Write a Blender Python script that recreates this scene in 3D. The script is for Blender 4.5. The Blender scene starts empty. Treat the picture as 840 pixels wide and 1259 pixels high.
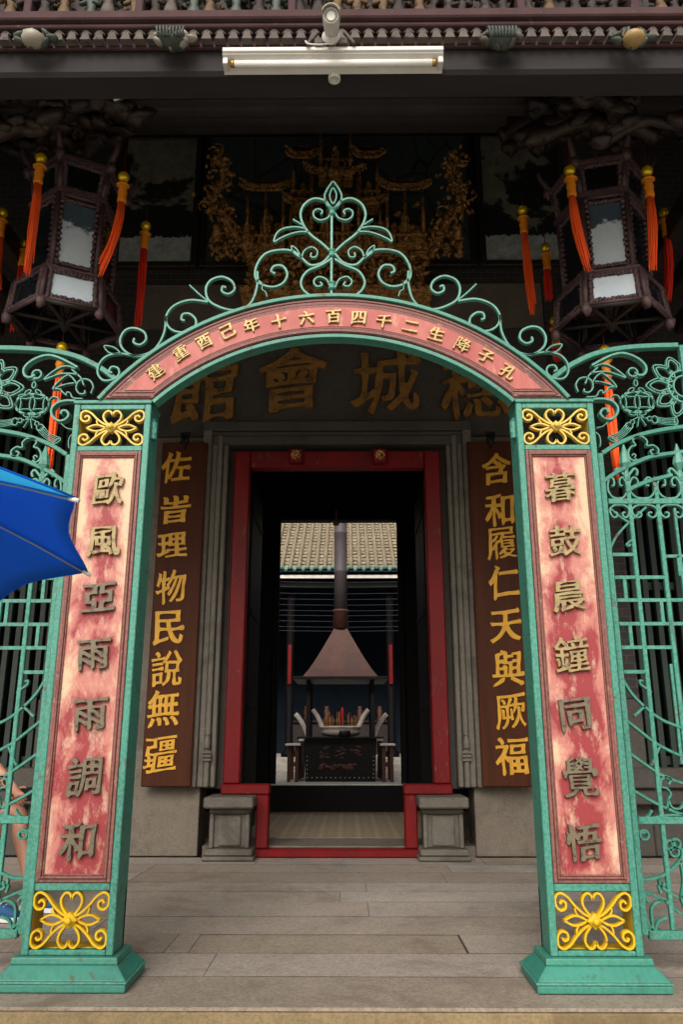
import bpy, bmesh, math, random
from mathutils import Vector, Matrix, noise, geometry
R = math.radians
random.seed(7)
S = bpy.context.scene
COL = S.collection
# ------------------------------------------------------------------ camera, sky, sun, exposure
CAMP = Vector((0.09, 0.0, 1.08)); PITCH = 15.8; YAW = 0.45
cd = bpy.data.cameras.new('camera'); cam = bpy.data.objects.new('camera', cd); COL.objects.link(cam)
cam.location = CAMP; cam.rotation_euler = (R(90 + PITCH), 0, R(YAW))
cd.sensor_fit = 'VERTICAL'; cd.sensor_height = 36.0; cd.sensor_width = 24.0; cd.lens = 28.0
cd.clip_start = 0.05; cd.clip_end = 600
S.camera = cam
SUN_EL, SUN_AZ = 36, 190
w = bpy.data.worlds.new('World'); S.world = w; w.use_nodes = True
nt = w.node_tree; nt.nodes.clear()
sky = nt.nodes.new('ShaderNodeTexSky'); sky.sky_type = 'NISHITA'; sky.sun_disc = False
sky.sun_elevation = R(SUN_EL); sky.sun_rotation = R(SUN_AZ)
sky.air_density = 1.6; sky.dust_density = 6.0; sky.ozone_density = 1.0
bg = nt.nodes.new('ShaderNodeBackground'); bg.inputs['Strength'].default_value = 0.13
hs = nt.nodes.new('ShaderNodeHueSaturation'); hs.inputs['Saturation'].default_value = 0.45
ow = nt.nodes.new('ShaderNodeOutputWorld')
nt.links.new(sky.outputs[0], hs.inputs['Color']); nt.links.new(hs.outputs[0], bg.inputs[0]); nt.links.new(bg.outputs[0], ow.inputs[0])
sl = bpy.data.lights.new('sun', 'SUN'); sun = bpy.data.objects.new('sun', sl); COL.objects.link(sun)
sl.energy = 1.6; sl.angle = R(35); sl.color = (1.0, 0.96, 0.9)
_d = Vector((math.sin(R(SUN_AZ)) * math.cos(R(SUN_EL)), math.cos(R(SUN_AZ)) * math.cos(R(SUN_EL)), math.sin(R(SUN_EL))))
sun.rotation_euler = _d.to_track_quat('Z', 'Y').to_euler()
S.view_settings.view_transform = 'Standard'; S.view_settings.look = 'None'
S.view_settings.exposure = 0.40; S.view_settings.gamma = 1.0; S.view_settings.use_curve_mapping = False
S.cycles.max_bounces = 8; S.cycles.diffuse_bounces = 5; S.cycles.glossy_bounces = 3; S.cycles.transmission_bounces = 4
S.cycles.use_denoising = True; S.cycles.caustics_reflective = False; S.cycles.caustics_refractive = False

# ------------------------------------------------------------------ geometry helpers
_mw = Matrix.Translation(CAMP) @ cam.rotation_euler.to_matrix().to_4x4()
def at(px, py, Y):
    """real-world point on the vertical plane y = Y, read off the 840 x 1259 photograph"""
    d = _mw.to_3x3() @ Vector(((px - 420) / 979.0, (629.5 - py) / 979.0, -1.0))
    return CAMP + d * (Y / d.y)
AX = 0.013          # axis of the gate
DX = -0.02          # axis of the door
def hexc(h):
    h = h.lstrip('#'); o = []
    for i in (0, 2, 4):
        c = int(h[i:i + 2], 16) / 255.0
        o.append(c / 12.92 if c <= .04045 else ((c + .055) / 1.055) ** 2.4)
    return (*o, 1.0)
def cr(pts, n=6, closed=False):
    P = [Vector(p) for p in pts]; out = []; m = len(P)
    rng_ = range(m if closed else m - 1)
    for i in rng_:
        if closed: a, b, c, d = P[i - 1], P[i], P[(i + 1) % m], P[(i + 2) % m]
        else:
            b, c = P[i], P[i + 1]
            a = P[i - 1] if i > 0 else b * 2 - c
            d = P[i + 2] if i + 2 < m else c * 2 - b
        for k in range(n):
            t = k / n
            out.append(.5 * ((2 * b) + (c - a) * t + (2 * a - 5 * b + 4 * c - d) * t * t + (3 * b - a - 3 * c + d) * t ** 3))
    if not closed: out.append(P[-1])
    return out
class MB:
    """collects simple solids and links them as one mesh object"""
    def __init__(s): s.v = []; s.f = []; s.sm = []
    def add(s, vs, fs, smooth=False):
        o = len(s.v); s.v += [tuple(v) for v in vs]
        for f in fs: s.f.append([i + o for i in f]); s.sm.append(smooth)
        return s
    def box(s, x0, x1, y0, y1, z0, z1):
        v = [(x, y, z) for x in (x0, x1) for y in (y0, y1) for z in (z0, z1)]
        return s.add(v, [(0, 1, 3, 2), (4, 6, 7, 5), (0, 4, 5, 1), (2, 3, 7, 6), (0, 2, 6, 4), (1, 5, 7, 3)])
    def cbox(s, c, d, M=None):
        h = Vector(d) / 2; c = Vector(c)
        v = [Vector((x, y, z)) for x in (-h.x, h.x) for y in (-h.y, h.y) for z in (-h.z, h.z)]
        v = [c + (M @ q if M else q) for q in v]
        return s.add(v, [(0, 1, 3, 2), (4, 6, 7, 5), (0, 4, 5, 1), (2, 3, 7, 6), (0, 2, 6, 4), (1, 5, 7, 3)])
    def tube(s, path, r, n=8, cap=True, smooth=True):
        P = [Vector(p) for p in path]; m = len(P)
        rs = r if isinstance(r, (list, tuple)) else [r] * m
        up = None; vs = []
        for i in range(m):
            t = (P[min(i + 1, m - 1)] - P[max(i - 1, 0)])
            t = t.normalized() if t.length > 1e-9 else Vector((0, 0, 1))
            if up is None:
                up = Vector((0, 0, 1)) if abs(t.z) < .9 else Vector((0, 1, 0))
            u = (up - t * up.dot(t))
            if u.length < 1e-6: u = t.orthogonal()
            u.normalize(); up = u; w_ = t.cross(u)
            for k in range(n):
                a = 2 * math.pi * k / n
                vs.append(P[i] + (u * math.cos(a) + w_ * math.sin(a)) * rs[i])
        fs = [(i * n + k, i * n + (k + 1) % n, (i + 1) * n + (k + 1) % n, (i + 1) * n + k) for i in range(m - 1) for k in range(n)]
        if cap: fs += [tuple(range(n))[::-1], tuple(range((m - 1) * n, m * n))]
        return s.add(vs, fs, smooth)
    def lathe(s, prof, c=(0, 0, 0), n=20, M=None, smooth=True, a0=0.0, sx=1, sy=1):
        c = Vector(c); vs = []; m = len(prof)
        for (r, z) in prof:
            for k in range(n):
                a = a0 + 2 * math.pi * k / n
                q = Vector((r * math.cos(a) * sx, r * math.sin(a) * sy, z)); vs.append(c + (M @ q if M else q))
        fs = [(i * n + k, i * n + (k + 1) % n, (i + 1) * n + (k + 1) % n, (i + 1) * n + k) for i in range(m - 1) for k in range(n)]
        fs += [tuple(range(n))[::-1], tuple(range((m - 1) * n, m * n))]
        return s.add(vs, fs, smooth)
    def prism(s, poly, y0, y1, M=None):
        """(x,z) outline extruded along y"""
        n = len(poly); vs = [Vector((x, y0, z)) for x, z in poly] + [Vector((x, y1, z)) for x, z in poly]
        if M: vs = [M @ v for v in vs]
        fs = [tuple(range(n)), tuple(range(n, 2 * n))[::-1]] + [(i, i + n, (i + 1) % n + n, (i + 1) % n) for i in range(n)]
        return s.add(vs, fs)
    def strap(s, path, w_, y0, y1, closed=False, taper=None):
        """flat bar bent along an (x,z) path, w_ wide in the plane, from y0 to y1"""
        P = [Vector((p[0], p[1])) for p in path]; m = len(P); vs = []
        for i in range(m):
            if closed: t = P[(i + 1) % m] - P[i - 1]
            else: t = P[min(i + 1, m - 1)] - P[max(i - 1, 0)]
            if t.length < 1e-9: t = Vector((1, 0))
            t.normalize(); nn = Vector((-t.y, t.x)) * w_ / 2 * (taper(i / (m - 1)) if taper else 1)
            a, b = P[i] + nn, P[i] - nn; e = nn * .25
            a2, b2 = a - e, b + e; dy = min(w_ * .25, (y1 - y0) * .3)
            vs += [(a2.x, y0, a2.y), (b2.x, y0, b2.y), (b.x, y0 + dy, b.y), (b.x, y1, b.y), (a.x, y1, a.y), (a.x, y0 + dy, a.y)]
        fs = []
        for i in range(m if closed else m - 1):
            j = (i + 1) % m
            for k in range(6):
                l = (k + 1) % 6
                fs.append((i * 6 + k, i * 6 + l, j * 6 + l, j * 6 + k))
        if not closed: fs += [tuple(range(6)), tuple(range((m - 1) * 6, m * 6))[::-1]]
        return s.add(vs, fs)
    def blob(s, c, r, amp=.25, fr=3.0, n=10, M=None, seed=0):
        c = Vector(c); r = Vector(r) if not isinstance(r, (int, float)) else Vector((r, r, r))
        vs = []; m = n // 2 + 1
        for i in range(m + 1):
            th = math.pi * i / m
            for k in range(n):
                a = 2 * math.pi * k / n
                u = Vector((math.sin(th) * math.cos(a), math.sin(th) * math.sin(a), math.cos(th)))
                d = 1 + amp * noise.noise(u * fr + Vector((seed * 7.3, c.x * 5, c.z * 5)))
                q = Vector((u.x * r.x, u.y * r.y, u.z * r.z)) * d
                vs.append(c + (M @ q if M else q))
        fs = [(i * n + k, i * n + (k + 1) % n, (i + 1) * n + (k + 1) % n, (i + 1) * n + k) for i in range(m) for k in range(n)]
        return s.add(vs, fs, True)
    def build(s, name, mat, parent=None, bevel=0.0, loc=None, seg=1):
        me = bpy.data.meshes.new(name); me.from_pydata(s.v, [], s.f); me.update()
        bm = bmesh.new(); bm.from_mesh(me); bmesh.ops.remove_doubles(bm, verts=bm.verts, dist=1e-6)
        bmesh.ops.recalc_face_normals(bm, faces=bm.faces); 
        if bevel:
            bm.normal_update()
            ed = [e for e in bm.edges if len(e.link_faces) == 2 and e.calc_face_angle(0) > .6]
            bmesh.ops.bevel(bm, geom=ed, offset=bevel, segments=seg, affect='EDGES', profile=.6, clamp_overlap=True)
        bm.to_mesh(me); bm.free()
        if not bevel and any(s.sm):
            if len(me.polygons) == len(s.sm):
                for p, q in zip(me.polygons, s.sm): p.use_smooth = q
            else:
                for p in me.polygons: p.use_smooth = True
        return link(name, me, mat, parent)
def link(name, me, mat, parent=None):
    o = bpy.data.objects.new(name, me); COL.objects.link(o)
    if mat:
        me.materials.clear(); me.materials.append(mat)
    if parent: child(o, parent)
    return o
def child(o, parent):
    o.parent = parent
    P = Matrix.Identity(4); q = parent; ch = []
    while q: ch.append(q); q = q.parent
    for q in reversed(ch): P = P @ q.matrix_parent_inverse @ Matrix.LocRotScale(q.location, q.rotation_euler, q.scale)
    o.matrix_parent_inverse = P.inverted()
    return o
def tag(o, label=None, cat=None, group=None, kind=None):
    if label: o['label'] = label
    if cat: o['category'] = cat
    if group: o['group'] = group
    if kind: o['kind'] = kind
    return o
def thing(name, label, cat, loc, group=None):
    o = bpy.data.objects.new(name, None); COL.objects.link(o); o.location = loc; o.empty_display_size = .1
    return tag(o, label, cat, group)
def copy_tree(o, parent=None):
    c = o.copy(); COL.objects.link(c)
    if parent: c.parent = parent
    for ch in list(o.children): copy_tree(ch, c)
    return c
def skin(name, joints, edges, mat, parent, root=0, sub=2):
    me = bpy.data.meshes.new(name); me.from_pydata([j[0] for j in joints], edges, []); me.update()
    o = bpy.data.objects.new(name, me); COL.objects.link(o)
    m = o.modifiers.new('s', 'SKIN'); m.use_smooth_shade = True
    for i, j in enumerate(joints):
        r = j[1]; me.skin_vertices[0].data[i].radius = (r, r) if isinstance(r, float) else r
        me.skin_vertices[0].data[i].use_root = (i == root)
    sb = o.modifiers.new('u', 'SUBSURF'); sb.levels = sub; sb.render_levels = sub
    bpy.context.view_layer.update()
    ev = o.evaluated_get(bpy.context.evaluated_depsgraph_get())
    nm = bpy.data.meshes.new_from_object(ev)
    bpy.data.objects.remove(o); bpy.data.meshes.remove(me)
    for p in nm.polygons: p.use_smooth = True
    return link(name, nm, mat, parent)

# ------------------------------------------------------------------ materials
class NT:
    def __init__(s, name):
        s.m = bpy.data.materials.new(name); s.m.use_nodes = True; s.t = s.m.node_tree
        s.b = s.t.nodes['Principled BSDF']; s.tc = s.t.nodes.new('ShaderNodeTexCoord')
    def n(s, ty, **kw):
        x = s.t.nodes.new(ty)
        for k, v in kw.items(): setattr(x, k, v)
        return x
    def l(s, a, b): s.t.links.new(a, b)
    def mapping(s, sc=(1, 1, 1), co='Object', rot=(0, 0, 0)):
        m = s.n('ShaderNodeMapping'); m.inputs['Scale'].default_value = sc; m.inputs['Rotation'].default_value = rot
        s.l(s.tc.outputs[co], m.inputs[0]); return m.outputs[0]
    def noise(s, sc, det=4, rough=.6, vec=None, dist=0.0):
        x = s.n('ShaderNodeTexNoise'); x.inputs['Scale'].default_value = sc; x.inputs['Detail'].default_value = det
        x.inputs['Roughness'].default_value = rough; x.inputs['Distortion'].default_value = dist
        s.l(vec if vec is not None else s.tc.outputs['Object'], x.inputs['Vector']); return x.outputs['Fac']
    def ramp(s, fac, a, b, ca=(0, 0, 0, 1), cb=(1, 1, 1, 1)):
        x = s.n('ShaderNodeValToRGB'); e = x.color_ramp.elements
        e[0].position = a; e[1].position = b; e[0].color = ca; e[1].color = cb; s.l(fac, x.inputs[0]); return x.outputs[0]
    def mix(s, fac, a, b, mode='MIX'):
        x = s.n('ShaderNodeMix', data_type='RGBA', blend_type=mode)
        for sock, v in ((x.inputs[0], fac), (x.inputs[6], a), (x.inputs[7], b)):
            if isinstance(v, (int, float)): sock.default_value = v
            elif isinstance(v, tuple): sock.default_value = v
            else: s.l(v, sock)
        return x.outputs[2]
    def math(s, op, a, b=None, c=None):
        x = s.n('ShaderNodeMath', operation=op)
        for i, v in enumerate((a, b, c)):
            if v is None: continue
            if isinstance(v, (int, float)): x.inputs[i].default_value = v
            else: s.l(v, x.inputs[i])
        return x.outputs[0]
    def bump(s, h, st=.3, d=.01):
        x = s.n('ShaderNodeBump'); x.inputs['Strength'].default_value = st; x.inputs['Distance'].default_value = d
        s.l(h, x.inputs['Height']); s.l(x.outputs[0], s.b.inputs['Normal'])
    def fin(s, col, rough=.6, metal=0.0, spec=.5):
        if isinstance(col, tuple): s.b.inputs['Base Color'].default_value = col
        else: s.l(col, s.b.inputs['Base Color'])
        if isinstance(rough, (int, float)): s.b.inputs['Roughness'].default_value = rough
        else: s.l(rough, s.b.inputs['Roughness'])
        s.b.inputs['Metallic'].default_value = metal; s.b.inputs['Specular IOR Level'].default_value = spec
        return s.m
def mottled(name, c1, c2, c3=None, sc=4, fine=30, rough=.6, metal=0.0, bump=.15, bd=.004, chip=.62, stretch=(1, 1, 1), spec=.4):
    n = NT(name); v = n.mapping(stretch)
    a = n.noise(sc, 5, .65, v); b = n.noise(fine, 6, .7, v)
    col = n.mix(n.ramp(a, .3, .7), hexc(c1), hexc(c2))
    if c3: col = n.mix(n.ramp(n.math('ADD', n.math('MULTIPLY', a, .35), n.math('MULTIPLY', b, .65)), chip, chip + .05), col, hexc(c3))
    n.bump(b, bump, bd)
    r = n.math('ADD', n.math('MULTIPLY', b, .3), rough - .15)
    return n.fin(col, r, metal, spec)
M = {}
def painted(name, c1, c2, chipc, edge, sc=3, rough=.5, rust='#5b4130'):
    """old oil paint: brushed coats, thin vertical drips, flaked spots and rubbed edges"""
    n = NT(name); a = n.noise(sc * .5, 3, .5); br = n.noise(40, 4, .6, n.mapping((1, 1, .05))); b = n.noise(60, 5, .7)
    st = n.noise(22, 5, .75, n.mapping((1, 1, .10))); fl = n.noise(17, 9, .82); fl2 = n.noise(5, 4, .6)
    col = n.mix(n.ramp(n.math('ADD', n.math('MULTIPLY', a, .6), n.math('MULTIPLY', br, .4)), .38, .62), hexc(c1), hexc(c2))
    col = n.mix(n.math('MULTIPLY', n.ramp(st, .56, .70), .6), col, hexc(chipc))
    g = n.n('ShaderNodeNewGeometry'); e = n.ramp(g.outputs['Pointiness'], .53, .62)
    col = n.mix(n.math('MULTIPLY', n.math('MULTIPLY', e, n.ramp(b, .42, .58)), .35), col, hexc(edge))
    flk = n.math('MULTIPLY', n.ramp(fl, .565, .585), n.ramp(fl2, .50, .58))
    col = n.mix(flk, col, hexc(rust))
    n.bump(n.math('ADD', n.math('MULTIPLY', flk, -1.0), n.math('ADD', n.math('MULTIPLY', br, .5), n.math('MULTIPLY', b, .4))), .3, .002)
    return n.fin(col, n.math('ADD', n.math('MULTIPLY', b, .3), rough - .15), 0, .4)
M['green'] = painted('verdigris_paint', '#317c6b', '#276b5d', '#24453d', '#6fa796')
M['green_light'] = painted('pale_green_paint', '#4c8979', '#3c7667', '#324f46', '#83b4a4', 5)
M['yellow'] = mottled('yellow_paint', '#d2ae16', '#b89012', '#6a5a20', 6, 40, .5, 0, .15, .003, .60)
M['pale_yellow'] = mottled('faded_yellow_paint', '#d2b858', '#b89a42', '#6e6030', 6, 40, .5, 0, .15, .003, .60)
M['mauve'] = painted('faded_red_brown_paint', '#744440', '#633835', '#4a2f2b', '#9c7466', 5, .6, '#8f7262')
M['letter'] = mottled('weathered_gilt', '#a08c60', '#7a6a48', '#50483c', 14, 60, .5, .1, .3, .003, .55)
M['letter_worn'] = mottled('bare_weathered_gilt', '#6f6450', '#5a5142', '#3e3a33', 14, 60, .55, .1, .3, .003, .54)
M['arch_letter'] = mottled('old_gilt', '#bfa468', '#9a8250', '#64594a', 10, 60, .5, .1, .25, .003, .56)
M['gold_paint'] = mottled('gold_lacquer', '#d3a02c', '#b98422', '#8a6120', 12, 50, .5, .1, .1, .002, .64)
M['plaque_letter'] = mottled('dull_gilt', '#94692c', '#6b4a24', '#33281b', 8, 40, .6, 0, .3, .004, .54)
M['gilt'] = mottled('gilt_wood', '#d8a25e', '#8c6034', '#2a1c10', 20, 60, .5, 0, .6, .006, .50, spec=.3)
M['board'] = mottled('brown_lacquer_board', '#4c2612', '#361a0e', '#684026', 3, 30, .6, 0, .25, .005, .60, (5, 5, .3), spec=.15)
M['red'] = mottled('red_lacquer', '#7a060c', '#5c0508', '#300808', 4, 40, .45, 0, .12, .003, .68, spec=.22)
M['red_worn'] = mottled('scuffed_red_lacquer', '#740a0f', '#54070a', '#6e4438', 3, 26, .5, 0, .25, .005, .575, (1, 1, .35), spec=.2)
M['dark_wood'] = mottled('dark_wood', '#2c201c', '#1c1513', '#46342a', 6, 40, .55, 0, .3, .006, .62, (1, 1, 3))
M['lantern_wood'] = mottled('carved_dark_wood', '#5a4446', '#3c2d2f', '#6a5654', 12, 60, .5, 0, .5, .006, .6)
M['beam'] = mottled('shade_toned_beam', '#322f30', '#282526', '#3d3939', 2.5, 24, .85, 0, .25, .005, .64, (.5, 2, 2), spec=.2)  # soffit shade put into the beam colour
M['ceiling'] = mottled('smoky_boards', '#37322f', '#292523', '#453f3c', 3, 24, .8, 0, .2, .005, .64, (2, .4, 1))
M['carved_brown'] = mottled('carved_brown_wood', '#33251b', '#201712', '#4a3728', 9, 50, .5, 0, .4, .008, .58)
M['black'] = mottled('black_lacquer', '#090808', '#060505', None, 6, 30, .6, 0, .1, .002, spec=.12)
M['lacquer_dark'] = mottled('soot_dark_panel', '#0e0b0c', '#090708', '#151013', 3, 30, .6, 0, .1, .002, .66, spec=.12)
M['white_enamel'] = mottled('white_enamel', '#c9c6c0', '#b9b5ae', '#8d877e', 5, 50, .45, 0, .05, .001, .7)
M['tube'] = mottled('fluorescent_glass', '#eceae6', '#e2e0dc', None, 5, 50, .25, 0, .02, .001)
M['brass'] = mottled('brass', '#b98d33', '#97702a', None, 10, 40, .35, .8, .1, .002)
M['gold_bead'] = mottled('shiny_gold_bead', '#e0c018', '#c99f10', None, 10, 40, .22, .5, .05, .001)
M['orange_cap'] = mottled('orange_gold_thread', '#e08a12', '#c9700c', None, 40, 90, .6, 0, .3, .003)
M['tassel'] = mottled('orange_red_thread', '#f8641e', '#e84a12', None, 5, 90, .7, 0, .2, .002, .6, (30, 30, 1))
M['tassel_dark'] = mottled('deep_red_thread', '#e6321a', '#c82410', None, 5, 90, .7, 0, .2, .002, .6, (30, 30, 1))
M['skin'] = mottled('skin', '#b98972', '#aa7762', None, 5, 40, .5, 0, .05, .001)
M['nail_black'] = mottled('black_plastic', '#111113', '#0c0c0e', None, 5, 40, .4, 0, .02, .001)
M['cloth_grey'] = mottled('grey_cotton', '#4a4d55', '#3e4149', None, 6, 80, .8, 0, .2, .002)
M['cloth_dark'] = mottled('dark_shorts', '#202329', '#1a1c22', None, 6, 80, .8, 0, .2, .002)
M['shoe'] = mottled('blue_mesh_sneaker', '#154a78', '#103a60', '#20303f', 14, 80, .7, 0, .3, .003, .6)
M['shoe_white'] = mottled('white_rubber', '#c9c9c9', '#b5b5b5', None, 8, 60, .6, 0, .05, .001)
M['hair'] = mottled('black_hair', '#16110f', '#0e0b0a', None, 20, 90, .5, 0, .3, .003)
M['iron'] = mottled('sooty_iron', '#1e1a18', '#151211', '#3d2a20', 6, 40, .55, .3, .2, .003, .6)
M['rust_sheet'] = mottled('rusty_sheet_steel', '#5e382b', '#452a20', '#6b4e42', 3, 26, .6, .0, .12, .003, .62)
M['pipe'] = mottled('grey_flue_pipe', '#544b4d', '#473f41', '#62585a', 4, 30, .6, .05, .1, .003, .66)
M['white_stone'] = mottled('pale_stone_top', '#e2ddd4', '#cfcac1', None, 5, 40, .6, 0, .1, .002)
M['pot'] = mottled('pale_bronze_pot', '#dccdc2', '#b7a89d', '#7c6f66', 8, 40, .5, .0, .15, .003, .62)
M['incense'] = mottled('incense_stick', '#b5653f', '#a08038', None, 20, 90, .8, 0, .05, .001)
M['candle'] = mottled('red_candle', '#c8281c', '#b01c14', None, 10, 60, .5, 0, .05, .001)
M['rail_green'] = mottled('dark_green_rail_paint', '#22332b', '#182620', '#39483e', 5, 40, .55, 0, .15, .003, .64)
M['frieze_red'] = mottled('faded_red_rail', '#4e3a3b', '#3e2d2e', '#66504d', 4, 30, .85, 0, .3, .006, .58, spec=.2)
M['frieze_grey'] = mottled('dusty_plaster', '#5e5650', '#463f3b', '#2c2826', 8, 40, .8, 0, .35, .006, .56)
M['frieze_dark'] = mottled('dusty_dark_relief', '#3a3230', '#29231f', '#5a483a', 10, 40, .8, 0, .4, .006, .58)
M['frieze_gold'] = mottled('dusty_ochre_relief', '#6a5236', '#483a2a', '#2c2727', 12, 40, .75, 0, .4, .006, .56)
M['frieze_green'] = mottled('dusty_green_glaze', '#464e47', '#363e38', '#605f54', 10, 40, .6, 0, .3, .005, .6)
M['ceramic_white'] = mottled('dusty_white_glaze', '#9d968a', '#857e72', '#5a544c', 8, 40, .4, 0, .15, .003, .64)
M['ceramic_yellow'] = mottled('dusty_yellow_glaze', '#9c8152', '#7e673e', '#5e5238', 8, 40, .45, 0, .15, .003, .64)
M['alloy'] = mottled('pale_alloy', '#8a97a6', '#76828f', None, 8, 40, .4, .3, .02, .001)
M['wire'] = mottled('thin_wire', '#3a424c', '#2e353e', None, 8, 40, .6, .1, .02, .001)
M['glazed_tile'] = mottled('green_glazed_eave_tile', '#5d857d', '#4a6f68', '#a9b5a4', 5, 30, .35, 0, .15, .003, .6)
M['stone_seat'] = mottled('grey_plastic_stool', '#5a5550', '#4c4843', None, 6, 40, .6, 0, .1, .002)

def granite(name, c1, c2, spot, stain, sc=1.6, rough=.75, per=False, bump=.25, grain=.45):
    n = NT(name); a = n.noise(sc, 7, .7); b = n.noise(60, 6, .85); st = n.noise(1.7, 8, .75, None, .5); fine = n.noise(14, 6, .75)
    col = n.mix(n.ramp(n.math('ADD', n.math('MULTIPLY', a, .55), n.math('MULTIPLY', fine, .45)), .36, .64), hexc(c1), hexc(c2))
    col = n.mix(n.math('MULTIPLY', n.ramp(b, .45, .60), grain), col, hexc(spot))
    col = n.mix(n.math('MULTIPLY', n.ramp(st, .52, .62), .6), col, hexc(stain))
    if per:
        g = n.n('ShaderNodeNewGeometry'); rr = n.math('ADD', n.math('MULTIPLY', g.outputs['Random Per Island'], .28), .84)
        hsv = n.n('ShaderNodeHueSaturation'); n.l(rr, hsv.inputs['Value']); n.l(col, hsv.inputs['Color'])
        n.l(n.math('ADD', n.math('MULTIPLY', g.outputs['Random Per Island'], -.5), 1.2), hsv.inputs['Saturation']); col = hsv.outputs[0]
    n.bump(n.math('ADD', n.math('MULTIPLY', b, .5), n.math('ADD', a, n.math('MULTIPLY', fine, .6))), bump, .008)
    return n.fin(col, n.math('ADD', n.math('MULTIPLY', st, .35), rough - .2), 0, .4)
M['bed'] = granite('joint_grit', '#4a433c', '#3d3731', '#2a2622', '#332e29', 4, .9)
M['slab'] = granite('granite_slabs', '#a99d90', '#93887c', '#5b524a', '#73675c', 2.2, .62, True, .3, .62)
M['step'] = granite('worn_step_granite', '#a3968a', '#8a7d70', '#4a433c', '#6b5e50', 2.2, .7, True)
M['riser'] = granite('ochre_stained_granite', '#94815f', '#77674c', '#4a3f2e', '#5f4f37', 4, .8)
M['stone'] = granite('facade_granite', '#7c7266', '#665d53', '#37322d', '#4c443b', 1.3, .75)
M['lintel_stone'] = granite('dark_granite', '#4e4a45', '#403d39', '#262422', '#33302c', 1.3, .75)
M['surround'] = granite('pale_grey_granite', '#716b61', '#5d5850', '#36332f', '#454039', 2, .7)
M['plinth_stone'] = granite('carved_granite', '#6f6a61', '#5a554d', '#332f2b', '#453f38', 3, .75)
M['ground'] = granite('yard_ground', '#c2bcb0', '#b3aca0', '#857f75', '#a0978b', .6, .85)
M['court'] = granite('courtyard_paving', '#cfc8bd', '#b8b0a5', '#7d766c', '#978e83', .8, .7)
# worn red paint panels with the deeper red kept round the raised letters
def worn_panel(name, zs=None, pitch=.3, bias=0.0, arch=False):
    n = NT(name); v = n.mapping((1, 1, .55))
    a = n.noise(4.2, 6, .62, v, .5); b = n.noise(17, 6, .7, n.mapping((1, 1, .4))); c = n.noise(70, 3, .7)
    if arch:
        col = n.mix(n.ramp(a, .35, .66), hexc('#94403c'), hexc('#a95e55'))
        col = n.mix(n.math('MULTIPLY', n.ramp(b, .56, .68), .55), col, hexc('#c48c76'))
        col = n.mix(n.math('MULTIPLY', n.ramp(b, .30, .40, (1, 1, 1, 1), (0, 0, 0, 1)), .5), col, hexc('#84302c'))
    else:
        sp = n.n('ShaderNodeSeparateXYZ'); n.l(n.tc.outputs['Object'], sp.inputs[0])
        x = n.math('SUBTRACT', n.math('ABSOLUTE', n.math('SUBTRACT', sp.outputs[0], AX)), 1.19)
        z = n.math('SUBTRACT', n.math('FRACT', n.math('ADD', n.math('DIVIDE', n.math('SUBTRACT', sp.outputs[2], zs), pitch), .5)), .5)
        d = n.math('SQRT', n.math('ADD', n.math('POWER', n.math('MULTIPLY', x, 8.5), 2), n.math('POWER', n.math('MULTIPLY', z, 2.5), 2)))
        low = n.math('MULTIPLY', n.math('SUBTRACT', 1.5, sp.outputs[2]), .10)
        big = n.noise(2.4, 4, .6, n.mapping((1.6, 1, .8)), .8); blot = n.noise(9, 7, .72, n.mapping((1, 1, .6)), .6)
        red = n.math('ADD', n.math('MULTIPLY', n.math('SUBTRACT', 1.0, d), .13), n.math('ADD', n.math('ADD', n.math('MULTIPLY', big, .75), n.math('MULTIPLY', blot, .55)), low))
        red = n.math('ADD', red, bias)
        edge = n.math('MULTIPLY', n.math('SUBTRACT', n.math('ABSOLUTE', x), .085), 1.1)
        red = n.math('SUBTRACT', red, edge)
        col = n.mix(n.ramp(red, .52, .63), hexc('#c2a78a'), hexc('#ae6e64'))
        col = n.mix(n.ramp(red, .66, .76), col, hexc('#872c31'))
        col = n.mix(n.math('MULTIPLY', n.ramp(b, .53, .66), .6), col, hexc('#c9b096'))
        col = n.mix(n.math('MULTIPLY', n.ramp(c, .6, .68), .35), col, hexc('#6c322d'))
    n.bump(n.math('ADD', b, n.math('MULTIPLY', c, .4)), .2, .004)
    return n.fin(col, .55, 0, .4)
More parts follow.
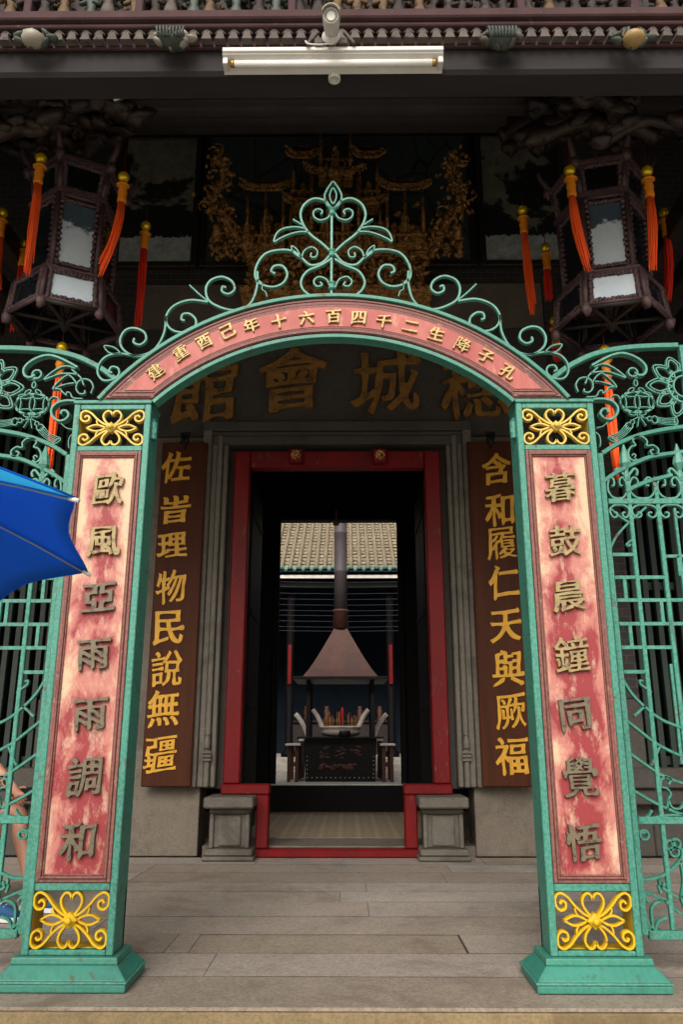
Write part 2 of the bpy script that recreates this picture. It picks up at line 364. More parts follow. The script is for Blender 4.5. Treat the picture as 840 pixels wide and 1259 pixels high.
# outlines of the written characters
GLYPHS = {
 '歐': [[-195,157,-175,178,-125,181,-111,169,-110,96,-127,73,-180,63,-199,77],[-283,221,-289,213,-289,107,-319,-6,-291,-28,-156,9,-20,27,-2,42,10,256,-10,274,-149,253],[-253,-135,-258,-140,-261,-141,-260,-138,-254,-267,-262,-278,-273,-280,-280,-270],[-333,-61,-361,-93,-346,-213,-352,-335,-266,-320,-184,-329,-168,-309,-159,-68,-171,-52,-253,-59],[-84,-114,-75,-101,-63,-95,-53,-107,-69,-237,-74,-240,-82,-237],[-149,-55,-164,-70,-177,-311,-161,-327,-76,-307,6,-301,25,-280,17,-160,34,-41,21,-32,-64,-60],[169,42,147,-56,122,-149,93,-234,40,-349,46,-355,48,-350,46,-346,-153,-391,-337,-414,-363,-391,-338,-65,-336,258,-308,289,-122,314,64,321,93,342,103,372,96,407,74,439,39,443,2,417,-219,367,-424,342,-435,331,-438,-74,-468,-484,-448,-500,-258,-464,-48,-451,-41,-445,-42,-445,1,-472,28,-496,47,-497,94,-444,135,-395,168,-342,222,-227,225,-215,222,-208,214,-203,211,-217,214,-232,240,-284,300,-384,337,-432,383,-472,416,-471,436,-433,457,-398,454,-377,404,-336,360,-281,329,-216,303,-143,286,-65,276,15,299,108,291,139,277,156,249,166,162,167,157,157,169,83],[77,323,66,253,50,185,22,121,8,42,1,-8,8,-14,54,17,95,51,125,93,143,139,167,182,185,210,198,225,262,243,337,238,341,224,334,208,305,133,295,98,303,72,380,45,410,58,441,148,448,201,461,250,468,289,460,305,406,317,404,314,298,300,217,321,222,381,228,426,234,435,231,438,213,462,182,478,98,500,84,488,94,408]],
 '風': [[-397,444,-415,426,-419,274,-415,99,-412,17,-416,-75,-442,-255,-462,-349,-500,-431,-494,-451,-462,-466,-427,-487,-413,-484,-354,-392,-315,-290,-298,-81,-280,113,-301,240,-301,351,-275,384,-37,399,197,384,213,370,227,284,225,177,236,78,225,-22,251,-127,250,-195,287,-316,318,-384,338,-410,376,-431,413,-433,447,-426,469,-409,492,-382,500,-321,496,-243,484,-220,413,-154,398,-157,391,-244,388,-324,393,-326,406,-307,400,-311,407,-311,409,-306,387,-217,345,5,345,89,335,185,346,282,338,388,343,472,330,487,-30,457],[-161,61,-148,75,-124,80,-103,64,-101,-44,-119,-62,-139,-64,-159,-43],[13,70,35,93,64,89,89,69,91,-39,75,-58,45,-61,22,-40],[82,-230,92,-231,109,-256,112,-251,57,-254,44,-243,41,-158,52,-143,123,-129,197,-143,218,-120,188,151,181,158,105,154,34,161,12,189,19,251,33,257,77,264,121,281,158,287,193,308,214,333,217,351,205,367,167,357,82,354,-58,333,-213,294,-307,287,-316,273,-302,215,-284,208,-204,237,-127,238,-109,221,-107,182,-129,164,-199,161,-273,167,-298,129,-270,-3,-259,-133,-253,-138,-182,-133,-111,-141,-90,-161,-81,-254,-99,-280,-184,-293,-332,-294,-351,-314,-319,-393,-292,-405,-261,-395,-55,-340,145,-341,166,-350,177,-383,192,-415,202,-424,287,-381,294,-368,284,-337,263,-301,219,-215,200,-183,184,-172,159,-157,143,-140,114,-128,45,-141,31,-166,44,-224,64,-236]],
 '亞': [[-399,131,-414,112,-392,-52,-405,-217,-387,-231,-292,-220,-200,-224,-188,-239,-186,-356,-208,-379,-442,-390,-489,-387,-500,-397,-483,-480,-466,-487,-433,-474,25,-445,466,-391,488,-376,499,-342,500,-313,481,-269,455,-262,409,-282,292,-312,196,-325,170,-303,178,-182,203,-155,339,-150,394,-143,412,-122,405,44,403,206,384,222,193,200,171,218,163,310,186,335,311,353,442,350,468,366,483,400,478,437,450,482,416,487,368,462,-30,379,-432,354,-481,360,-492,348,-466,264,-443,250,-412,267,-307,277,-219,269,-202,259,-185,163,-205,133,-300,120],[54,-100,51,-111,52,-213,30,-325,8,-342,-23,-347,-39,-334,-42,-232,-38,-122,-50,-112,-143,-114,-236,-126,-249,-117,-258,-42,-262,30,-242,54,-150,76,-56,76,-38,93,-47,185,-52,276,-35,298,3,309,29,292,24,100,49,75,146,99,239,118,266,99,271,28,261,-43,243,-63,147,-90]],
 '雨': [[-263,-19,-223,-38,-161,-67,-145,-83,-129,-112,-103,-119,-20,-82,-18,-59,-33,-15,-51,0,-80,4,-127,25,-201,68,-270,102,-292,95,-323,19,-315,-8],[-255,-215,-217,-236,-177,-255,-152,-274,-120,-324,-96,-333,-9,-300,10,-262,-3,-208,-31,-189,-69,-188,-116,-175,-202,-139,-246,-114,-267,-96,-283,-104,-323,-175,-312,-202],[93,36,135,12,198,-32,211,-47,229,-80,259,-89,345,-61,359,-30,345,25,315,47,281,57,235,76,152,117,84,157,63,149,41,65,46,56],[94,-170,138,-188,179,-212,209,-224,226,-242,244,-273,261,-279,343,-252,353,-236,344,-183,321,-165,272,-158,236,-132,191,-110,99,-65,77,-48,71,-52,30,-127,38,-152],[-432,397,-480,395,-497,375,-471,294,-454,289,-422,298,-248,335,-98,334,-88,323,-84,251,-93,234,-256,200,-414,175,-427,162,-421,-147,-382,-450,-365,-500,-346,-494,-299,-446,-288,-418,-299,-167,-301,90,-288,107,-193,131,-95,144,-70,126,-49,-130,-38,-394,-24,-420,-5,-433,12,-433,61,-389,78,-356,53,-109,53,144,71,156,168,177,272,182,292,156,304,-65,326,-306,324,-320,311,-330,229,-332,164,-319,148,-343,165,-378,172,-402,191,-414,262,-409,310,-404,348,-390,384,-384,405,-372,420,-360,434,-340,441,-304,415,-18,420,248,400,266,234,235,69,255,59,270,57,346,73,365,268,381,463,378,485,393,495,420,497,453,473,494,452,500,405,477,-15,438]],
 '調': [[-384,145,-421,147,-432,130,-407,69,-398,66,-370,75,-226,93,-91,102,-71,115,-64,140,-67,172,-85,199,-110,201,-147,179,-266,156],[-387,-8,-425,-7,-428,-5,-410,-70,-381,-57,-232,-54,-102,-45,-72,-25,-62,4,-66,35,-85,65,-110,72,-151,52],[-469,292,-491,261,-459,190,-438,180,-408,190,-226,233,-62,238,-41,253,-35,280,-39,311,-60,341,-84,344,-125,322,-276,294],[-340,377,-325,370,-294,323,-252,290,-237,284,-234,288,-182,372,-186,384,-202,396,-220,428,-265,461,-287,481,-312,482,-366,449,-380,426,-370,373,-354,370],[-411,-141,-427,-156,-449,-325,-438,-492,-425,-500,-348,-499,-327,-484,-327,-464,-315,-453,-193,-428,-193,-439,-192,-447,-153,-473,-129,-499,-102,-491,-49,-394,-6,-301,19,-201,38,-106,57,-10,66,76,52,230,49,368,76,397,220,401,364,407,379,387,408,47,355,-323,352,-339,356,-333,344,-337,304,-335,246,-343,239,-354,254,-392,260,-415,267,-420,384,-416,425,-409,447,-401,462,-386,473,-361,480,-322,491,93,491,484,473,500,219,483,-44,453,-58,440,-45,260,-59,-12,-82,-164,-95,-241,-116,-314,-120,-336,-141,-337,-129,-221,-97,-109,-117,-92,-263,-127],[167,304,159,296,98,287,56,289,47,277,65,213,82,201,99,213,122,220,151,222,169,203,170,148,149,133,80,129,39,133,22,109,43,43,61,32,90,47,251,83,395,72,416,80,425,99,426,128,404,162,382,166,347,142,293,131,268,153,275,212,296,230,379,223,406,239,420,266,411,295,392,330,361,342,320,328,293,320,286,326,292,350,278,378,263,397,234,411,155,407,143,388],[76,-30,61,-42,57,-184,35,-319,55,-342,133,-326,146,-310,148,-291,162,-275,248,-268,334,-272,360,-245,355,-134,358,-21,349,-12,211,-21],[158,-110,177,-93,234,-91,243,-103,237,-172,226,-183,172,-196,154,-180],[-318,-229,-301,-205,-235,-191,-215,-214,-221,-332,-250,-356,-308,-358,-320,-343]],
 '和': [[59,422,36,399,34,-383,48,-415,66,-433,84,-433,138,-376,152,-338,167,-322,299,-300,329,-314,339,-354,369,-391,389,-387,440,-331,456,-298,449,78,489,460,473,477,265,436],[173,-226,152,-209,153,48,178,314,200,339,324,363,352,340,337,76,320,-188,296,-218],[-74,477,-131,454,-199,436,-271,430,-343,422,-432,402,-440,384,-424,350,-408,323,-336,336,-272,333,-256,321,-261,213,-277,194,-418,178,-466,188,-476,183,-460,95,-436,90,-408,101,-300,103,-288,83,-305,51,-343,-11,-386,-67,-425,-131,-450,-188,-488,-241,-489,-265,-435,-347,-431,-346,-382,-296,-339,-250,-302,-199,-271,-139,-251,-85,-252,-72,-258,-61,-239,-58,-254,-255,-253,-439,-239,-470,-222,-493,-201,-500,-143,-451,-131,-414,-156,-241,-159,-54,-148,-63,-149,-58,-122,-91,-85,-156,-76,-179,-68,-244,-50,-253,11,-223,77,-206,93,-173,65,-89,44,-73,-1,-63,-52,3,-110,80,-115,87,-115,95,-116,90,-117,92,-23,109,53,106,77,125,89,152,91,186,67,227,43,235,-5,212,-97,203,-109,219,-122,280,-115,362,-105,373,-92,377,-1,399,41,431,57,464,60,485,49,500]],
 '暮': [[-218,65,-204,80,197,138,209,122,207,105,194,90,-6,60,-206,33,-223,44],[-203,168,-196,179,4,228,204,241,215,229,215,210,200,196,3,170,-197,145,-206,155],[-189,-361,-182,-355,-19,-309,143,-290,163,-303,162,-328,145,-351,-18,-367,-180,-382,-186,-372],[-183,-274,-186,-270,-189,-260,-180,-251,-19,-208,145,-199,153,-209,155,-225,144,-239,-18,-261],[-311,227,-314,217,-309,93,-348,-30,-325,-53,-262,-30,-195,-18,-185,-39,-201,-60,-220,-70,-432,-80,-472,-78,-488,-98,-471,-162,-454,-171,-427,-161,-287,-156,-289,-149,-351,-207,-388,-237,-424,-260,-483,-283,-485,-298,-459,-326,-443,-348,-431,-351,-389,-327,-317,-286,-310,-291,-314,-297,-307,-400,-313,-484,-292,-500,-198,-482,-192,-476,-195,-464,-180,-450,-15,-427,152,-398,168,-410,165,-420,166,-424,270,-424,285,-405,274,-318,276,-215,285,-210,335,-226,387,-243,400,-239,417,-215,446,-185,440,-166,388,-155,343,-144,306,-124,271,-103,242,-78,238,-78,238,-83,345,-68,431,-76,456,-63,463,-39,459,-8,444,20,423,31,384,19,152,-11,-65,-48,-77,-35,-65,-11,-43,-2,136,29,308,27,333,53,322,175,326,293,320,301,7,273],[-161,-177,-167,-164,-155,-139,-121,-114,-17,-98,85,-102,104,-112,129,-133,135,-124,-21,-161],[97,409,93,416,-2,382,-90,376,-107,388,-103,403,-105,409,-128,426,-150,435,-233,447,-246,435,-231,358,-226,356,-223,360,-221,364,-315,358,-453,342,-459,332,-438,269,-427,268,-401,277,-310,287,-237,281,-228,266,-224,250,-210,232,-114,243,-91,267,-92,290,-85,305,3,332,83,328,97,319,95,299,108,286,207,300,217,313,219,334,236,353,344,365,453,346,480,358,488,387,482,420,461,451,435,464,395,447,311,420,229,421,221,433,223,443,218,458,200,482,174,494,83,500,67,482,85,406,93,399]],
 '鼓': [[-330,-41,-307,-11,-236,4,-163,8,-145,-13,-146,-74,-165,-99,-239,-107,-308,-113,-322,-103],[-410,40,-430,20,-427,-83,-433,-189,-416,-205,-237,-185,-58,-142,-45,-132,-40,-26,-28,81,-50,99,-231,49],[-396,-224,-404,-245,-383,-275,-372,-308,-357,-344,-353,-371,-344,-377,-261,-344,-249,-328,-256,-297,-263,-259,-280,-222,-295,-194,-325,-183],[-7,102,-33,75,-38,19,-23,6,1,12,-3,22,-10,15,9,-42,32,-87,82,-173,126,-239,123,-250,111,-264,81,-297,48,-323,-27,-367,-72,-388,-77,-417,-31,-470,0,-472,41,-448,109,-390,146,-368,180,-336,196,-325,205,-324,227,-342,268,-368,361,-412,407,-429,417,-421,433,-395,454,-371,454,-362,407,-344,366,-320,329,-293,292,-263,279,-245,276,-235,295,-201,333,-156,369,-100,393,-42,409,25,418,80,413,96,368,113,280,119,268,134,270,234,289,257,377,268,458,251,484,266,493,288,497,324,481,364,445,376,403,350,294,332,276,352,287,446,280,473,266,487,239,499,163,500,160,493,172,426,168,347,149,329,11,311,-26,309,-33,304,-19,234,-3,227,22,238,139,240,152,224,149,131,134,112,62,98],[294,40,295,30,270,-34,255,-74,237,-110,202,-159,193,-158,183,-148,143,-79,122,-41,108,-3,103,17,110,31,204,46],[-438,168,-448,161,-436,95,-423,94,-394,105,-197,137,-16,141,8,164,14,186,10,215,-3,242,-25,245,-62,229,-148,213,-160,224,-159,265,-145,285,-69,306,10,305,32,323,42,342,37,368,25,395,1,400,-33,379,-141,360,-158,373,-155,402,-160,427,-170,442,-197,450,-270,456,-292,435,-282,347,-276,351,-417,320,-457,316,-460,313,-444,248,-438,244,-409,254,-290,255,-278,244,-277,205,-295,180],[-442,-408,-485,-401,-497,-422,-458,-494,-436,-500,-408,-486,-197,-410,8,-370,27,-345,32,-322,23,-295,2,-270,-18,-266,-53,-284,-100,-300,-108,-294,-85,-191,-93,-181,-162,-168,-180,-177,-194,-212,-205,-255,-218,-331,-232,-350,-325,-394]],
 '晨': [[-258,229,-241,245,-21,290,201,297,207,287,208,273,196,254,-23,221,-247,186,-261,205],[-234,347,-12,419,208,415,214,403,213,389,203,377,-18,335,-239,320,-243,327],[-351,422,-374,393,-368,260,-377,124,-367,116,-25,151,319,196,332,213,330,344,361,481,335,500,-9,442],[-260,-21,-299,-19,-312,-42,-294,-102,-271,-112,-249,-102,53,-41,340,-36,360,-21,368,4,366,29,343,61,321,63,286,45],[-230,-477,-221,-477,-181,-445,-99,-417,98,-357,119,-330,125,-307,121,-272,99,-251,77,-244,39,-261,-88,-317,-95,-310,-104,-204,-91,-179,-49,-170,-14,-176,28,-226,86,-276,232,-343,319,-366,416,-385,433,-378,446,-356,467,-318,465,-311,357,-286,275,-260,270,-253,267,-259,313,-236,354,-204,377,-173,386,-145,385,-124,363,-110,330,-124,274,-137,198,-191,178,-204,160,-207,135,-195,102,-167,94,-161,102,-149,276,-142,443,-143,466,-129,476,-103,474,-70,450,-37,418,-25,382,-45,46,-102,-273,-123,-284,-113,-283,-70,-293,-17,-279,3,70,54,417,69,440,89,446,111,436,139,421,164,403,170,366,157,-31,129,-408,65,-427,47,-422,-80,-420,-140,-427,-198,-431,-259,-440,-319,-454,-378,-476,-437,-467,-460,-428,-475,-390,-500,-377,-495,-348,-449,-330,-403,-307,-306,-292,-224,-278,-214,-256,-214,-243,-225,-223,-320,-232,-361,-248,-388,-263,-397,-263,-410,-240,-439]],
 '鐘': [[-436,-205,-418,-296,-413,-333,-399,-345,-348,-323,-339,-305,-350,-226,-358,-176,-370,-141,-389,-122,-404,-114,-451,-121,-469,-145,-463,-184,-456,-196],[-207,-155,-207,-160,-228,-259,-235,-294,-230,-313,-186,-331,-164,-320,-149,-286,-136,-236,-129,-183,-117,-159,-141,-128,-205,-94,-217,-101,-201,-155],[-53,74,-73,51,-48,-81,-61,-218,-42,-230,34,-204,116,-208,132,-225,133,-246,116,-266,47,-277,-43,-272,-81,-268,-97,-295,-85,-355,-60,-364,-36,-354,43,-335,111,-323,133,-340,132,-372,110,-399,14,-403,-93,-403,-131,-404,-145,-427,-127,-484,-112,-489,199,-430,467,-419,493,-405,500,-378,499,-350,484,-323,460,-319,424,-336,326,-362,244,-384,220,-361,223,-324,248,-301,344,-289,440,-285,457,-267,467,-251,462,-225,446,-201,428,-200,398,-214,315,-236,246,-243,236,-229,237,-210,246,-201,333,-178,414,-159,426,-148,416,-18,427,120,406,139,175,86],[82,462,71,432,100,382,99,375,12,352,-86,347,-120,354,-135,343,-120,279,-96,266,-72,287,84,313,238,325,244,316,240,298,218,227,201,206,121,194,112,193,107,200,76,270,60,293,46,303,-14,283,-22,261,2,199,0,190,-107,198,-146,195,-162,169,-132,103,-118,96,196,161,472,176,488,189,494,212,489,239,472,270,445,271,414,255,331,235,318,250,344,322,343,331,324,327,328,345,436,347,458,363,463,383,460,413,441,437,415,444,384,419,301,395,229,395,217,401,209,424,177,488,152,490],[30,-118,50,-98,113,-98,124,-112,128,-127,117,-147,51,-165,29,-147],[244,-77,315,-63,330,-77,332,-102,316,-119,248,-123,236,-110],[31,-4,47,15,108,22,121,8,123,-12,110,-22,49,-37,31,-24],[221,26,239,47,310,56,325,41,326,20,312,2,245,-8,229,4],[-304,452,-337,441,-371,347,-399,299,-430,257,-465,219,-498,190,-500,167,-483,135,-470,93,-458,90,-434,113,-431,111,-430,101,-423,96,-356,98,-338,79,-339,14,-350,3,-439,-2,-479,0,-487,-16,-471,-79,-448,-90,-424,-82,-345,-86,-331,-98,-310,-225,-322,-355,-346,-378,-427,-404,-462,-415,-488,-412,-494,-414,-460,-482,-446,-490,-423,-485,-257,-439,-112,-408,-78,-385,-69,-358,-72,-321,-95,-290,-124,-286,-166,-305,-218,-342,-239,-330,-244,-213,-237,-98,-218,-78,-112,-67,-101,-54,-96,-38,-98,-15,-115,13,-135,19,-168,2,-223,-3,-244,21,-250,85,-228,101,-147,95,-123,112,-117,135,-117,170,-143,205,-176,213,-273,163,-312,160,-377,169,-383,185,-372,199,-349,235,-321,268,-305,289,-294,291,-246,246,-185,188,-158,158,-121,161,-94,228,-104,261,-162,308,-231,356,-248,368,-252,377,-242,404,-254,423]],
 '同': [[-258,235,-306,239,-310,234,-289,158,-276,148,-245,166,24,189,275,225,292,240,301,268,301,297,279,336,254,343,211,316,-25,283],[-99,-11,-79,18,-4,35,70,36,93,19,101,-44,104,-111,87,-137,8,-150,-67,-153,-82,-136,-91,-73],[-227,82,-246,58,-217,-117,-197,-294,-190,-322,-169,-344,-154,-345,-89,-284,-77,-254,-70,-249,85,-214,228,-195,240,-181,236,-28,226,124,210,136,-9,103],[-431,407,-452,387,-402,-447,-393,-476,-377,-499,-360,-500,-303,-446,-291,-413,-307,-60,-317,301,-289,325,-15,363,263,394,280,378,292,57,317,-289,315,-303,292,-304,302,-288,309,-310,225,-319,159,-315,147,-333,166,-379,170,-404,190,-413,270,-396,315,-385,350,-383,392,-374,418,-361,435,-348,448,-322,452,-286,435,108,434,487,414,500,-12,437]],
 '覺': [[-212,-110,-200,-97,-10,-83,172,-103,177,-116,174,-119,-9,-150,-194,-147,-209,-133],[-205,-209,-192,-191,-7,-177,182,-200,185,-211,182,-223,-3,-235,-189,-244,-203,-228],[-214,-16,-201,0,-18,10,171,9,180,-7,181,-21,168,-30,-16,-44,-200,-48,-214,-33],[-304,48,-326,22,-300,-132,-297,-286,-283,-303,-192,-297,-190,-305,-196,-324,-228,-357,-254,-374,-376,-416,-464,-449,-464,-453,-437,-494,-430,-500,-325,-485,-243,-458,-171,-421,-122,-382,-86,-342,-74,-312,-57,-297,30,-289,49,-310,54,-367,63,-405,80,-427,96,-440,123,-447,195,-445,281,-433,370,-452,421,-447,445,-431,463,-425,476,-400,490,-361,487,-301,470,-287,440,-281,406,-262,389,-271,379,-342,374,-357,358,-371,201,-396,172,-394,156,-383,150,-370,148,-305,175,-285,290,-287,310,-264,283,-107,278,49,267,65,-16,52],[-74,240,-71,244,-120,219,-156,198,-159,172,-148,163,-144,173,-253,158,-263,167,-265,179,-254,187,-137,183,-112,198,-102,222,-106,251,-125,276,-149,282,-175,270,-258,254,-271,272,-256,285,-143,283,-119,300,-117,319,-121,344,-134,362,-150,369,-176,358,-259,345,-268,351,-269,369,-258,381,-201,409,-166,432,-136,460,-130,484,-151,477,-210,465,-257,444,-366,388,-367,387,-351,269,-368,152,-375,143,-493,141,-497,128,-469,54,-450,-27,-431,-38,-385,-16,-388,-5,-438,-14,-439,-22,-431,-38,-415,-37,-378,-4,-363,31,-362,56,-346,73,-17,95,309,110,330,92,338,47,351,18,363,7,385,5,419,37,433,38,448,21,471,25,497,109,492,145,434,230,408,238,316,200,316,183,327,179,339,183,340,213,339,313,349,414,352,453,343,462,249,460,140,472,106,479,84,451,100,394,120,380,143,385,244,389,248,387,249,376,239,370,142,369,115,372,98,353,114,305,129,299,147,302,232,298,241,295,239,282,232,270,133,263,103,266,103,259,117,214,140,221,225,211,236,202,236,182,227,166,87,142,-56,172,-50,164,-16,194,-1,195,37,170,58,174,79,200,81,204,59,229,47,242,45,261,92,306,92,325,42,332,26,328,13,307,-3,293,-22,292,-79,336,-86,339,-122,293,-118,262],[-68,415,-69,396,-88,381,-134,358,-139,350,-118,326,-106,314,-91,313,-49,345,-25,360,-4,358,17,319,44,310,90,323,109,340,107,368,90,399,53,409,55,415,72,429,104,458,93,491,42,500,24,491,-4,454,-20,450,-67,479,-78,487,-80,485,-105,441,-105,433]],
 '悟': [[-328,-449,-324,-480,-311,-497,-291,-500,-241,-452,-222,-423,-240,-22,-244,382,-254,410,-266,424,-293,442,-381,464,-406,441,-391,361,-344,-53],[-470,186,-449,186,-451,149,-460,105,-470,60,-484,22,-485,3,-479,-15,-459,-61,-426,-69,-380,-34,-367,-18,-360,0,-360,37,-358,84,-350,132,-347,182,-340,196,-340,202,-359,224,-384,239,-465,264,-471,255,-449,188,-471,189],[-271,188,-240,118,-231,96,-215,76,-191,54,-171,40,-151,46,-102,130,-103,144,-111,155,-164,241,-214,288,-239,295,-308,278,-322,253,-301,192,-290,186],[-101,-120,-105,-132,-111,-290,-130,-458,-109,-482,-9,-466,7,-448,6,-428,20,-411,138,-381,257,-372,268,-387,266,-403,274,-414,377,-398,391,-379,388,-223,405,-58,382,-36,141,-85],[28,-332,13,-314,10,-201,28,-179,141,-149,256,-140,273,-158,278,-270,253,-299,140,-326],[-109,241,-154,246,-167,225,-145,152,-123,138,-104,148,-78,158,-36,164,-21,144,-33,61,-53,44,-145,41,-191,38,-202,19,-167,-47,-158,-49,-132,-43,176,-7,462,23,479,40,485,62,484,93,462,128,437,133,396,109,366,100,357,108,355,125,353,210,359,285,344,300,273,290,255,280,140,274,128,289,132,339,154,363,284,386,414,384,436,405,441,432,436,462,417,494,397,500,353,489,108,429,-140,400,-180,398,-187,395,-168,325,-158,320,-127,329,-15,333,-6,320,-12,268,-26,251],[116,61,94,81,111,168,133,188,213,206,234,186,226,101,209,83]],
 '建': [[-104,396,-140,399,-162,378,-146,310,-120,299,-98,308,26,317,45,296,45,272,23,255,-67,258,-176,250,-212,251,-220,242,-199,180,-193,179,-62,187,24,180,37,163,38,133,22,113,-42,105,-122,104,-158,108,-159,102,-143,43,-137,45,-108,56,23,43,42,22,46,-7,31,-36,-40,-52,-126,-38,-161,-29,-170,-38,-150,-98,-137,-106,-113,-97,-32,-86,31,-92,51,-113,53,-146,34,-170,-51,-174,-198,-160,-207,-180,-183,-241,-166,-249,-140,-243,37,-241,57,-257,68,-311,79,-337,98,-354,119,-357,147,-311,159,-286,159,-252,181,-232,313,-224,446,-213,462,-199,466,-179,463,-151,444,-129,423,-125,390,-144,274,-157,175,-159,160,-143,160,-113,174,-96,286,-77,395,-80,418,-64,422,-48,424,-17,405,15,377,18,345,-1,248,-18,168,-18,154,-4,154,26,165,43,257,51,353,49,381,73,378,181,390,196,436,201,451,217,458,239,458,264,442,290,426,291,380,271,368,275,367,390,360,396,269,385,176,396,162,411,165,434,159,463,148,478,126,492,52,500,37,481,47,397,42,393],[140,166,163,191,248,190,265,167,267,141,252,125,165,114,145,133],[165,253,146,273,146,301,170,322,258,330,275,311,272,280,252,257],[-434,-25,-415,-27,-380,12,-296,18,-294,16,-298,-13,-298,-62,-307,-112,-310,-164,-323,-164,-354,-92,-362,-67,-384,-44,-404,-38,-462,-60,-473,-82,-459,-127,-454,-138,-441,-137,-410,-174,-389,-213,-364,-247,-353,-262,-351,-281,-389,-341,-411,-381,-437,-407,-462,-437,-466,-453,-433,-473,-413,-499,-391,-500,-357,-464,-320,-427,-296,-378,-283,-352,-265,-345,-226,-373,-163,-398,-13,-435,70,-447,158,-446,305,-423,441,-423,462,-408,466,-382,479,-346,470,-332,320,-368,156,-364,0,-347,-136,-320,-198,-296,-231,-270,-240,-245,-224,-213,-205,-157,-191,-100,-185,31,-180,88,-187,104,-243,112,-300,118,-268,184,-244,230,-212,278,-181,322,-160,366,-164,400,-206,422,-230,424,-255,406,-342,378,-431,380,-467,385,-479,376,-460,311,-449,306,-421,323,-312,329,-294,309,-309,276,-370,184,-409,128,-446,75,-469,57,-468,39,-455,10]],
 '重': [[-329,148,-346,123,-332,-17,-358,-168,-347,-184,-216,-154,-87,-147,-76,-158,-75,-178,-92,-199,-219,-215,-361,-228,-400,-230,-411,-247,-398,-316,-379,-321,-354,-310,-215,-276,-97,-260,-68,-283,-72,-320,-100,-347,-259,-366,-437,-379,-480,-376,-500,-406,-476,-471,-452,-480,-425,-470,21,-387,449,-394,468,-378,479,-356,474,-330,456,-291,431,-282,391,-305,222,-311,69,-321,47,-307,51,-274,73,-260,389,-256,415,-241,425,-213,423,-182,403,-150,378,-139,336,-160,195,-184,70,-174,60,-159,64,-148,73,-135,210,-105,343,-122,365,-105,358,43,377,186,359,206,226,209,86,197,78,205,77,221,91,235,285,246,468,234,494,252,500,279,500,311,477,344,452,355,411,340,246,320,97,319,82,336,79,365,85,372,104,377,156,389,208,395,256,401,305,401,358,426,373,449,377,465,368,477,339,480,216,472,120,457,6,452,-106,428,-227,398,-361,375,-374,356,-363,326,-360,305,-342,292,-203,336,-71,354,-53,341,-48,317,-68,293,-228,280,-402,260,-445,256,-459,238,-437,170,-421,160,-393,174,-227,220,-65,233,-44,217,-47,193,-67,175,-203,158],[-228,-54,-209,-30,-158,-18,-128,-18,-90,-25,-80,-39,-80,-45,-87,-59,-150,-81,-213,-93,-230,-77],[68,-18,83,-1,151,16,219,11,238,-10,236,-35,218,-59,147,-70,79,-54,69,-37],[-213,74,-198,89,-137,101,-75,106,-62,94,-66,74,-80,61,-139,48,-200,38,-218,50],[70,107,90,127,157,128,224,121,235,110,235,95,220,75,158,64,86,66,71,82]],
 '酉': [[-436,411,-486,412,-500,393,-480,309,-458,297,-426,312,-309,321,-206,333,-184,309,-188,243,-207,225,-308,224,-411,210,-429,191,-384,-121,-390,-437,-377,-473,-357,-489,-334,-488,-268,-425,-265,-415,-255,-410,19,-384,286,-404,309,-426,337,-463,366,-463,417,-401,427,-370,406,-67,412,240,388,255,286,240,186,241,172,256,170,320,184,341,328,342,466,354,489,376,500,413,497,445,473,482,451,489,402,467],[-246,-318,-260,-303,-258,-266,-251,-246,12,-224,275,-226,292,-245,289,-281,277,-296,16,-337],[-258,-156,-275,-145,-283,-134,-293,-127,-303,-126,-305,-132,-297,-148,-279,-155,-189,-109,-111,-64,-68,-24,-45,28,-44,86,-49,121,-34,141,9,144,28,121,30,7,36,-34,50,-63,99,-85,302,-79,298,-90,295,-88,290,-119,275,-145,8,-153],[-268,-38,-290,-31,-293,109,-270,126,-195,129,-190,122,-192,107,-200,64,-212,25,-235,-11,-256,-29],[-33,219,-62,243,-54,315,-31,335,8,332,20,314,26,250,3,224],[172,121,189,131,253,141,272,127,284,6,288,9,291,4,181,-10,176,-6,173,-1,169,17]],
 '己': [[-438,62,-455,42,-439,-147,-446,-355,-436,-406,-422,-436,-393,-467,-370,-479,-329,-495,-248,-500,-170,-486,26,-451,228,-443,317,-421,385,-391,417,-364,439,-340,455,-307,468,-251,472,-164,455,-142,400,-130,335,-107,315,-117,306,-210,296,-274,281,-299,270,-311,250,-323,219,-326,22,-365,-179,-393,-237,-390,-252,-386,-260,-380,-270,-370,-279,-341,-298,-189,-298,-58,-278,-35,-63,3,154,23,169,14,186,-12,228,-49,247,-56,307,17,315,49,333,269,344,484,334,500,-22,450,-405,405,-459,412,-472,402,-453,303,-430,291,-390,312,-105,333,165,380,189,360,161,152,149,141,-144,72]],
 '年': [[-438,-168,-490,-155,-500,-169,-480,-255,-458,-261,-429,-244,-230,-233,-54,-247,-37,-263,-26,-346,-31,-434,-19,-462,2,-484,14,-486,73,-423,89,-396,102,-323,119,-251,131,-240,298,-196,463,-186,485,-169,500,-135,499,-100,472,-58,448,-53,401,-87,257,-124,136,-125,121,-116,105,21,131,49,269,56,401,64,427,87,434,123,432,155,403,196,376,199,326,178,223,146,128,126,108,149,114,239,122,250,269,284,412,294,435,312,446,346,435,376,408,418,383,419,334,391,86,360,-153,325,-162,349,-136,376,-138,399,-160,418,-186,437,-293,486,-300,476,-274,390,-284,379,-292,382,-303,382,-321,325,-347,264,-381,205,-474,107,-473,78,-427,47,-390,14,-355,18,-331,55,-303,85,-256,152,-230,190,-216,221,-199,235,-126,250,-59,245,-41,224,-32,133,-52,111,-179,105,-305,108,-326,90,-322,-25,-319,-140,-337,-161],[-160,-160,-179,-139,-180,-69,-177,-2,-156,11,-50,18,-31,6,-25,-63,-32,-128,-50,-149]],
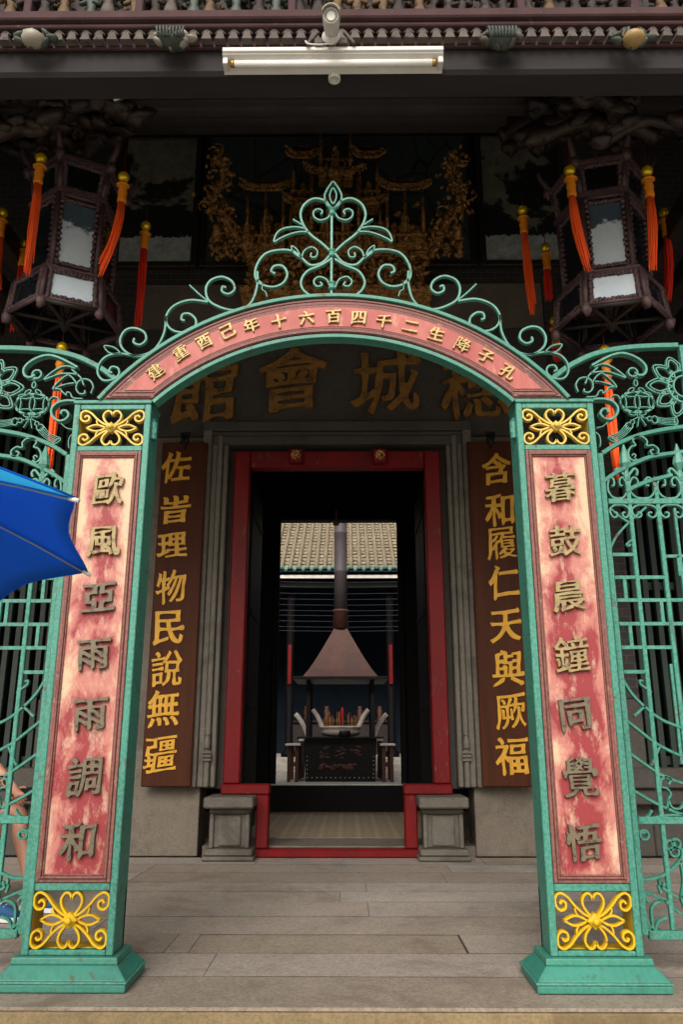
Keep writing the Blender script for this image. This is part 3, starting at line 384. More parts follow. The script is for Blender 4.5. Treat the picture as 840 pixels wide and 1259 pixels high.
 '十': [[-102,117,-107,104,-263,84,-439,86,-497,91,-500,79,-468,-10,-452,-20,-417,-10,-248,-2,-103,-7,-85,-23,-62,-225,-81,-428,-71,-463,-48,-491,-23,-493,38,-423,46,-400,64,-205,71,-12,86,12,278,40,468,50,488,72,500,109,500,143,465,190,437,193,385,164,228,123,80,93,48,124,48,267,61,414,47,448,24,473,-9,486,-122,493,-135,481,-106,378,-95,235]],
 '六': [[-436,197,-488,204,-500,191,-474,99,-462,98,-424,111,28,97,466,161,492,183,500,218,498,249,474,295,451,300,394,273,-17,212],[-257,-60,-273,-73,-302,-135,-350,-206,-391,-271,-424,-343,-470,-411,-466,-424,-410,-452,-368,-482,-352,-480,-302,-421,-251,-357,-211,-283,-125,-127,-88,-80,-84,-52,-106,-30,-136,-9,-191,14,-246,45,-257,36,-243,-58,-246,-64],[100,-92,132,-110,225,-235,321,-360,405,-413,410,-413,477,-312,468,-290,445,-273,400,-206,348,-140,237,-12,186,23,157,53,124,61,35,24,23,-3,46,-73,64,-86],[-108,363,-96,361,-69,279,-58,249,-46,228,7,186,39,192,99,306,102,302,94,305,87,311,71,343,46,388,34,426,21,432,9,442,-10,472,-34,482,-136,474,-158,448,-143,364,-127,350]],
 '百': [[-337,178,-351,161,-320,-141,-319,-445,-310,-473,-292,-498,-277,-500,-203,-439,-197,-430,-197,-423,-186,-416,19,-420,216,-393,229,-401,241,-431,274,-468,290,-463,350,-396,364,-370,372,-77,362,213,347,227,201,198,55,198,49,205,54,300,80,328,268,335,458,363,477,382,494,415,494,449,465,497,431,500,383,468,-23,403,-429,398,-479,403,-494,389,-466,299,-446,289,-410,300,-253,319,-104,304,-102,301,-106,291,-106,213,-108,193,-121,174,-233,162],[-183,-184,-167,-169,24,-137,215,-133,236,-153,248,-194,240,-277,214,-303,24,-314,-166,-330,-190,-307,-193,-246],[-171,-64,-181,-51,-200,68,-182,92,12,87,202,110,221,97,227,-23,213,-40,23,-72]],
 '四': [[-463,418,-476,392,-433,-15,-465,-437,-456,-473,-433,-497,-410,-500,-337,-426,-326,-405,-324,-392,-310,-376,-7,-330,293,-320,312,-330,323,-362,356,-407,383,-414,449,-350,462,-317,476,83,475,486,456,500,3,474],[-298,-277,-320,-253,-307,30,-311,311,-289,338,-207,347,-188,329,-187,244,-197,142,-219,46,-252,-24,-298,-88,-360,-137,-362,-160,-334,-190,-311,-224,-292,-226,-170,-130,-111,-55,-65,29,-34,124,-23,244,-35,354,-14,382,19,381,43,359,40,51,57,-29,72,-48,94,-66,159,-83,291,-69,393,-60,416,-43,427,-12,431,23,398,70,368,71,331,48,326,46,330,36,315,24,293,21,209,24,202,29,195,64,175,226,206,369,213,379,301,387,317,377,350,93,305,-187,295,-200,2,-239]],
 '千': [[196,444,90,426,-141,376,-267,366,-344,332,-407,329,-417,314,-404,276,-403,248,-384,237,-309,261,-255,265,-203,278,-91,302,-79,303,-70,291,-68,191,-89,107,-105,93,-262,70,-438,68,-490,63,-500,46,-473,-29,-464,-31,-432,-24,-261,-8,-113,-16,-98,-30,-82,-221,-85,-418,-75,-452,-49,-484,-22,-482,32,-426,42,-394,33,-211,60,-25,75,-9,268,22,456,7,489,27,500,66,495,99,471,143,449,145,396,120,230,95,84,86,63,108,53,206,75,313,82,318,94,319,156,327,207,342,301,377,353,415,372,441,378,468,360,484]],
 '二': [[-320,315,-377,324,-391,308,-361,215,-343,204,-306,217,62,217,406,249,431,268,443,312,435,339,410,387,387,392,330,362,4,327],[-429,-282,-488,-275,-500,-287,-468,-386,-449,-392,-412,-374,35,-369,466,-337,489,-315,500,-268,496,-239,461,-193,446,-187,386,-220,-23,-259]],
 '生': [[-317,343,-341,279,-375,217,-446,105,-482,46,-479,31,-395,-33,-368,-35,-335,7,-308,47,-286,93,-271,135,-244,155,-174,164,-111,158,-97,139,-86,63,-95,-19,-115,-39,-343,-44,-396,-43,-407,-53,-374,-140,-357,-149,-330,-141,-211,-140,-111,-140,-95,-151,-80,-247,-77,-341,-93,-367,-254,-389,-485,-362,-500,-382,-461,-468,-445,-476,-413,-461,39,-443,474,-396,496,-374,500,-338,495,-309,464,-271,448,-263,395,-286,234,-313,88,-328,79,-321,54,-230,48,-131,72,-105,226,-85,374,-73,395,-58,408,-24,407,11,378,54,346,59,298,24,69,-23,46,-3,46,77,58,154,71,175,239,208,404,220,422,239,428,272,426,298,404,338,389,344,335,322,75,275,62,293,70,407,63,435,42,456,15,464,-93,476,-111,462,-95,362,-94,271,-109,257,-206,239,-218,249,-189,300,-160,347,-149,355,-147,372,-169,404,-194,421,-304,465,-324,445,-301,351,-309,340]],
 '降': [[252,349,214,300,168,250,158,249,136,259,78,303,63,325,64,333,69,334,165,345],[74,500,47,489,10,412,-18,371,-57,323,-149,247,-149,229,-124,206,-108,182,-87,182,-53,213,-19,237,-6,258,14,259,28,236,62,207,82,189,80,171,18,138,-70,97,-113,77,-161,63,-164,58,-147,31,-140,-1,-127,-4,-26,27,75,71,121,104,152,120,169,125,197,115,279,83,320,77,363,64,415,58,435,71,471,133,468,142,424,152,341,170,269,196,255,199,255,195,274,210,303,246,353,329,389,409,383,427,341,434,320,424,222,412,140,415,130,427,148,473,144,484],[-86,-25,-124,-22,-137,-36,-127,-104,-106,-117,-77,-104,17,-87,94,-94,110,-112,106,-203,85,-229,-16,-236,-31,-218,-7,-150,-17,-133,-84,-124,-109,-137,-121,-172,-139,-216,-149,-266,-162,-299,-153,-315,-33,-295,84,-299,100,-319,104,-430,127,-472,151,-472,186,-434,200,-399,210,-309,224,-296,328,-271,433,-255,449,-239,460,-188,441,-162,421,-158,380,-181,291,-200,228,-206,213,-192,208,-101,232,-68,320,-50,410,-61,440,-41,447,-13,450,17,433,50,403,55,363,27,232,-11,217,9,216,54,206,72,185,80,116,86,99,73,112,-8,112,-11,14,-18],[-440,418,-430,-17,-471,-452,-460,-483,-446,-494,-419,-500,-386,-467,-372,-433,-372,-46,-353,340,-332,361,-261,352,-257,347,-271,276,-308,181,-326,147,-327,114,-294,75,-266,30,-253,-10,-249,-47,-254,-109,-273,-141,-282,-147,-290,-152,-319,-158,-356,-160,-360,-167,-353,-194,-351,-222,-338,-229,-266,-232,-223,-230,-197,-219,-158,-184,-142,-138,-138,-85,-141,-39,-149,3,-203,93,-235,125,-236,153,-200,224,-156,312,-126,394,-136,422,-179,449,-195,451,-211,449,-331,428]],
 '子': [[-88,207,-102,171,-83,76,-102,48,-441,11,-495,4,-500,-5,-473,-93,-454,-99,-424,-86,-254,-69,-100,-33,-74,-57,-96,-322,-99,-335,-91,-339,-97,-335,-92,-329,-141,-342,-193,-358,-269,-364,-277,-373,-263,-420,-263,-451,-245,-457,-157,-436,-108,-430,-63,-426,-19,-414,15,-400,37,-383,59,-354,65,-313,56,-171,63,-44,84,-26,273,-17,463,-33,489,-8,500,25,490,62,460,108,433,119,384,104,222,82,80,72,61,93,57,149,65,162,137,216,195,257,246,301,342,394,345,411,287,452,266,457,236,448,-63,412,-367,386,-419,387,-425,371,-393,294,-382,293,-350,305,-110,338,128,345,134,357,120,353,47,293,7,262,-31,241]],
 '孔': [[78,-313,75,-381,86,-407,98,-422,120,-434,147,-440,209,-430,342,-421,391,-409,417,-397,438,-385,450,-364,466,-341,478,-302,500,-172,488,-154,445,-141,385,-123,340,-296,334,-311,233,-338,222,-341,218,-337,212,-292,202,71,201,418,187,447,171,463,143,477,40,493,17,465,47,375,75,34],[-257,185,-272,154,-261,76,-261,-1,-278,-27,-345,-72,-433,-89,-493,-73,-499,-87,-456,-179,-431,-188,-398,-170,-279,-125,-254,-142,-246,-253,-277,-381,-281,-389,-274,-395,-264,-394,-271,-383,-398,-378,-422,-406,-403,-452,-398,-477,-384,-490,-312,-493,-269,-493,-238,-484,-174,-453,-160,-440,-150,-417,-137,-383,-122,-230,-118,-100,-102,-76,81,-27,106,0,112,39,102,73,66,113,40,118,-15,94,-107,30,-127,41,-137,134,-126,151,-79,196,-47,234,-16,281,18,319,45,359,46,388,-5,418,-28,419,-52,406,-442,387,-489,395,-500,385,-473,303,-451,293,-418,306,-282,316,-136,308,-143,307,-169,278,-221,210]],
 '佐': [[-14,409,-24,315,-30,285,-46,267,-114,259,-191,256,-236,249,-245,237,-215,163,-208,159,-174,174,-73,178,-63,162,-82,103,-115,6,-156,-83,-244,-239,-290,-314,-286,-327,-249,-351,-219,-381,-212,-382,-165,-327,-127,-277,-92,-221,-37,-105,-33,-90,-37,-78,-46,-73,-52,-74,-55,-67,7,-47,37,-42,88,-45,107,-66,102,-176,89,-286,72,-306,-10,-320,-110,-331,-158,-334,-167,-346,-141,-423,-129,-425,-97,-418,178,-384,433,-376,452,-366,457,-340,455,-310,435,-277,419,-269,371,-289,236,-285,225,-277,215,-166,226,-58,251,-35,340,-51,428,-60,459,-32,473,2,465,37,437,74,417,81,369,72,195,38,33,35,35,56,70,152,76,184,91,195,462,221,478,233,492,258,492,287,469,329,446,335,400,311,251,302,107,297,110,303,109,319,115,367,115,406,124,431,120,440,98,461,71,476,-26,500,-35,483,-16,402],[-280,371,-288,355,-309,285,-345,213,-391,151,-442,91,-492,28,-491,2,-470,-32,-448,-78,-437,-80,-386,-36,-356,-3,-332,34,-331,40,-336,44,-343,40,-347,-210,-358,-451,-349,-482,-333,-500,-310,-500,-275,-445,-264,-418,-235,-111,-225,198,-206,236,-181,279,-163,326,-152,358,-139,377,-127,383,-127,400,-145,420,-172,436,-262,474,-280,452,-265,381,-271,378]],
 '旹': [[-232,-310,-208,-289,-24,-271,162,-259,170,-268,171,-299,160,-319,-20,-353,-209,-376,-235,-355],[-206,-204,-218,-192,-213,-158,-203,-144,-20,-112,170,-87,188,-107,179,-143,165,-161,-24,-205],[-346,-43,-371,-70,-365,-277,-374,-480,-357,-500,-234,-489,-227,-479,-230,-465,-215,-448,-19,-438,174,-406,184,-416,190,-435,320,-426,343,-398,322,-199,353,6,326,28,-12,-37],[-70,293,-91,270,-159,256,-228,260,-243,282,-233,352,-245,385,-269,413,-301,429,-415,437,-423,422,-398,324,-395,183,-380,167,-235,187,-93,175,-79,160,-81,136,-98,117,-258,91,-435,104,-482,115,-499,90,-474,9,-459,3,-428,8,30,43,466,86,489,105,499,138,497,171,477,203,454,208,407,187,91,138,73,153,73,183,92,200,241,228,384,257,389,264,390,348,410,431,403,465,381,488,348,500,236,493,228,486,245,386,251,340,233,323,98,306,87,317,85,423,70,451,47,473,21,485,-95,494,-110,475,-78,381]],
 '理': [[1,126,11,146,58,156,79,140,77,71,60,54,17,54,7,62],[196,152,217,171,258,171,276,158,285,93,266,66,219,60,193,82],[-16,306,7,332,49,333,65,316,70,252,51,230,7,222,-16,241],[205,333,211,342,254,348,272,335,268,275,253,261,214,260,205,270],[-162,-361,-205,-358,-209,-364,-192,-439,-178,-448,-148,-433,174,-379,474,-391,496,-372,500,-344,498,-315,475,-281,457,-275,411,-290,246,-295,234,-282,238,-212,243,-206,345,-184,441,-182,460,-172,469,-147,468,-115,446,-75,418,-68,376,-91,297,-112,240,-104,221,-87,208,-29,231,1,317,10,406,-9,427,11,400,220,411,427,390,448,136,425,-121,384,-132,371,-130,166,-131,-44,-105,-55,-22,-39,62,-34,78,-45,80,-102,68,-123,-3,-150,-137,-142,-153,-161,-121,-232,-107,-237,-77,-221,5,-199,73,-202,90,-223,92,-300,71,-323,-35,-348],[-405,-296,-432,-302,-479,-298,-494,-329,-438,-419,-414,-428,-376,-415,-227,-327,-88,-268,-70,-246,-64,-208,-74,-183,-107,-135,-133,-129,-173,-153,-195,-173,-200,-193,-207,-191,-216,-108,-214,-28,-199,-8,-124,-4,-99,12,-88,46,-94,81,-126,115,-152,119,-197,88,-215,81,-227,87,-237,171,-233,247,-210,268,-123,278,-106,299,-102,323,-102,350,-119,386,-137,389,-183,368,-312,344,-439,333,-482,337,-500,321,-480,237,-457,230,-439,234,-413,247,-381,247,-361,233,-355,157,-358,78,-372,62,-425,61,-469,61,-478,48,-444,-22,-434,-26,-393,-18,-367,-24,-348,-45,-324,-147,-338,-250,-353,-276]],
 '物': [[20,401,-8,328,-32,253,-62,187,-95,125,-137,79,-135,51,-102,34,-77,16,-55,22,-11,102,43,183,60,221,80,236,96,236,106,222,58,87,22,7,-23,-64,-67,-126,-103,-185,-102,-202,-75,-222,-44,-245,-17,-242,37,-183,72,-102,155,72,204,242,223,260,242,266,253,250,225,142,180,21,143,-95,36,-299,-25,-385,-24,-396,36,-424,48,-423,125,-345,190,-241,243,-124,289,5,324,141,366,269,363,268,361,266,356,271,361,189,350,102,341,-141,326,-272,316,-301,306,-308,300,-315,295,-319,186,-327,176,-341,193,-376,194,-401,208,-410,260,-409,297,-404,338,-395,372,-384,417,-346,441,-309,450,-252,446,-40,442,40,469,118,478,321,476,349,471,360,110,320,106,328,114,349,141,423,149,436,156,440,160,458,142,475,117,490,43,500,29,488,34,426],[-407,251,-425,138,-439,86,-454,52,-449,34,-418,17,-388,-9,-368,0,-340,71,-322,110,-316,134,-308,140,-292,143,-286,134,-275,44,-268,-44,-286,-74,-397,-111,-432,-109,-466,-104,-478,-127,-425,-206,-400,-218,-370,-203,-289,-152,-256,-168,-246,-307,-246,-453,-237,-483,-218,-500,-190,-500,-149,-459,-139,-420,-170,-276,-166,-124,-143,-101,-41,-69,-19,-42,-19,-17,-30,13,-53,43,-74,50,-118,33,-155,0,-160,2,-166,72,-163,144,-148,161,-67,171,-44,189,-32,213,-34,243,-52,281,-77,287,-122,258,-149,248,-160,256,-160,334,-151,407,-153,429,-166,444,-188,452,-262,453,-267,448,-255,379,-272,250,-278,240,-292,241,-297,244,-288,329,-293,345,-301,358,-318,370,-387,400,-402,389,-392,323]],
 '民': [[-448,-491,-423,-500,-367,-462,-262,-412,-165,-388,-79,-359,-10,-339,4,-318,-7,-250,-26,-240,-145,-284,-271,-324,-298,-300,-284,-115,-267,-97,-164,-80,-56,-81,-34,-104,-3,-189,41,-282,98,-349,144,-386,211,-417,300,-434,353,-423,377,-406,393,-392,411,-365,427,-340,437,-285,451,-216,440,-196,399,-183,347,-154,340,-159,325,-249,309,-299,295,-323,297,-328,302,-324,298,-319,289,-321,255,-299,206,-244,137,-136,117,-98,126,-85,287,-59,442,-66,470,-40,482,-3,477,34,446,76,409,83,364,62,223,10,85,3,66,21,61,44,49,81,43,122,43,140,53,158,334,169,349,193,327,331,344,482,325,500,-61,468,-443,458,-462,438,-444,68,-433,-316,-451,-355,-463,-376,-482,-388,-482,-415,-465,-448],[-75,15,-75,7,-181,-1,-276,11,-285,20,-301,125,-284,146,-200,154,-106,144,-96,134,-87,70,-83,30],[-316,352,-295,377,-62,391,173,384,190,365,191,272,179,260,-55,234,-288,232,-316,255]],
 '說': [[52,111,70,127,266,131,287,115,285,6,269,-14,169,-26,73,-24,48,0],[-403,128,-440,129,-451,111,-433,45,-420,46,-392,57,-249,79,-123,89,-108,103,-106,122,-108,147,-121,170,-135,173,-173,160],[-406,-11,-440,-9,-452,-25,-431,-79,-417,-86,-393,-73,-248,-46,-125,-61,-92,-36,-86,-9,-92,21,-112,51,-137,56,-177,40,-290,2],[-472,254,-482,236,-473,173,-454,164,-423,175,-246,215,-85,231,-68,239,-58,258,-58,288,-69,319,-98,324,-131,299,-283,270],[-339,357,-323,356,-314,330,-298,300,-293,265,-270,263,-205,318,-198,340,-212,376,-233,414,-263,431,-285,453,-299,452,-351,422,-367,405,-363,356,-354,351],[279,492,260,500,205,484,196,461,202,415,207,406,220,410,233,397,250,358,270,313,296,269,322,228,334,220,334,215,143,215,-37,193,-42,183,-46,49,-64,-89,-37,-115,9,-108,18,-118,16,-157,-1,-278,-27,-331,-71,-372,-124,-401,-128,-413,-87,-465,-70,-468,11,-408,64,-362,108,-312,124,-249,128,-173,129,-105,148,-85,172,-83,195,-103,208,-219,187,-346,193,-390,204,-415,222,-434,249,-446,304,-449,388,-438,449,-418,467,-386,476,-347,482,-274,469,-249,433,-234,390,-207,369,-222,377,-318,374,-351,367,-361,319,-357,316,-358,317,-355,310,-338,284,-213,292,-109,310,-90,382,-87,399,-73,378,37,397,156,408,145,422,147,447,190,472,218,472,237,407,310,378,349,348,398,323,443],[27,420,13,414,-38,322,-94,228,-130,195,-130,181,-107,157,-91,131,-79,131,-27,190,12,220,43,262,71,303,93,349,117,394,136,413,136,422,124,436,104,452,42,491,28,480,35,423,33,419],[-418,-146,-430,-164,-415,-321,-416,-482,-396,-500,-323,-482,-310,-469,-312,-451,-296,-432,-201,-411,-112,-397,-106,-386,-122,-255,-105,-115,-131,-92,-273,-131],[-323,-227,-309,-206,-231,-190,-209,-211,-204,-324,-223,-340,-298,-352,-314,-338]],
 '無': [[-164,-312,-138,-399,-136,-432,-129,-436,-44,-416,-31,-405,-37,-322,-41,-275,-47,-256,-77,-222,-107,-212,-189,-226,-201,-247,-183,-313],[52,-292,68,-333,79,-378,89,-416,117,-427,202,-398,213,-374,198,-341,173,-297,148,-246,134,-237,108,-211,89,-203,18,-201,-1,-224,18,-283,26,-290],[254,-255,281,-271,331,-345,367,-415,388,-421,474,-389,479,-368,464,-331,403,-250,373,-214,356,-207,327,-195,314,-174,287,-164,220,-187,210,-200,225,-249,237,-259],[-360,-299,-366,-302,-405,-380,-439,-442,-447,-461,-428,-497,-405,-500,-373,-471,-334,-462,-313,-449,-295,-414,-269,-364,-254,-325,-234,-294,-230,-276,-250,-265,-275,-250,-358,-232,-363,-240,-349,-305],[-431,-155,-475,-150,-489,-161,-458,-236,-443,-239,-415,-226,29,-156,453,-161,481,-142,489,-115,481,-85,458,-46,426,-44,392,-63,333,-71,311,-51,308,68,329,87,415,82,438,97,446,125,441,154,423,191,397,203,326,180,314,189,317,311,335,329,417,325,439,338,454,365,454,396,433,432,408,440,368,415,82,388,-192,375,-182,366,-180,371,-155,408,-141,414,-137,439,-155,456,-182,473,-258,500,-276,486,-272,415,-270,414,-276,419,-290,410,-349,307,-429,218,-479,183,-480,153,-448,130,-420,104,-392,110,-362,142,-335,180,-334,177,-331,180,-335,182,-344,118,-358,108,-454,103,-472,78,-447,4,-426,1,-412,3,-359,13,-344,0,-331,-120,-351,-147],[-182,276,-165,264,-155,146,-177,118,-212,112,-236,134,-225,258,-204,272],[-40,284,-30,300,2,309,21,293,12,172,-7,155,-36,148,-52,164],[124,302,148,325,184,327,201,305,194,185,179,171,145,168,127,182],[-179,50,-154,31,-164,-92,-177,-107,-200,-109,-218,-102,-229,15,-214,45],[-60,42,-35,69,-6,67,13,48,25,-71,5,-93,-31,-94,-51,-75],[136,61,145,72,177,77,190,65,197,-55,184,-70,146,-76,130,-60]],
 '疆': [[-78,422,-111,420,-116,409,-97,349,-65,358,209,394,469,411,486,430,490,446,481,472,464,495,449,500,416,486],[-71,33,-107,33,-118,11,-99,-41,-87,-49,-62,-37,215,15,475,26,492,41,498,58,499,82,486,106,467,113,432,104,181,60],[-123,-384,-162,-382,-182,-401,-161,-466,-140,-474,-116,-465,181,-407,462,-396,486,-381,495,-356,490,-328,477,-296,451,-293,414,-311,140,-368],[-26,325,-39,308,-23,196,-37,81,-23,63,189,108,399,117,419,138,415,250,419,370,399,383,187,352],[-42,-63,-58,-85,-55,-211,-75,-335,-56,-345,165,-306,389,-289,407,-270,397,-148,418,-25,406,-7,181,-47],[-394,195,-406,184,-420,107,-434,21,-442,-53,-429,-70,-324,-59,-215,-48,-191,-71,-201,-155,-224,-245,-234,-307,-247,-354,-255,-391,-260,-399,-271,-410,-275,-413,-389,-413,-400,-432,-390,-459,-389,-484,-369,-500,-314,-498,-247,-488,-203,-478,-185,-466,-166,-454,-159,-438,-145,-420,-132,-380,-124,-321,-120,-240,-109,-137,-88,-3,-80,29,-97,38,-204,9,-305,17,-315,33,-309,108,-285,127,-201,137,-116,143,-95,164,-112,281,-116,396,-129,407,-262,383,-453,394,-460,381,-436,318,-422,313,-399,322,-307,319,-229,325,-212,305,-214,232,-230,219,-307,192],[-453,-308,-486,-301,-499,-315,-476,-376,-461,-386,-433,-377,-313,-338,-206,-336,-180,-313,-174,-292,-179,-266,-194,-240,-218,-239,-253,-251,-273,-270,-286,-261,-282,-216,-261,-199,-208,-197,-189,-185,-189,-143,-199,-125,-214,-120,-268,-135,-278,-129,-279,-108,-280,-89,-289,-72,-308,-63,-370,-51,-385,-72,-376,-128,-371,-138,-376,-141,-418,-143,-452,-140,-463,-150,-447,-204,-435,-207,-426,-202,-401,-197,-385,-202,-373,-219,-374,-273,-397,-300],[56,172,78,196,127,196,145,183,145,160,124,135,76,126,54,146],[242,193,252,205,298,209,306,200,302,180,250,171,239,178],[64,267,76,283,120,288,133,278,137,262,123,245,80,237,61,250],[246,309,295,320,313,305,312,282,300,272,251,264,236,276],[35,-238,52,-225,103,-220,110,-230,115,-244,100,-258,49,-272,35,-259],[221,-211,235,-193,291,-181,308,-197,302,-222,287,-240,232,-241,223,-229],[61,-126,108,-118,116,-125,106,-140,57,-150,50,-145],[223,-103,242,-83,298,-73,316,-90,314,-115,293,-137,237,-139,222,-122]],
 '含': [[-68,164,-30,138,3,100,17,61,46,49,152,92,168,118,161,186,144,209,93,214,52,234,-34,283,-56,298,-79,294,-129,204,-122,187],[-342,-141,-361,-160,-375,-487,-355,-500,-248,-488,-240,-471,-240,-451,-219,-432,-27,-413,168,-387,183,-395,180,-415,197,-427,311,-410,321,-396,318,-234,336,-70,322,-54,256,-77,187,-74,185,-55,242,30,311,101,310,118,252,147,235,147,221,141,-48,96,-299,65,-347,70,-364,54,-343,-26,-322,-34,-292,-18,-85,18,98,23,28,-80,-11,-103,-177,-115],[-215,-361,-235,-336,-219,-236,-207,-223,-17,-178,172,-159,190,-177,185,-274,166,-296,-23,-325],[-2,500,-27,488,-70,412,-137,349,-207,276,-277,211,-368,162,-477,121,-482,96,-453,55,-436,30,-411,22,-324,63,-246,120,-96,222,-33,282,-9,319,21,325,51,302,112,255,181,212,257,178,332,152,417,129,434,140,482,212,392,249,243,321,174,354,110,391,81,413,77,438,89,457,88,467]],
 '履': [[51,-46,69,-24,174,-16,279,-30,282,-41,279,-48,175,-69,71,-81,54,-66],[45,43,65,60,168,54,275,63,274,46,173,17,66,8,48,21],[-158,227,-179,215,-203,181,-236,145,-278,107,-302,63,-315,35,-322,11,-306,1,-275,21,-228,34,-205,49,-180,76,-150,120,-96,195,-100,215],[-305,334,-284,361,-7,398,266,423,284,405,285,364,263,339,-12,325,-287,272,-308,290],[-387,419,-408,396,-394,260,-406,103,-407,18,-419,-77,-420,-273,-437,-368,-475,-450,-470,-466,-435,-480,-405,-500,-390,-489,-320,-294,-304,-187,-303,-79,-300,26,-303,121,-301,184,-285,209,42,254,370,282,382,296,375,387,392,481,375,500,-7,453],[274,-195,284,-213,276,-230,238,-261,207,-272,184,-270,157,-258,119,-232,97,-211,85,-218,100,-219,93,-223,186,-194],[-140,82,-161,72,-203,5,-257,-69,-292,-112,-292,-126,-301,-132,-347,-130,-353,-149,-283,-217,-255,-216,-235,-208,-232,-197,-235,-181,-228,-180,-220,-312,-216,-446,-205,-472,-192,-485,-170,-483,-139,-447,-125,-412,-144,-248,-141,-70,-136,-51,-98,5,-98,12,-83,18,-73,-2,-64,1,-52,18,-29,8,-33,-123,-13,-140,54,-130,56,-135,7,-183,-31,-216,-67,-254,-107,-288,-111,-313,-69,-343,-46,-342,19,-296,29,-286,38,-286,84,-318,100,-325,102,-316,50,-338,-31,-375,-78,-385,-85,-402,-66,-425,-59,-443,-49,-448,7,-428,107,-400,185,-364,213,-359,241,-368,330,-387,431,-402,438,-399,452,-379,475,-353,472,-339,423,-342,380,-339,302,-325,285,-320,281,-297,343,-244,379,-212,409,-176,401,-152,370,-136,355,-135,341,-138,246,-163,159,-158,150,-141,164,-114,178,-107,184,-112,295,-107,378,-113,400,-92,386,11,380,105,361,121,202,112,30,90,25,113,35,128,60,137,238,160,414,153,435,167,441,184,434,213,420,238,397,244,369,227,222,205,92,214,100,236,90,253,27,272,-5,258,-16,222,-30,181,-52,140,-76,102,-95,81,-120,76]],
 '仁': [[-109,315,-165,312,-169,305,-144,215,-128,209,-91,229,178,255,430,258,454,276,464,313,457,346,420,394,403,402,351,379,123,350],[-181,-285,-237,-286,-246,-299,-229,-391,-204,-399,-171,-386,148,-337,446,-333,471,-318,487,-277,483,-246,451,-196,429,-187,376,-216,96,-235],[-261,383,-271,371,-340,232,-378,160,-425,102,-484,39,-487,9,-437,-81,-408,-83,-361,-37,-312,30,-313,40,-320,46,-329,39,-334,-202,-354,-438,-344,-469,-328,-498,-300,-500,-243,-436,-227,-402,-228,-103,-197,206,-188,247,-153,343,-136,377,-119,395,-105,410,-105,423,-131,444,-162,463,-263,500,-274,489,-241,407,-252,386]],
 '天': [[-408,77,-463,85,-478,69,-440,-19,-427,-28,-394,-24,-248,-11,-114,-19,-111,-28,-120,-63,-150,-130,-200,-198,-267,-271,-355,-333,-427,-370,-488,-392,-500,-424,-466,-459,-442,-490,-419,-498,-196,-360,-118,-290,-54,-212,7,-123,10,-102,1,-106,8,-139,21,-170,121,-303,190,-354,280,-385,388,-408,408,-397,425,-362,455,-317,457,-310,353,-275,282,-229,221,-179,163,-122,118,-53,102,-11,118,20,290,47,464,50,490,70,500,109,496,139,465,180,447,185,392,162,231,135,78,101,64,109,68,128,70,204,72,294,85,307,252,343,419,355,440,372,451,411,447,438,417,486,388,498,335,462,-23,407,-384,377,-438,383,-447,368,-421,281,-396,273,-367,283,-224,299,-97,303,-69,277,-70,187,-75,152,-83,97,-87,90,-245,68]],
 '與': [[125,-325,174,-352,273,-395,305,-407,327,-424,349,-451,372,-454,456,-412,464,-392,455,-339,435,-319,379,-319,335,-295,233,-256,122,-210,97,-202,84,-208,57,-288,67,-300],[-225,-261,-271,-296,-359,-359,-408,-389,-457,-427,-476,-457,-485,-481,-469,-497,-432,-486,-352,-462,-306,-438,-190,-385,-143,-349,-116,-299,-108,-269,-109,-249,-118,-239,-156,-247],[-371,384,-388,349,-366,105,-390,-146,-406,-161,-446,-166,-493,-165,-500,-174,-480,-248,-468,-255,-440,-246,17,-229,459,-196,492,-166,500,-136,494,-103,473,-68,445,-64,380,-91,377,-31,377,63,388,168,408,270,418,370,416,458,390,478,294,454,175,433,138,436,129,423,150,358,165,357,190,367,268,375,288,353,287,273,264,254,187,249,145,245,131,231,149,159,169,151,196,164,260,170,274,156,266,87,250,66,174,57,132,60,114,35,135,-30,151,-33,179,-24,241,-19,260,-35,253,-105,230,-130,149,-139,127,-120,133,32,154,185,136,203,9,181,-14,201,-15,262,10,287,86,296,155,294,174,307,179,330,176,357,157,388,136,392,100,375,12,362,-6,378,2,415,-8,441,-25,458,-52,470,-134,480,-148,462,-131,391,-123,244,-132,117,-111,100,-51,116,13,112,30,91,12,-135,0,-148,-15,-149,-27,-137,-24,-57,-10,28,-18,52,-29,71,-55,82,-138,90,-153,70,-140,5,-141,-141,-162,-164,-248,-158,-265,-145,-273,-69,-248,-44,-139,-54,-112,-41,-101,-15,-103,18,-123,49,-151,58,-189,32,-247,21,-274,43,-263,117,-241,134,-131,125,-104,146,-97,173,-103,203,-118,235,-145,245,-241,230,-245,235,-249,317,-240,320,-205,344,-168,357,-106,374,-89,392,-92,422,-107,452,-159,494,-186,497,-222,477,-225,468,-214,455,-218,435,-245,423,-288,411]],
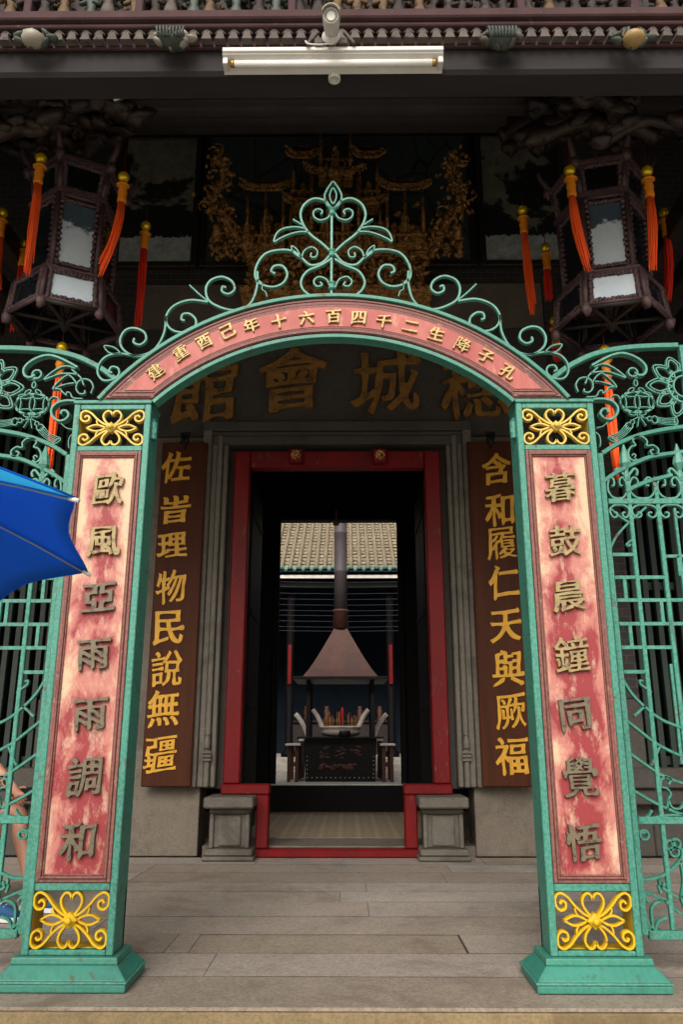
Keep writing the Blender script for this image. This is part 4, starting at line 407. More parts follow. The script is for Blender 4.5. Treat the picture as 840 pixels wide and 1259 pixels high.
 '厥': [[-247,231,-233,219,-213,156,-191,144,-137,172,-129,194,-142,222,-161,255,-173,268,-188,278,-201,295,-218,300,-271,290,-278,274,-271,234,-260,229],[-388,386,-409,365,-389,233,-390,83,-395,0,-394,-89,-390,-182,-392,-276,-426,-364,-462,-440,-454,-464,-421,-479,-390,-500,-369,-493,-318,-301,-286,-199,-276,-96,-297,85,-308,196,-308,294,-287,312,73,347,432,394,454,410,462,433,461,463,441,494,419,500,380,485,-13,411],[117,278,112,215,112,154,103,93,77,-26,68,-61,80,-67,102,-48,136,-12,151,11,161,38,196,121,213,138,339,154,345,145,340,123,321,47,315,17,328,-5,385,-29,412,-10,425,28,431,70,438,170,441,204,428,220,385,224,293,207,224,214,217,220,223,295,231,314,228,327,198,351,136,368,117,350,127,299,123,292],[-257,-209,-239,-232,-145,-215,-136,-225,-155,-287,-200,-367,-235,-401,-279,-436,-285,-443,-260,-462,-247,-482,-228,-482,-174,-446,-127,-403,-92,-357,-66,-307,-51,-220,-32,-199,-12,-203,1,-213,2,-232,15,-243,69,-241,91,-213,71,-95,67,28,62,39,40,57,-15,62,-25,49,-10,1,-4,-120,-10,-135,-36,-139,-46,-117,-53,-14,-52,69,-36,93,28,112,93,112,110,123,118,139,117,169,101,201,71,202,40,180,0,168,-7,174,5,190,46,268,60,305,44,332,-26,335,-47,317,-68,239,-94,167,-112,150,-183,135,-302,134,-290,67,-276,63,-250,72,-166,71,-151,59,-135,-24,-132,-125,-134,-146,-142,-150,-158,-153,-176,-144,-173,-9,-182,14,-215,35,-269,36,-286,19,-272,-26,-258,-128],[207,26,209,-28,200,-91,178,-160,84,-324,9,-398,8,-416,56,-448,67,-445,121,-401,170,-355,208,-309,237,-260,256,-211,256,-204,262,-202,290,-258,341,-338,407,-406,423,-397,440,-365,458,-341,459,-329,417,-304,379,-259,351,-208,329,-149,298,-32,309,39,300,84,276,118,252,125,187,123,178,107,194,54]],
 '福': [[-373,385,-357,375,-345,343,-330,321,-319,299,-295,278,-274,263,-257,274,-206,356,-209,356,-215,358,-224,368,-260,432,-280,447,-303,476,-321,480,-393,464,-411,439,-399,382,-389,374],[51,206,75,225,267,237,283,216,278,162,261,147,166,126,69,120,44,148],[-48,300,-56,284,-50,175,-70,64,-48,51,170,64,392,70,408,93,399,202,415,314,399,330,174,300],[-116,445,-129,426,-109,357,-99,348,-63,356,468,383,491,401,500,431,495,459,478,488,461,490,414,470,169,441],[84,-86,96,-100,95,-143,84,-153,32,-154,22,-147,18,-102,26,-89],[223,-89,244,-66,310,-65,332,-82,338,-131,319,-161,249,-163,224,-140],[93,-255,108,-264,114,-315,103,-337,43,-340,17,-317,20,-265,39,-251],[237,-252,254,-231,324,-219,348,-243,349,-299,329,-320,259,-319,243,-306],[-437,272,-478,272,-489,264,-471,185,-458,181,-426,196,-327,207,-249,194,-244,189,-262,161,-298,92,-345,32,-401,-25,-446,-84,-500,-141,-499,-161,-453,-225,-440,-225,-399,-191,-331,-129,-330,-125,-303,-285,-306,-439,-296,-472,-278,-490,-251,-490,-206,-445,-192,-411,-221,-246,-227,-63,-219,-69,-220,-63,-192,-95,-163,-123,-138,-161,-121,-157,-110,-138,-100,-136,-89,-294,-97,-451,-81,-470,16,-461,17,-451,20,-430,39,-406,337,-407,341,-413,341,-436,363,-453,465,-430,480,-409,454,-201,450,17,437,32,166,-7,-115,0,-124,-11,-120,-23,-186,38,-172,66,-143,112,-123,159,-83,245,-94,269,-124,293,-139,298,-163,290]],
 '館': [[37,191,19,175,22,-140,-4,-464,11,-477,86,-471,100,-454,96,-435,113,-418,201,-387,291,-389,304,-400,304,-418,311,-427,388,-424,412,-397,415,-107,404,-99,271,-110,137,-124,125,-110,132,-85,140,-73,255,-32,370,-15,382,-2,398,112,401,229,373,253,207,203],[118,-353,95,-329,104,-232,128,-205,216,-185,296,-183,307,-202,302,-290,288,-312,203,-347],[124,109,140,138,205,158,272,157,292,136,293,62,272,34,207,24,144,27,135,36],[125,461,119,431,157,378,162,367,56,340,-33,338,-49,321,-29,261,-32,190,-28,164,-13,148,9,151,38,190,46,220,42,252,70,284,202,301,340,308,357,298,365,245,375,221,389,201,418,203,456,243,463,281,458,391,439,406,364,387,275,383,279,392,238,467,216,495,187,500],[-177,-50,-157,-69,-160,-107,-180,-127,-273,-135,-296,-114,-294,-74,-270,-54],[-153,36,-174,17,-266,20,-283,32,-282,53,-266,73,-173,84,-148,67],[-214,-294,-212,-306,-289,-332,-299,-325,-299,-219,-277,-192,-179,-187,-76,-191,-58,-172,-70,-16,-47,143,-67,166,-150,159,-162,167,-181,228,-197,259,-219,267,-284,240,-292,215,-279,168,-284,155,-377,153,-397,131,-379,-93,-416,-338,-425,-372,-437,-393,-445,-402,-448,-415,-421,-497,-414,-500,-394,-484,-377,-474,-349,-465,-244,-414,-193,-384,-174,-392,-148,-447,-129,-453,-63,-416,-56,-394,-64,-362,-80,-323,-93,-279,-114,-238,-155,-197,-175,-193,-230,-215,-243,-235,-241,-278,-230,-292],[-252,448,-272,440,-312,360,-344,322,-385,288,-418,254,-460,225,-463,202,-447,169,-434,134,-415,128,-374,154,-337,186,-277,253,-236,304,-227,303,-214,292,-178,257,-142,229,-122,209,-105,187,-89,150,-63,142,19,186,24,214,10,261,-10,279,-33,285,-56,300,-117,353,-178,388,-182,398,-179,412,-182,425]],
 '會': [[-354,160,-376,134,-370,13,-377,-104,-367,-112,-24,-63,314,-33,323,-21,324,95,359,213,333,239,-11,201],[-239,24,-221,19,-211,-8,-183,-34,-164,-46,-155,-43,-103,30,-106,33,-127,77,-135,89,-155,95,-171,119,-193,125,-259,111,-282,81,-272,25,-253,17],[96,116,87,112,40,32,53,6,119,-15,150,-2,172,33,183,66,200,87,212,101,214,117,193,138,103,178,95,175,98,106,101,109],[-252,77,-239,94,-164,119,-93,125,-75,107,-78,6,-102,-22,-176,-33,-247,-38,-264,-19],[43,121,58,143,131,166,209,163,229,140,213,41,198,26,124,10,51,12,39,25],[-4,500,-31,486,-72,433,-137,376,-210,314,-291,260,-380,219,-473,164,-481,153,-457,123,-448,100,-432,94,-335,129,-294,150,-249,181,-209,204,-205,209,-210,206,-206,206,-204,203,-7,246,185,267,198,275,241,253,317,213,357,195,405,180,435,188,451,216,481,254,473,275,311,332,237,358,167,391,106,430,80,454,78,463,85,467,81,484],[-79,303,-80,296,-15,361,-4,373,8,376,56,349,96,328,90,309,3,301],[-198,-337,-189,-323,-24,-289,139,-265,167,-282,167,-314,144,-339,-19,-361,-183,-368,-199,-357],[-190,-248,-206,-238,-205,-215,-190,-197,-28,-170,139,-155,157,-169,157,-192,140,-212,-26,-230],[-312,-159,-321,-166,-329,-322,-327,-480,-303,-500,-200,-490,-188,-470,-189,-457,-185,-452,-18,-414,153,-396,164,-405,162,-420,171,-426,272,-417,285,-403,274,-243,281,-91,265,-74,-22,-113]],
 '城': [[-450,-295,-479,-298,-493,-316,-444,-388,-421,-396,-389,-383,-267,-298,-156,-234,-139,-217,-130,-194,-133,-167,-150,-128,-181,-127,-228,-171,-241,-189,-261,-185,-250,-44,-234,93,-220,109,-147,119,-122,138,-118,163,-123,189,-142,216,-158,219,-193,200,-224,191,-233,205,-245,291,-237,380,-245,402,-254,416,-274,419,-343,417,-346,411,-340,351,-332,266,-334,199,-351,182,-399,173,-439,170,-452,153,-425,91,-416,91,-380,100,-351,99,-334,80,-329,-74,-359,-234,-376,-253],[344,92,346,98,314,16,293,-23,268,-59,270,-61,273,-61,274,-51,259,63,258,123,264,187,265,231,284,248,467,250,487,266,493,285,486,315,471,340,451,348,416,341,410,331,433,354,434,370,417,392,354,452,302,497,293,499,242,449,250,412,284,394,339,339,349,329,355,337,288,341,277,349,272,440,258,467,248,478,223,493,154,500,138,484,152,422,162,345,147,329,19,313,-109,293,-121,282,-125,143,-157,-20,-155,-155,-160,-229,-180,-298,-219,-370,-260,-428,-256,-454,-230,-473,-205,-500,-172,-491,-138,-411,-116,-326,-83,-246,-63,-161,-46,-80,-40,-6,-42,23,-29,36,34,44,51,27,50,-33,41,-97,37,-142,27,-178,18,-209,13,-215,10,-218,-68,-225,-74,-237,-64,-262,-61,-282,-54,-290,-1,-292,43,-289,74,-284,101,-258,114,-234,121,-203,124,-158,138,-13,145,90,150,113,140,121,58,110,-19,106,-35,128,-31,213,-15,232,66,243,148,245,169,230,168,167,169,84,176,6,179,-136,186,-184,181,-201,165,-224,136,-256,73,-323,39,-353,6,-390,5,-404,32,-424,55,-446,72,-446,108,-426,142,-393,205,-323,215,-310,222,-310,238,-349,268,-383,294,-405,320,-416,336,-422,363,-424,386,-424,405,-416,432,-393,446,-362,451,-308,452,-239,446,-226,424,-207,394,-173,376,-181,368,-262,358,-341,357,-344,357,-342,356,-346,352,-342,329,-315,304,-220,310,-197,328,-166,353,-110,371,-50,402,7,427,66,452,100,448,122,440,136,413,149,347,170,339,157,352,105]],
 '穗': [[-20,-352,-10,-388,6,-411,19,-420,48,-428,108,-424,255,-420,304,-410,328,-383,340,-319,335,-307,307,-296,272,-277,264,-336,253,-350,228,-357,90,-361,83,-356,76,-345,78,-222,67,-199,54,-187,34,-176,-32,-183,-41,-192,-28,-249],[-128,-268,-168,-359,-177,-385,-173,-411,-155,-443,-122,-445,-70,-398,-54,-337,-43,-285,-33,-270,-34,-258,-57,-239,-123,-208,-116,-257,-123,-264],[296,-199,295,-217,342,-285,381,-360,391,-387,399,-393,462,-373,475,-352,440,-287,393,-209,372,-178,346,-171],[75,-161,69,-186,131,-240,161,-265,179,-288,195,-290,236,-251,240,-238,225,-211,198,-183,163,-156,139,-132,113,-134],[-136,-96,-138,-99,-109,-156,-106,-160,-82,-151,126,-124,327,-124,340,-132,354,-153,377,-180,399,-180,448,-143,450,-124,431,-93,398,-54,364,-13,347,2,400,11,410,28,413,152,437,279,418,299,326,282,230,284,212,302,214,325,234,346,345,355,453,337,473,351,476,371,472,401,459,423,444,433,408,426,315,421,236,414,229,428,235,450,230,474,215,491,190,499,126,500,112,488,125,413,121,404,24,396,-113,380,-117,375,-105,318,-100,313,-73,320,24,336,105,333,121,319,119,305,105,286,17,272,-67,267,-84,249,-88,124,-101,-9,-86,-21,-1,1,88,1,105,-19,105,-50,87,-71,17,-93,-15,-96],[-2,90,14,110,95,113,111,98,108,74,88,51,10,45,-5,63],[208,103,222,121,312,132,328,107,325,82,305,65,219,65,208,83],[8,200,23,214,99,223,113,208,113,190,97,170,20,167,5,181],[206,218,227,242,317,246,340,222,339,191,311,168,225,171,205,190],[243,-5,242,-30,262,-45,219,-49,204,-36,205,-20,220,-3,262,-5,257,4],[-142,434,-164,434,-188,417,-230,397,-274,380,-325,366,-372,354,-424,332,-433,310,-423,283,-413,264,-403,258,-322,276,-311,270,-310,159,-333,132,-410,118,-447,115,-454,116,-442,49,-432,43,-419,54,-390,63,-348,66,-337,41,-350,7,-413,-109,-459,-218,-476,-258,-474,-283,-452,-306,-428,-345,-396,-306,-368,-264,-346,-218,-327,-168,-313,-117,-315,-106,-322,-107,-319,-290,-294,-467,-284,-486,-277,-499,-262,-500,-232,-466,-217,-436,-233,-260,-239,-73,-229,-61,-222,-68,-201,-110,-182,-138,-179,-140,-134,-83,-134,-70,-147,-38,-202,45,-217,69,-220,69,-112,77,-78,101,-70,129,-74,163,-94,191,-118,199,-197,169,-210,177,-213,244,-213,320,-199,339,-142,368,-110,381,-106,391]],
}
# ------------------------------------------------------------------ raised characters
_gm = {}
def glyph_mesh(ch, depth):
    """solid of one character: all brush strokes merged into one outline, then given thickness"""
    key = (ch, round(depth, 4))
    if key in _gm: return _gm[key].copy()
    polys = [[Vector((a / 1000, b / 1000)) for a, b in zip(p[::2], p[1::2])] for p in GLYPHS[ch]]
    V, E = [], []
    for P in polys:
        o = len(V); V += P; E += [(o + k, o + (k + 1) % len(P)) for k in range(len(P))]
    v2, e2, f2 = geometry.delaunay_2d_cdt(V, E, [], 0, 1e-5)[:3]
    def wind(p):
        w_ = 0
        for P in polys:
            for a, b in zip(P, P[1:] + P[:1]):
                if a.y <= p.y < b.y:
                    if (b.x - a.x) * (p.y - a.y) - (p.x - a.x) * (b.y - a.y) > 0: w_ += 1
                elif b.y <= p.y < a.y:
                    if (b.x - a.x) * (p.y - a.y) - (p.x - a.x) * (b.y - a.y) < 0: w_ -= 1
        return w_
    keep = [f for f in f2 if wind((v2[f[0]] + v2[f[1]] + v2[f[2]]) / 3) > 0]
    used = sorted({i for f in keep for i in f}); ix = {i: k for k, i in enumerate(used)}
    cnt = {}
    for f in keep:
        for k in range(3): cnt[(f[k], f[(k + 1) % 3])] = 1
    rim = [e for e in cnt if (e[1], e[0]) not in cnt]
    # small chamfer: the front outline is drawn in a little
    nrm = {i: Vector((0, 0)) for i in used}
    for a, b in rim:
        d = v2[b] - v2[a]
        if d.length > 1e-7:
            d.normalize(); q = Vector((d.y, -d.x)); nrm[a] += q; nrm[b] += q
    ch_ = .007; n_ = len(used); vs = []
    for i in used: q = v2[i] - (nrm[i].normalized() * ch_ if nrm[i].length > .2 else Vector((0, 0))); vs.append((q.x, -depth / 2, q.y))
    for i in used: vs.append((v2[i].x, -depth / 2 + ch_, v2[i].y))
    for i in used: vs.append((v2[i].x, depth / 2, v2[i].y))
    fs = [tuple(ix[i] for i in f) for f in keep] + [tuple(2 * n_ + ix[i] for i in f[::-1]) for f in keep]
    for a, b in rim:
        a, b = ix[a], ix[b]; fs += [(b, a, n_ + a, n_ + b), (n_ + b, n_ + a, 2 * n_ + a, 2 * n_ + b)]
    me = bpy.data.meshes.new('g'); me.from_pydata(vs, [], fs); me.update(); _gm[key] = me
    return me.copy()
def character(ch, c, sx, sz, mat, parent, depth=.03, rot=0.0, off=0.0, bevel=.012):
    """one raised written character, sx wide, sz tall and `depth` metres thick, centred on c and facing -y"""
    s_ = (sx + sz) / 2
    me = glyph_mesh(ch, max(.02, depth / s_))
    bm = bmesh.new(); bm.from_mesh(me)
    bmesh.ops.recalc_face_normals(bm, faces=bm.faces); bm.to_mesh(me); bm.free()
    for v in me.vertices: v.co = Vector((v.co.x * sx, v.co.y * s_, v.co.z * sz))
    o = link('written_character', me, mat)
    o.location = c; o.rotation_euler = (0, rot, 0)
    child(o, parent); return o
# ================================================================== SETTING
g = MB().box(-60, 60, -60, 3.0, -.55, -.45).build('ground', M['ground']); tag(g, kind='structure')
st = MB(); st.box(-9, 9, 3.753, 4.189, -.5, -.017)
for k, (y0, z1) in enumerate(((2.79, -.31), (3.11, -.155))): st.box(-9, 9, y0, 3.11 if k == 0 else 3.752, -.5, z1)
st = st.build('steps', M['riser'], bevel=.012); tag(st, kind='structure')
# porch paved with long granite slabs, laid in rows across
fl = MB(); rows = [3.75, 4.20, 4.62, 5.03, 5.5, 5.97, 6.35, 6.72, 7.2, 7.64, 8.05]
rnd = random.Random(3)
for r_, (a, b) in enumerate(zip(rows, rows[1:])):
    x = -9 - rnd.uniform(0, 1.5)
    while x < 9:
        L = rnd.uniform(1.7, 3.6) if r_ else rnd.uniform(2.6, 4.5)
        if r_ == 0 and x < 0 < x + L: L = max(L, 2.2 - x)
        x2 = x + L
        if r_ == 2:
            if x < -.75 < x2: x2 = -.75
            elif x < .72 < x2: x2 = .72
        if r_ == 0 and -1.9 < x2 < 1.9: x2 = 2.6
        jg = .003 if r_ else .0
        back = .011 if (r_ == 2 and x2 == .72) else (.007 if r_ == 0 and x2 > 0 > x else .002)      # the open crack and the gap behind the front row
        side = .012 if (r_ == 2 and x2 == .72) else .002
        # edges are chipped a little, so the joints wander
        nseg = max(2, int((x2 - x) / .12)); top = []; bot = []
        for q in range(nseg + 1):
            xx = x + .002 + (x2 - side - x - .002) * q / nseg; wob = .004 * noise.noise(Vector((xx * 4, b * 3, 0)))
            bot.append((xx, (a + jg + .003 * noise.noise(Vector((xx * 4, a * 3 + 9, 0)))) if r_ else a)); top.append((xx, b - back + wob - .003))
        poly = bot + top[::-1]; zt_ = -.002 - rnd.uniform(0, .0012); zb_ = -.13 if r_ else -.016; m_ = len(poly)
        vs = [(p[0], p[1], zt_) for p in poly] + [(p[0], p[1], zb_) for p in poly]
        quads = [(q, q + 1, m_ - 2 - q, m_ - 1 - q) for q in range(nseg)]
        fl.add(vs, [tuple(q) for q in quads] + [tuple(k + m_ for k in q[::-1]) for q in quads] + [(k, m_ + k, m_ + (k + 1) % m_, (k + 1) % m_) for k in range(m_)])
        x = x2
fl = fl.build('porch_floor', M['slab']); fl.data.materials.append(M['bed'])
for p in fl.data.polygons: p.material_index = 1 if (abs(p.normal.z) < .5 and p.center.y > 3.8) else 0   # grime fills the joints
tag(fl, kind='structure')
b_ = MB().box(-9, 9, 4.19, 8.049, -.4, -.0055).build('floor_bed', M['bed']); tag(b_, kind='structure')
# crack and chipped joint are gaps between slabs, so nothing is painted on
n = NT('patterned_hall_tiles'); v = n.mapping((1, 1, 1))
ck = n.n('ShaderNodeTexChecker'); ck.inputs['Scale'].default_value = 5.0; n.l(v, ck.inputs[0])
sp = n.n('ShaderNodeSeparateXYZ'); n.l(n.tc.outputs['Object'], sp.inputs[0])
def cell(o, s): return n.math('ABSOLUTE', n.math('SUBTRACT', n.math('FRACT', n.math('MULTIPLY', o, s)), .5))
cx_, cy_ = cell(sp.outputs[0], 5.0), cell(sp.outputs[1], 5.0)
dd = n.math('SQRT', n.math('ADD', n.math('POWER', cx_, 2), n.math('POWER', cy_, 2)))
ring = n.math('LESS_THAN', n.math('ABSOLUTE', n.math('SUBTRACT', dd, .3)), .07)
edge = n.math('GREATER_THAN', n.math('MAXIMUM', cx_, cy_), .46)
col = n.mix(n.noise(7, 5, .6), hexc('#b59c76'), hexc('#98815f'))
col = n.mix(n.math('MULTIPLY', ring, .75), col, hexc('#5d574f')); col = n.mix(n.math('MULTIPLY', edge, .5), col, hexc('#b9ab90'))
M['tile'] = n.fin(col, .45, 0, .5)
hf = MB().box(-4.4, 4.4, 8.75, 12.05, -.1, .09).build('hall_floor', M['tile']); tag(hf, kind='structure')
hs_ = MB().box(-1.3, 1.3, 8.14, 8.745, -.1, .088).build('sill_slab', M['stone']); tag(hs_, kind='structure')
cf = MB(); 
for j in range(12):
    for i in range(-5, 5): cf.box(i * 1.0 + .004, i * 1.0 + .996, 12.06 + j * .62, 12.06 + j * .62 + .612, .05, .2 - rnd.uniform(0, .004))
for k in range(3): cf.box(-6, 6, 19.6 + k * .42, 21.4, .0 + k * .1, .327 + k * .127)
cf.box(-6, 6, 20.87, 30, .3, .585)
cf = cf.build('courtyard_floor', M['court'], bevel=.008); tag(cf, kind='structure')

# ================================================================== TEMPLE HALL
hall = thing('temple_hall', 'old granite temple front with red door, carved eaves and sooty roof behind the arch', 'temple', (0, 8.1, 0))
W0, W1 = 8.1, 8.5
mb = MB()                                   # granite wall round the door case
mb.box(-2.32, -1.34, W0, W1, 0, 4.22); mb.box(1.30, 2.32, W0, W1, 0, 4.22)
mb.box(-2.32, 2.32, W0, W1, 5.52, 6.1)
stone_wall = mb.build('stone_wall', M['stone'], hall, bevel=.006)
lin = MB().box(-2.32, 2.32, W0 - .02, W1, 4.225, 5.515).build('lintel_stone', M['lintel_stone'], hall, bevel=.008)
for ch, px, py, mz in (('館', 250, 478, .80), ('會', 360, 465, .78), ('城', 475, 466, .80), ('穗', 585, 474, .80)):
    p = at(px, py, 8.0); character(ch, (p.x, 8.055, p.z), .80, mz, M['plaque_letter'], lin, .05, 0, .004, .010)
n = NT('sooty_grey_brick'); bt = n.n('ShaderNodeTexBrick'); mp = n.mapping((1, 1, 1), rot=(R(90), 0, 0)); n.l(mp, bt.inputs[0])
bt.inputs['Scale'].default_value = 3.2; bt.inputs['Mortar Size'].default_value = .012
bt.inputs['Color1'].default_value = hexc('#393533'); bt.inputs['Color2'].default_value = hexc('#2c2928'); bt.inputs['Mortar'].default_value = hexc('#57524c')
col = n.mix(n.math('MULTIPLY', n.noise(6, 5, .7), .7), bt.outputs[0], hexc('#211f1f')); n.bump(bt.outputs['Fac'], -.4, .008)
M['brick'] = n.fin(col, .85)
mb = MB()
for sx in (-1, 1):
    a, b = sorted((sx * 2.33, sx * 2.98)); mb.box(a, b, W0 + .01, W1, 1.45, 6.1)
mb.box(-6.5, 6.5, W0 + .01, W1, 6.11, 8.75)
for sx in (-1, 1):
    a, b = sorted((sx * 2.981, sx * 6.5)); mb.box(a, b, W0 + .01, W1, 4.6, 6.1)
mb.build('brick_wall', M['brick'], hall)
mb = MB()
for sx in (-1, 1):
    a, b = sorted((sx * 2.325, sx * 2.99)); mb.box(a, b, W0 - .01, W1, .0, 1.445)
    a, b = sorted((sx * 2.20, sx * 6.5)); mb.box(a, b, W0 - .22, W0 - .015, .62, .80); mb.box(a, b, W0 - .16, W0 - .014, .47, .615)
    a, b = sorted((sx * 2.995, sx * 6.5)); mb.box(a, b, W0, W1, 0, .8)
    mb.build('stone_base', M['lintel_stone'], hall, bevel=.012); mb = MB()
for sx in (-1, 1):                          # barred side openings
    mb = MB()
    for k in range(26):
        x = sx * (3.06 + k * .115); mb.box(x - .026, x + .026, 8.16, 8.22, .8, 4.6)
    for z in (.86, 2.6, 4.5):
        a, b = sorted((sx * 3.0, sx * 6.2)); mb.box(a, b, 8.23, 8.27, z - .04, z + .04)
    mb.build('barred_railing', M['rail_green'], hall)
mb = MB()                                   # side walls of the porch and the dark rooms behind
for sx in (-1, 1):
    a, b = sorted((sx * 6.5, sx * 6.8)); mb.box(a, b, 4.6, 12.5, 0, 8.7)
    mb.build('side_wall', M['brick'], hall); mb = MB()
    a, b = sorted((sx * 4.4, sx * 4.6)); mb.box(a, b, 8.51, 12.4, 0, 6.5)
    mb.build('room_wall', M['brick'], hall); mb = MB()
# pale granite case round the door, stepped moulding with cut brackets near the bottom
mb = MB()
for sx, x0, x1 in ((-1, -1.46, -1.19), (1, 1.42, 1.15)):
    for k, (f0, f1, y) in enumerate(((0, .36, 7.99), (.37, .60, 8.02), (.61, .80, 7.985), (.81, 1.0, 8.03))):
        a, b = sorted((x0 + (x1 - x0) * f0, x0 + (x1 - x0) * f1)); mb.box(a, b, y, 8.3, .62, 4.30 - .05 * k)
    mb.build('door_surround', M['surround'], hall, bevel=.01); mb = MB()
pass

mb = MB()
for k, (z0, z1, y) in enumerate(((4.255, 4.36, 7.985), (4.20, 4.25, 8.015), (4.10, 4.195, 8.0))):
    e = .27 * (1 - k * .22); mb.box(DX - 1.17 - e, DX + 1.17 + e, y - .003, 8.3, z0, z1)
mb.build('door_lintel', M['lintel_stone'], hall, bevel=.008)
mb = MB()
for x in (-1.27, 1.23):
    for k in range(3): mb.box(x - .045, x + .045, 7.965, 7.99, .86 + k * .035, .885 + k * .035)
    mb.lathe([(.0, 0), (.03, .01), (.035, .06), (.02, .12), (.03, .14)], (x, 7.985, .97), 10)
    mb.build('carved_bracket', M['surround'], hall, bevel=.004); mb = MB()

mb = MB()                                   # reveal of the wall behind the case
for x0, x1 in ((-1.33, -1.13), (1.09, 1.29)): mb.box(x0, x1, 8.2, W1, .6, 4.22)
mb.box(-1.13, 1.09, 8.2, W1, 4.05, 4.22)
mb.build('door_reveal', M['lintel_stone'], hall)
# red door frame: jambs, head, and the stepped lower part that passes round the plinth blocks
f = MB(); y0, y1 = 8.03, 8.17
p = [(-1.11, .61), (-.94, .66), (-.94, 3.84), (.905, 3.84), (.905, .66), (1.07, .61)]
f.box(DX - 1.095, DX - .93, y0, y1, .652, 4.035); f.box(DX + .93, DX + 1.095, y0, y1, .652, 4.035)
f.box(DX - .929, DX + .929, y0 + .002, y1, 3.845, 4.034)
for sx in (-1, 1):
    a, b = sorted((DX + sx * 1.11, DX + sx * .64)); f.box(a, b, y0 - .012, y1, .555, .650)
    a, b = sorted((DX + sx * .765, DX + sx * .645)); f.box(a, b, y0 - .01, y1, .076, .553)
f.box(DX - .78, DX + .78, y0 - .03, y1, 0, .074)
frame = f.build('door_frame', M['red_worn'], hall, bevel=.012)
for px in (364, 467):
    q = at(px, 560, 7.95); s_ = MB().box(q.x - .075, q.x + .075, 7.93, 8.028, q.z - .075, q.z + .075)
    stud = s_.build('door_stud', M['red'], frame, bevel=.015)
    r_ = MB()
    for k in range(8):
        a = k * math.pi / 4; r_.blob((q.x + .038 * math.cos(a), 7.925, q.z + .038 * math.sin(a)), (.02, .012, .02), .3, 3, 8, seed=k)
    r_.blob((q.x, 7.925, q.z), (.022, .016, .022), .3, 3, 8)
    r_.build('gilt_carving', M['gilt'], stud)
for sx in (-1, 1):                          # carved plinth blocks either side of the door
    cx = DX + sx * .985
    b = MB().box(cx - .228, cx + .228, 7.70, 8.2, .455, .552)
    blk = b.build('plinth_block', M['plinth_stone'], hall, bevel=.014)
    d = MB(); d.box(cx - .17, cx + .17, 7.86, 8.2, .10, .40); d.box(cx - .19, cx + .19, 7.82, 8.2, .401, .453); d.box(cx - .24, cx + .24, 7.755, 8.2, 0, .04); d.box(cx - .222, cx + .222, 7.775, 8.2, .041, .10)
    d.build('plinth_pedestal', M['plinth_stone'], blk, bevel=.014)
    d = MB()
    d.box(cx - .185, cx - .145, 7.82, 7.859, .105, .40); d.box(cx + .145, cx + .185, 7.82, 7.859, .105, .40)
    d.box(cx - .105, cx + .105, 7.83, 7.859, .125, .385)
    d.build('carved_panel', M['plinth_stone'], blk, bevel=.02, seg=2)
# open door leaves and dark inner walls
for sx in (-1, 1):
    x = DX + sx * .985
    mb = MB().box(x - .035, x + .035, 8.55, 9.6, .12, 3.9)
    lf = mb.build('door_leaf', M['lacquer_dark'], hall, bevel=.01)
    h = MB()
    for z in (.3, 1.4, 2.4, 3.5): h.box(x - .05, x + .05, 8.6, 9.5, z - .03, z + .03)
    h.build('door_batten', M['lacquer_dark'], lf, bevel=.006)
    mb = MB(); a, b = sorted((DX + sx * .97, DX + sx * 1.13))
mb = MB()
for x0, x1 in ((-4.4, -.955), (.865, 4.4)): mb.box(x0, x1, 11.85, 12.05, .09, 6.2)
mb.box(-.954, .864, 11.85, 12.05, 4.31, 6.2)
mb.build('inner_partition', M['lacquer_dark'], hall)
mb = MB()
for x0, x1 in ((-1.02, -.93), (.84, .93)): mb.box(x0, x1, 11.76, 11.845, .1, 4.4)
mb.build('inner_doorpost', M['black'], hall, bevel=.01)
tb = MB().box(-1.03, .93, 11.7, 11.755, .085, .435).build('threshold_board', M['black'], hall, bevel=.008)
MB().box(-1.03, .93, 11.695, 11.83, .4365, .452).build('threshold_cap', M['white_stone'], tb, bevel=.003)
lt = MB(); lt.tube([(DX - .06, 11.5, 4.36), (DX - .06, 11.5, 4.20)], .012); lt.lathe([(.0, -.06), (.04, -.05), (.055, 0), (.03, .05), (0, .06)], (DX - .06, 11.5, 4.18), 12)
lt.build('hanging_bell', M['ceramic_yellow'], hall)
# roof: underside boards, purlins, beams
def slab(mb, ya, za, yb, zb, th, x0=-7.5, x1=7.5):
    v = [(x0, ya, za), (x1, ya, za), (x1, yb, zb), (x0, yb, zb), (x0, ya, za + th), (x1, ya, za + th), (x1, yb, zb + th), (x0, yb, zb + th)]
    mb.add(v, [(0, 1, 2, 3), (4, 7, 6, 5), (0, 4, 5, 1), (1, 5, 6, 2), (2, 6, 7, 3), (3, 7, 4, 0)])
mb = MB(); slab(mb, 3.95, 5.15, 8.3, 8.62, .2); slab(mb, 8.31, 8.62, 12.4, 5.65, .2)
mb.build('roof', M['ceiling'], hall)
mb = MB()
for k in range(40):
    x = -5.85 + k * .3; v0 = Vector((x, 4.0, 5.09)); v1 = Vector((x, 8.1, 8.36)); d = (v1 - v0)
    mb.cbox((v0 + v1) / 2, (.07, d.length, .09), Matrix.Rotation(math.atan2(d.z, d.y), 3, 'X'))
mb.build('rafter', M['ceiling'], hall)
MB().box(-7.2, 7.2, 3.622, 3.82, 4.66, 4.935).build('eave_beam', M['beam'], hall, bevel=.02)
for y, z, rr in ((4.9, 5.65, .10), (5.9, 6.45, .10), (6.9, 7.25, .10)):
    MB().tube([(-6.4, y, z), (6.4, y, z)], rr, 12).build('purlin', M['ceiling'], hall)
MB().tube([(-6.4, 7.92, 8.22), (6.4, 7.92, 8.22)], .11, 14).build('purlin', M['beam'], hall)
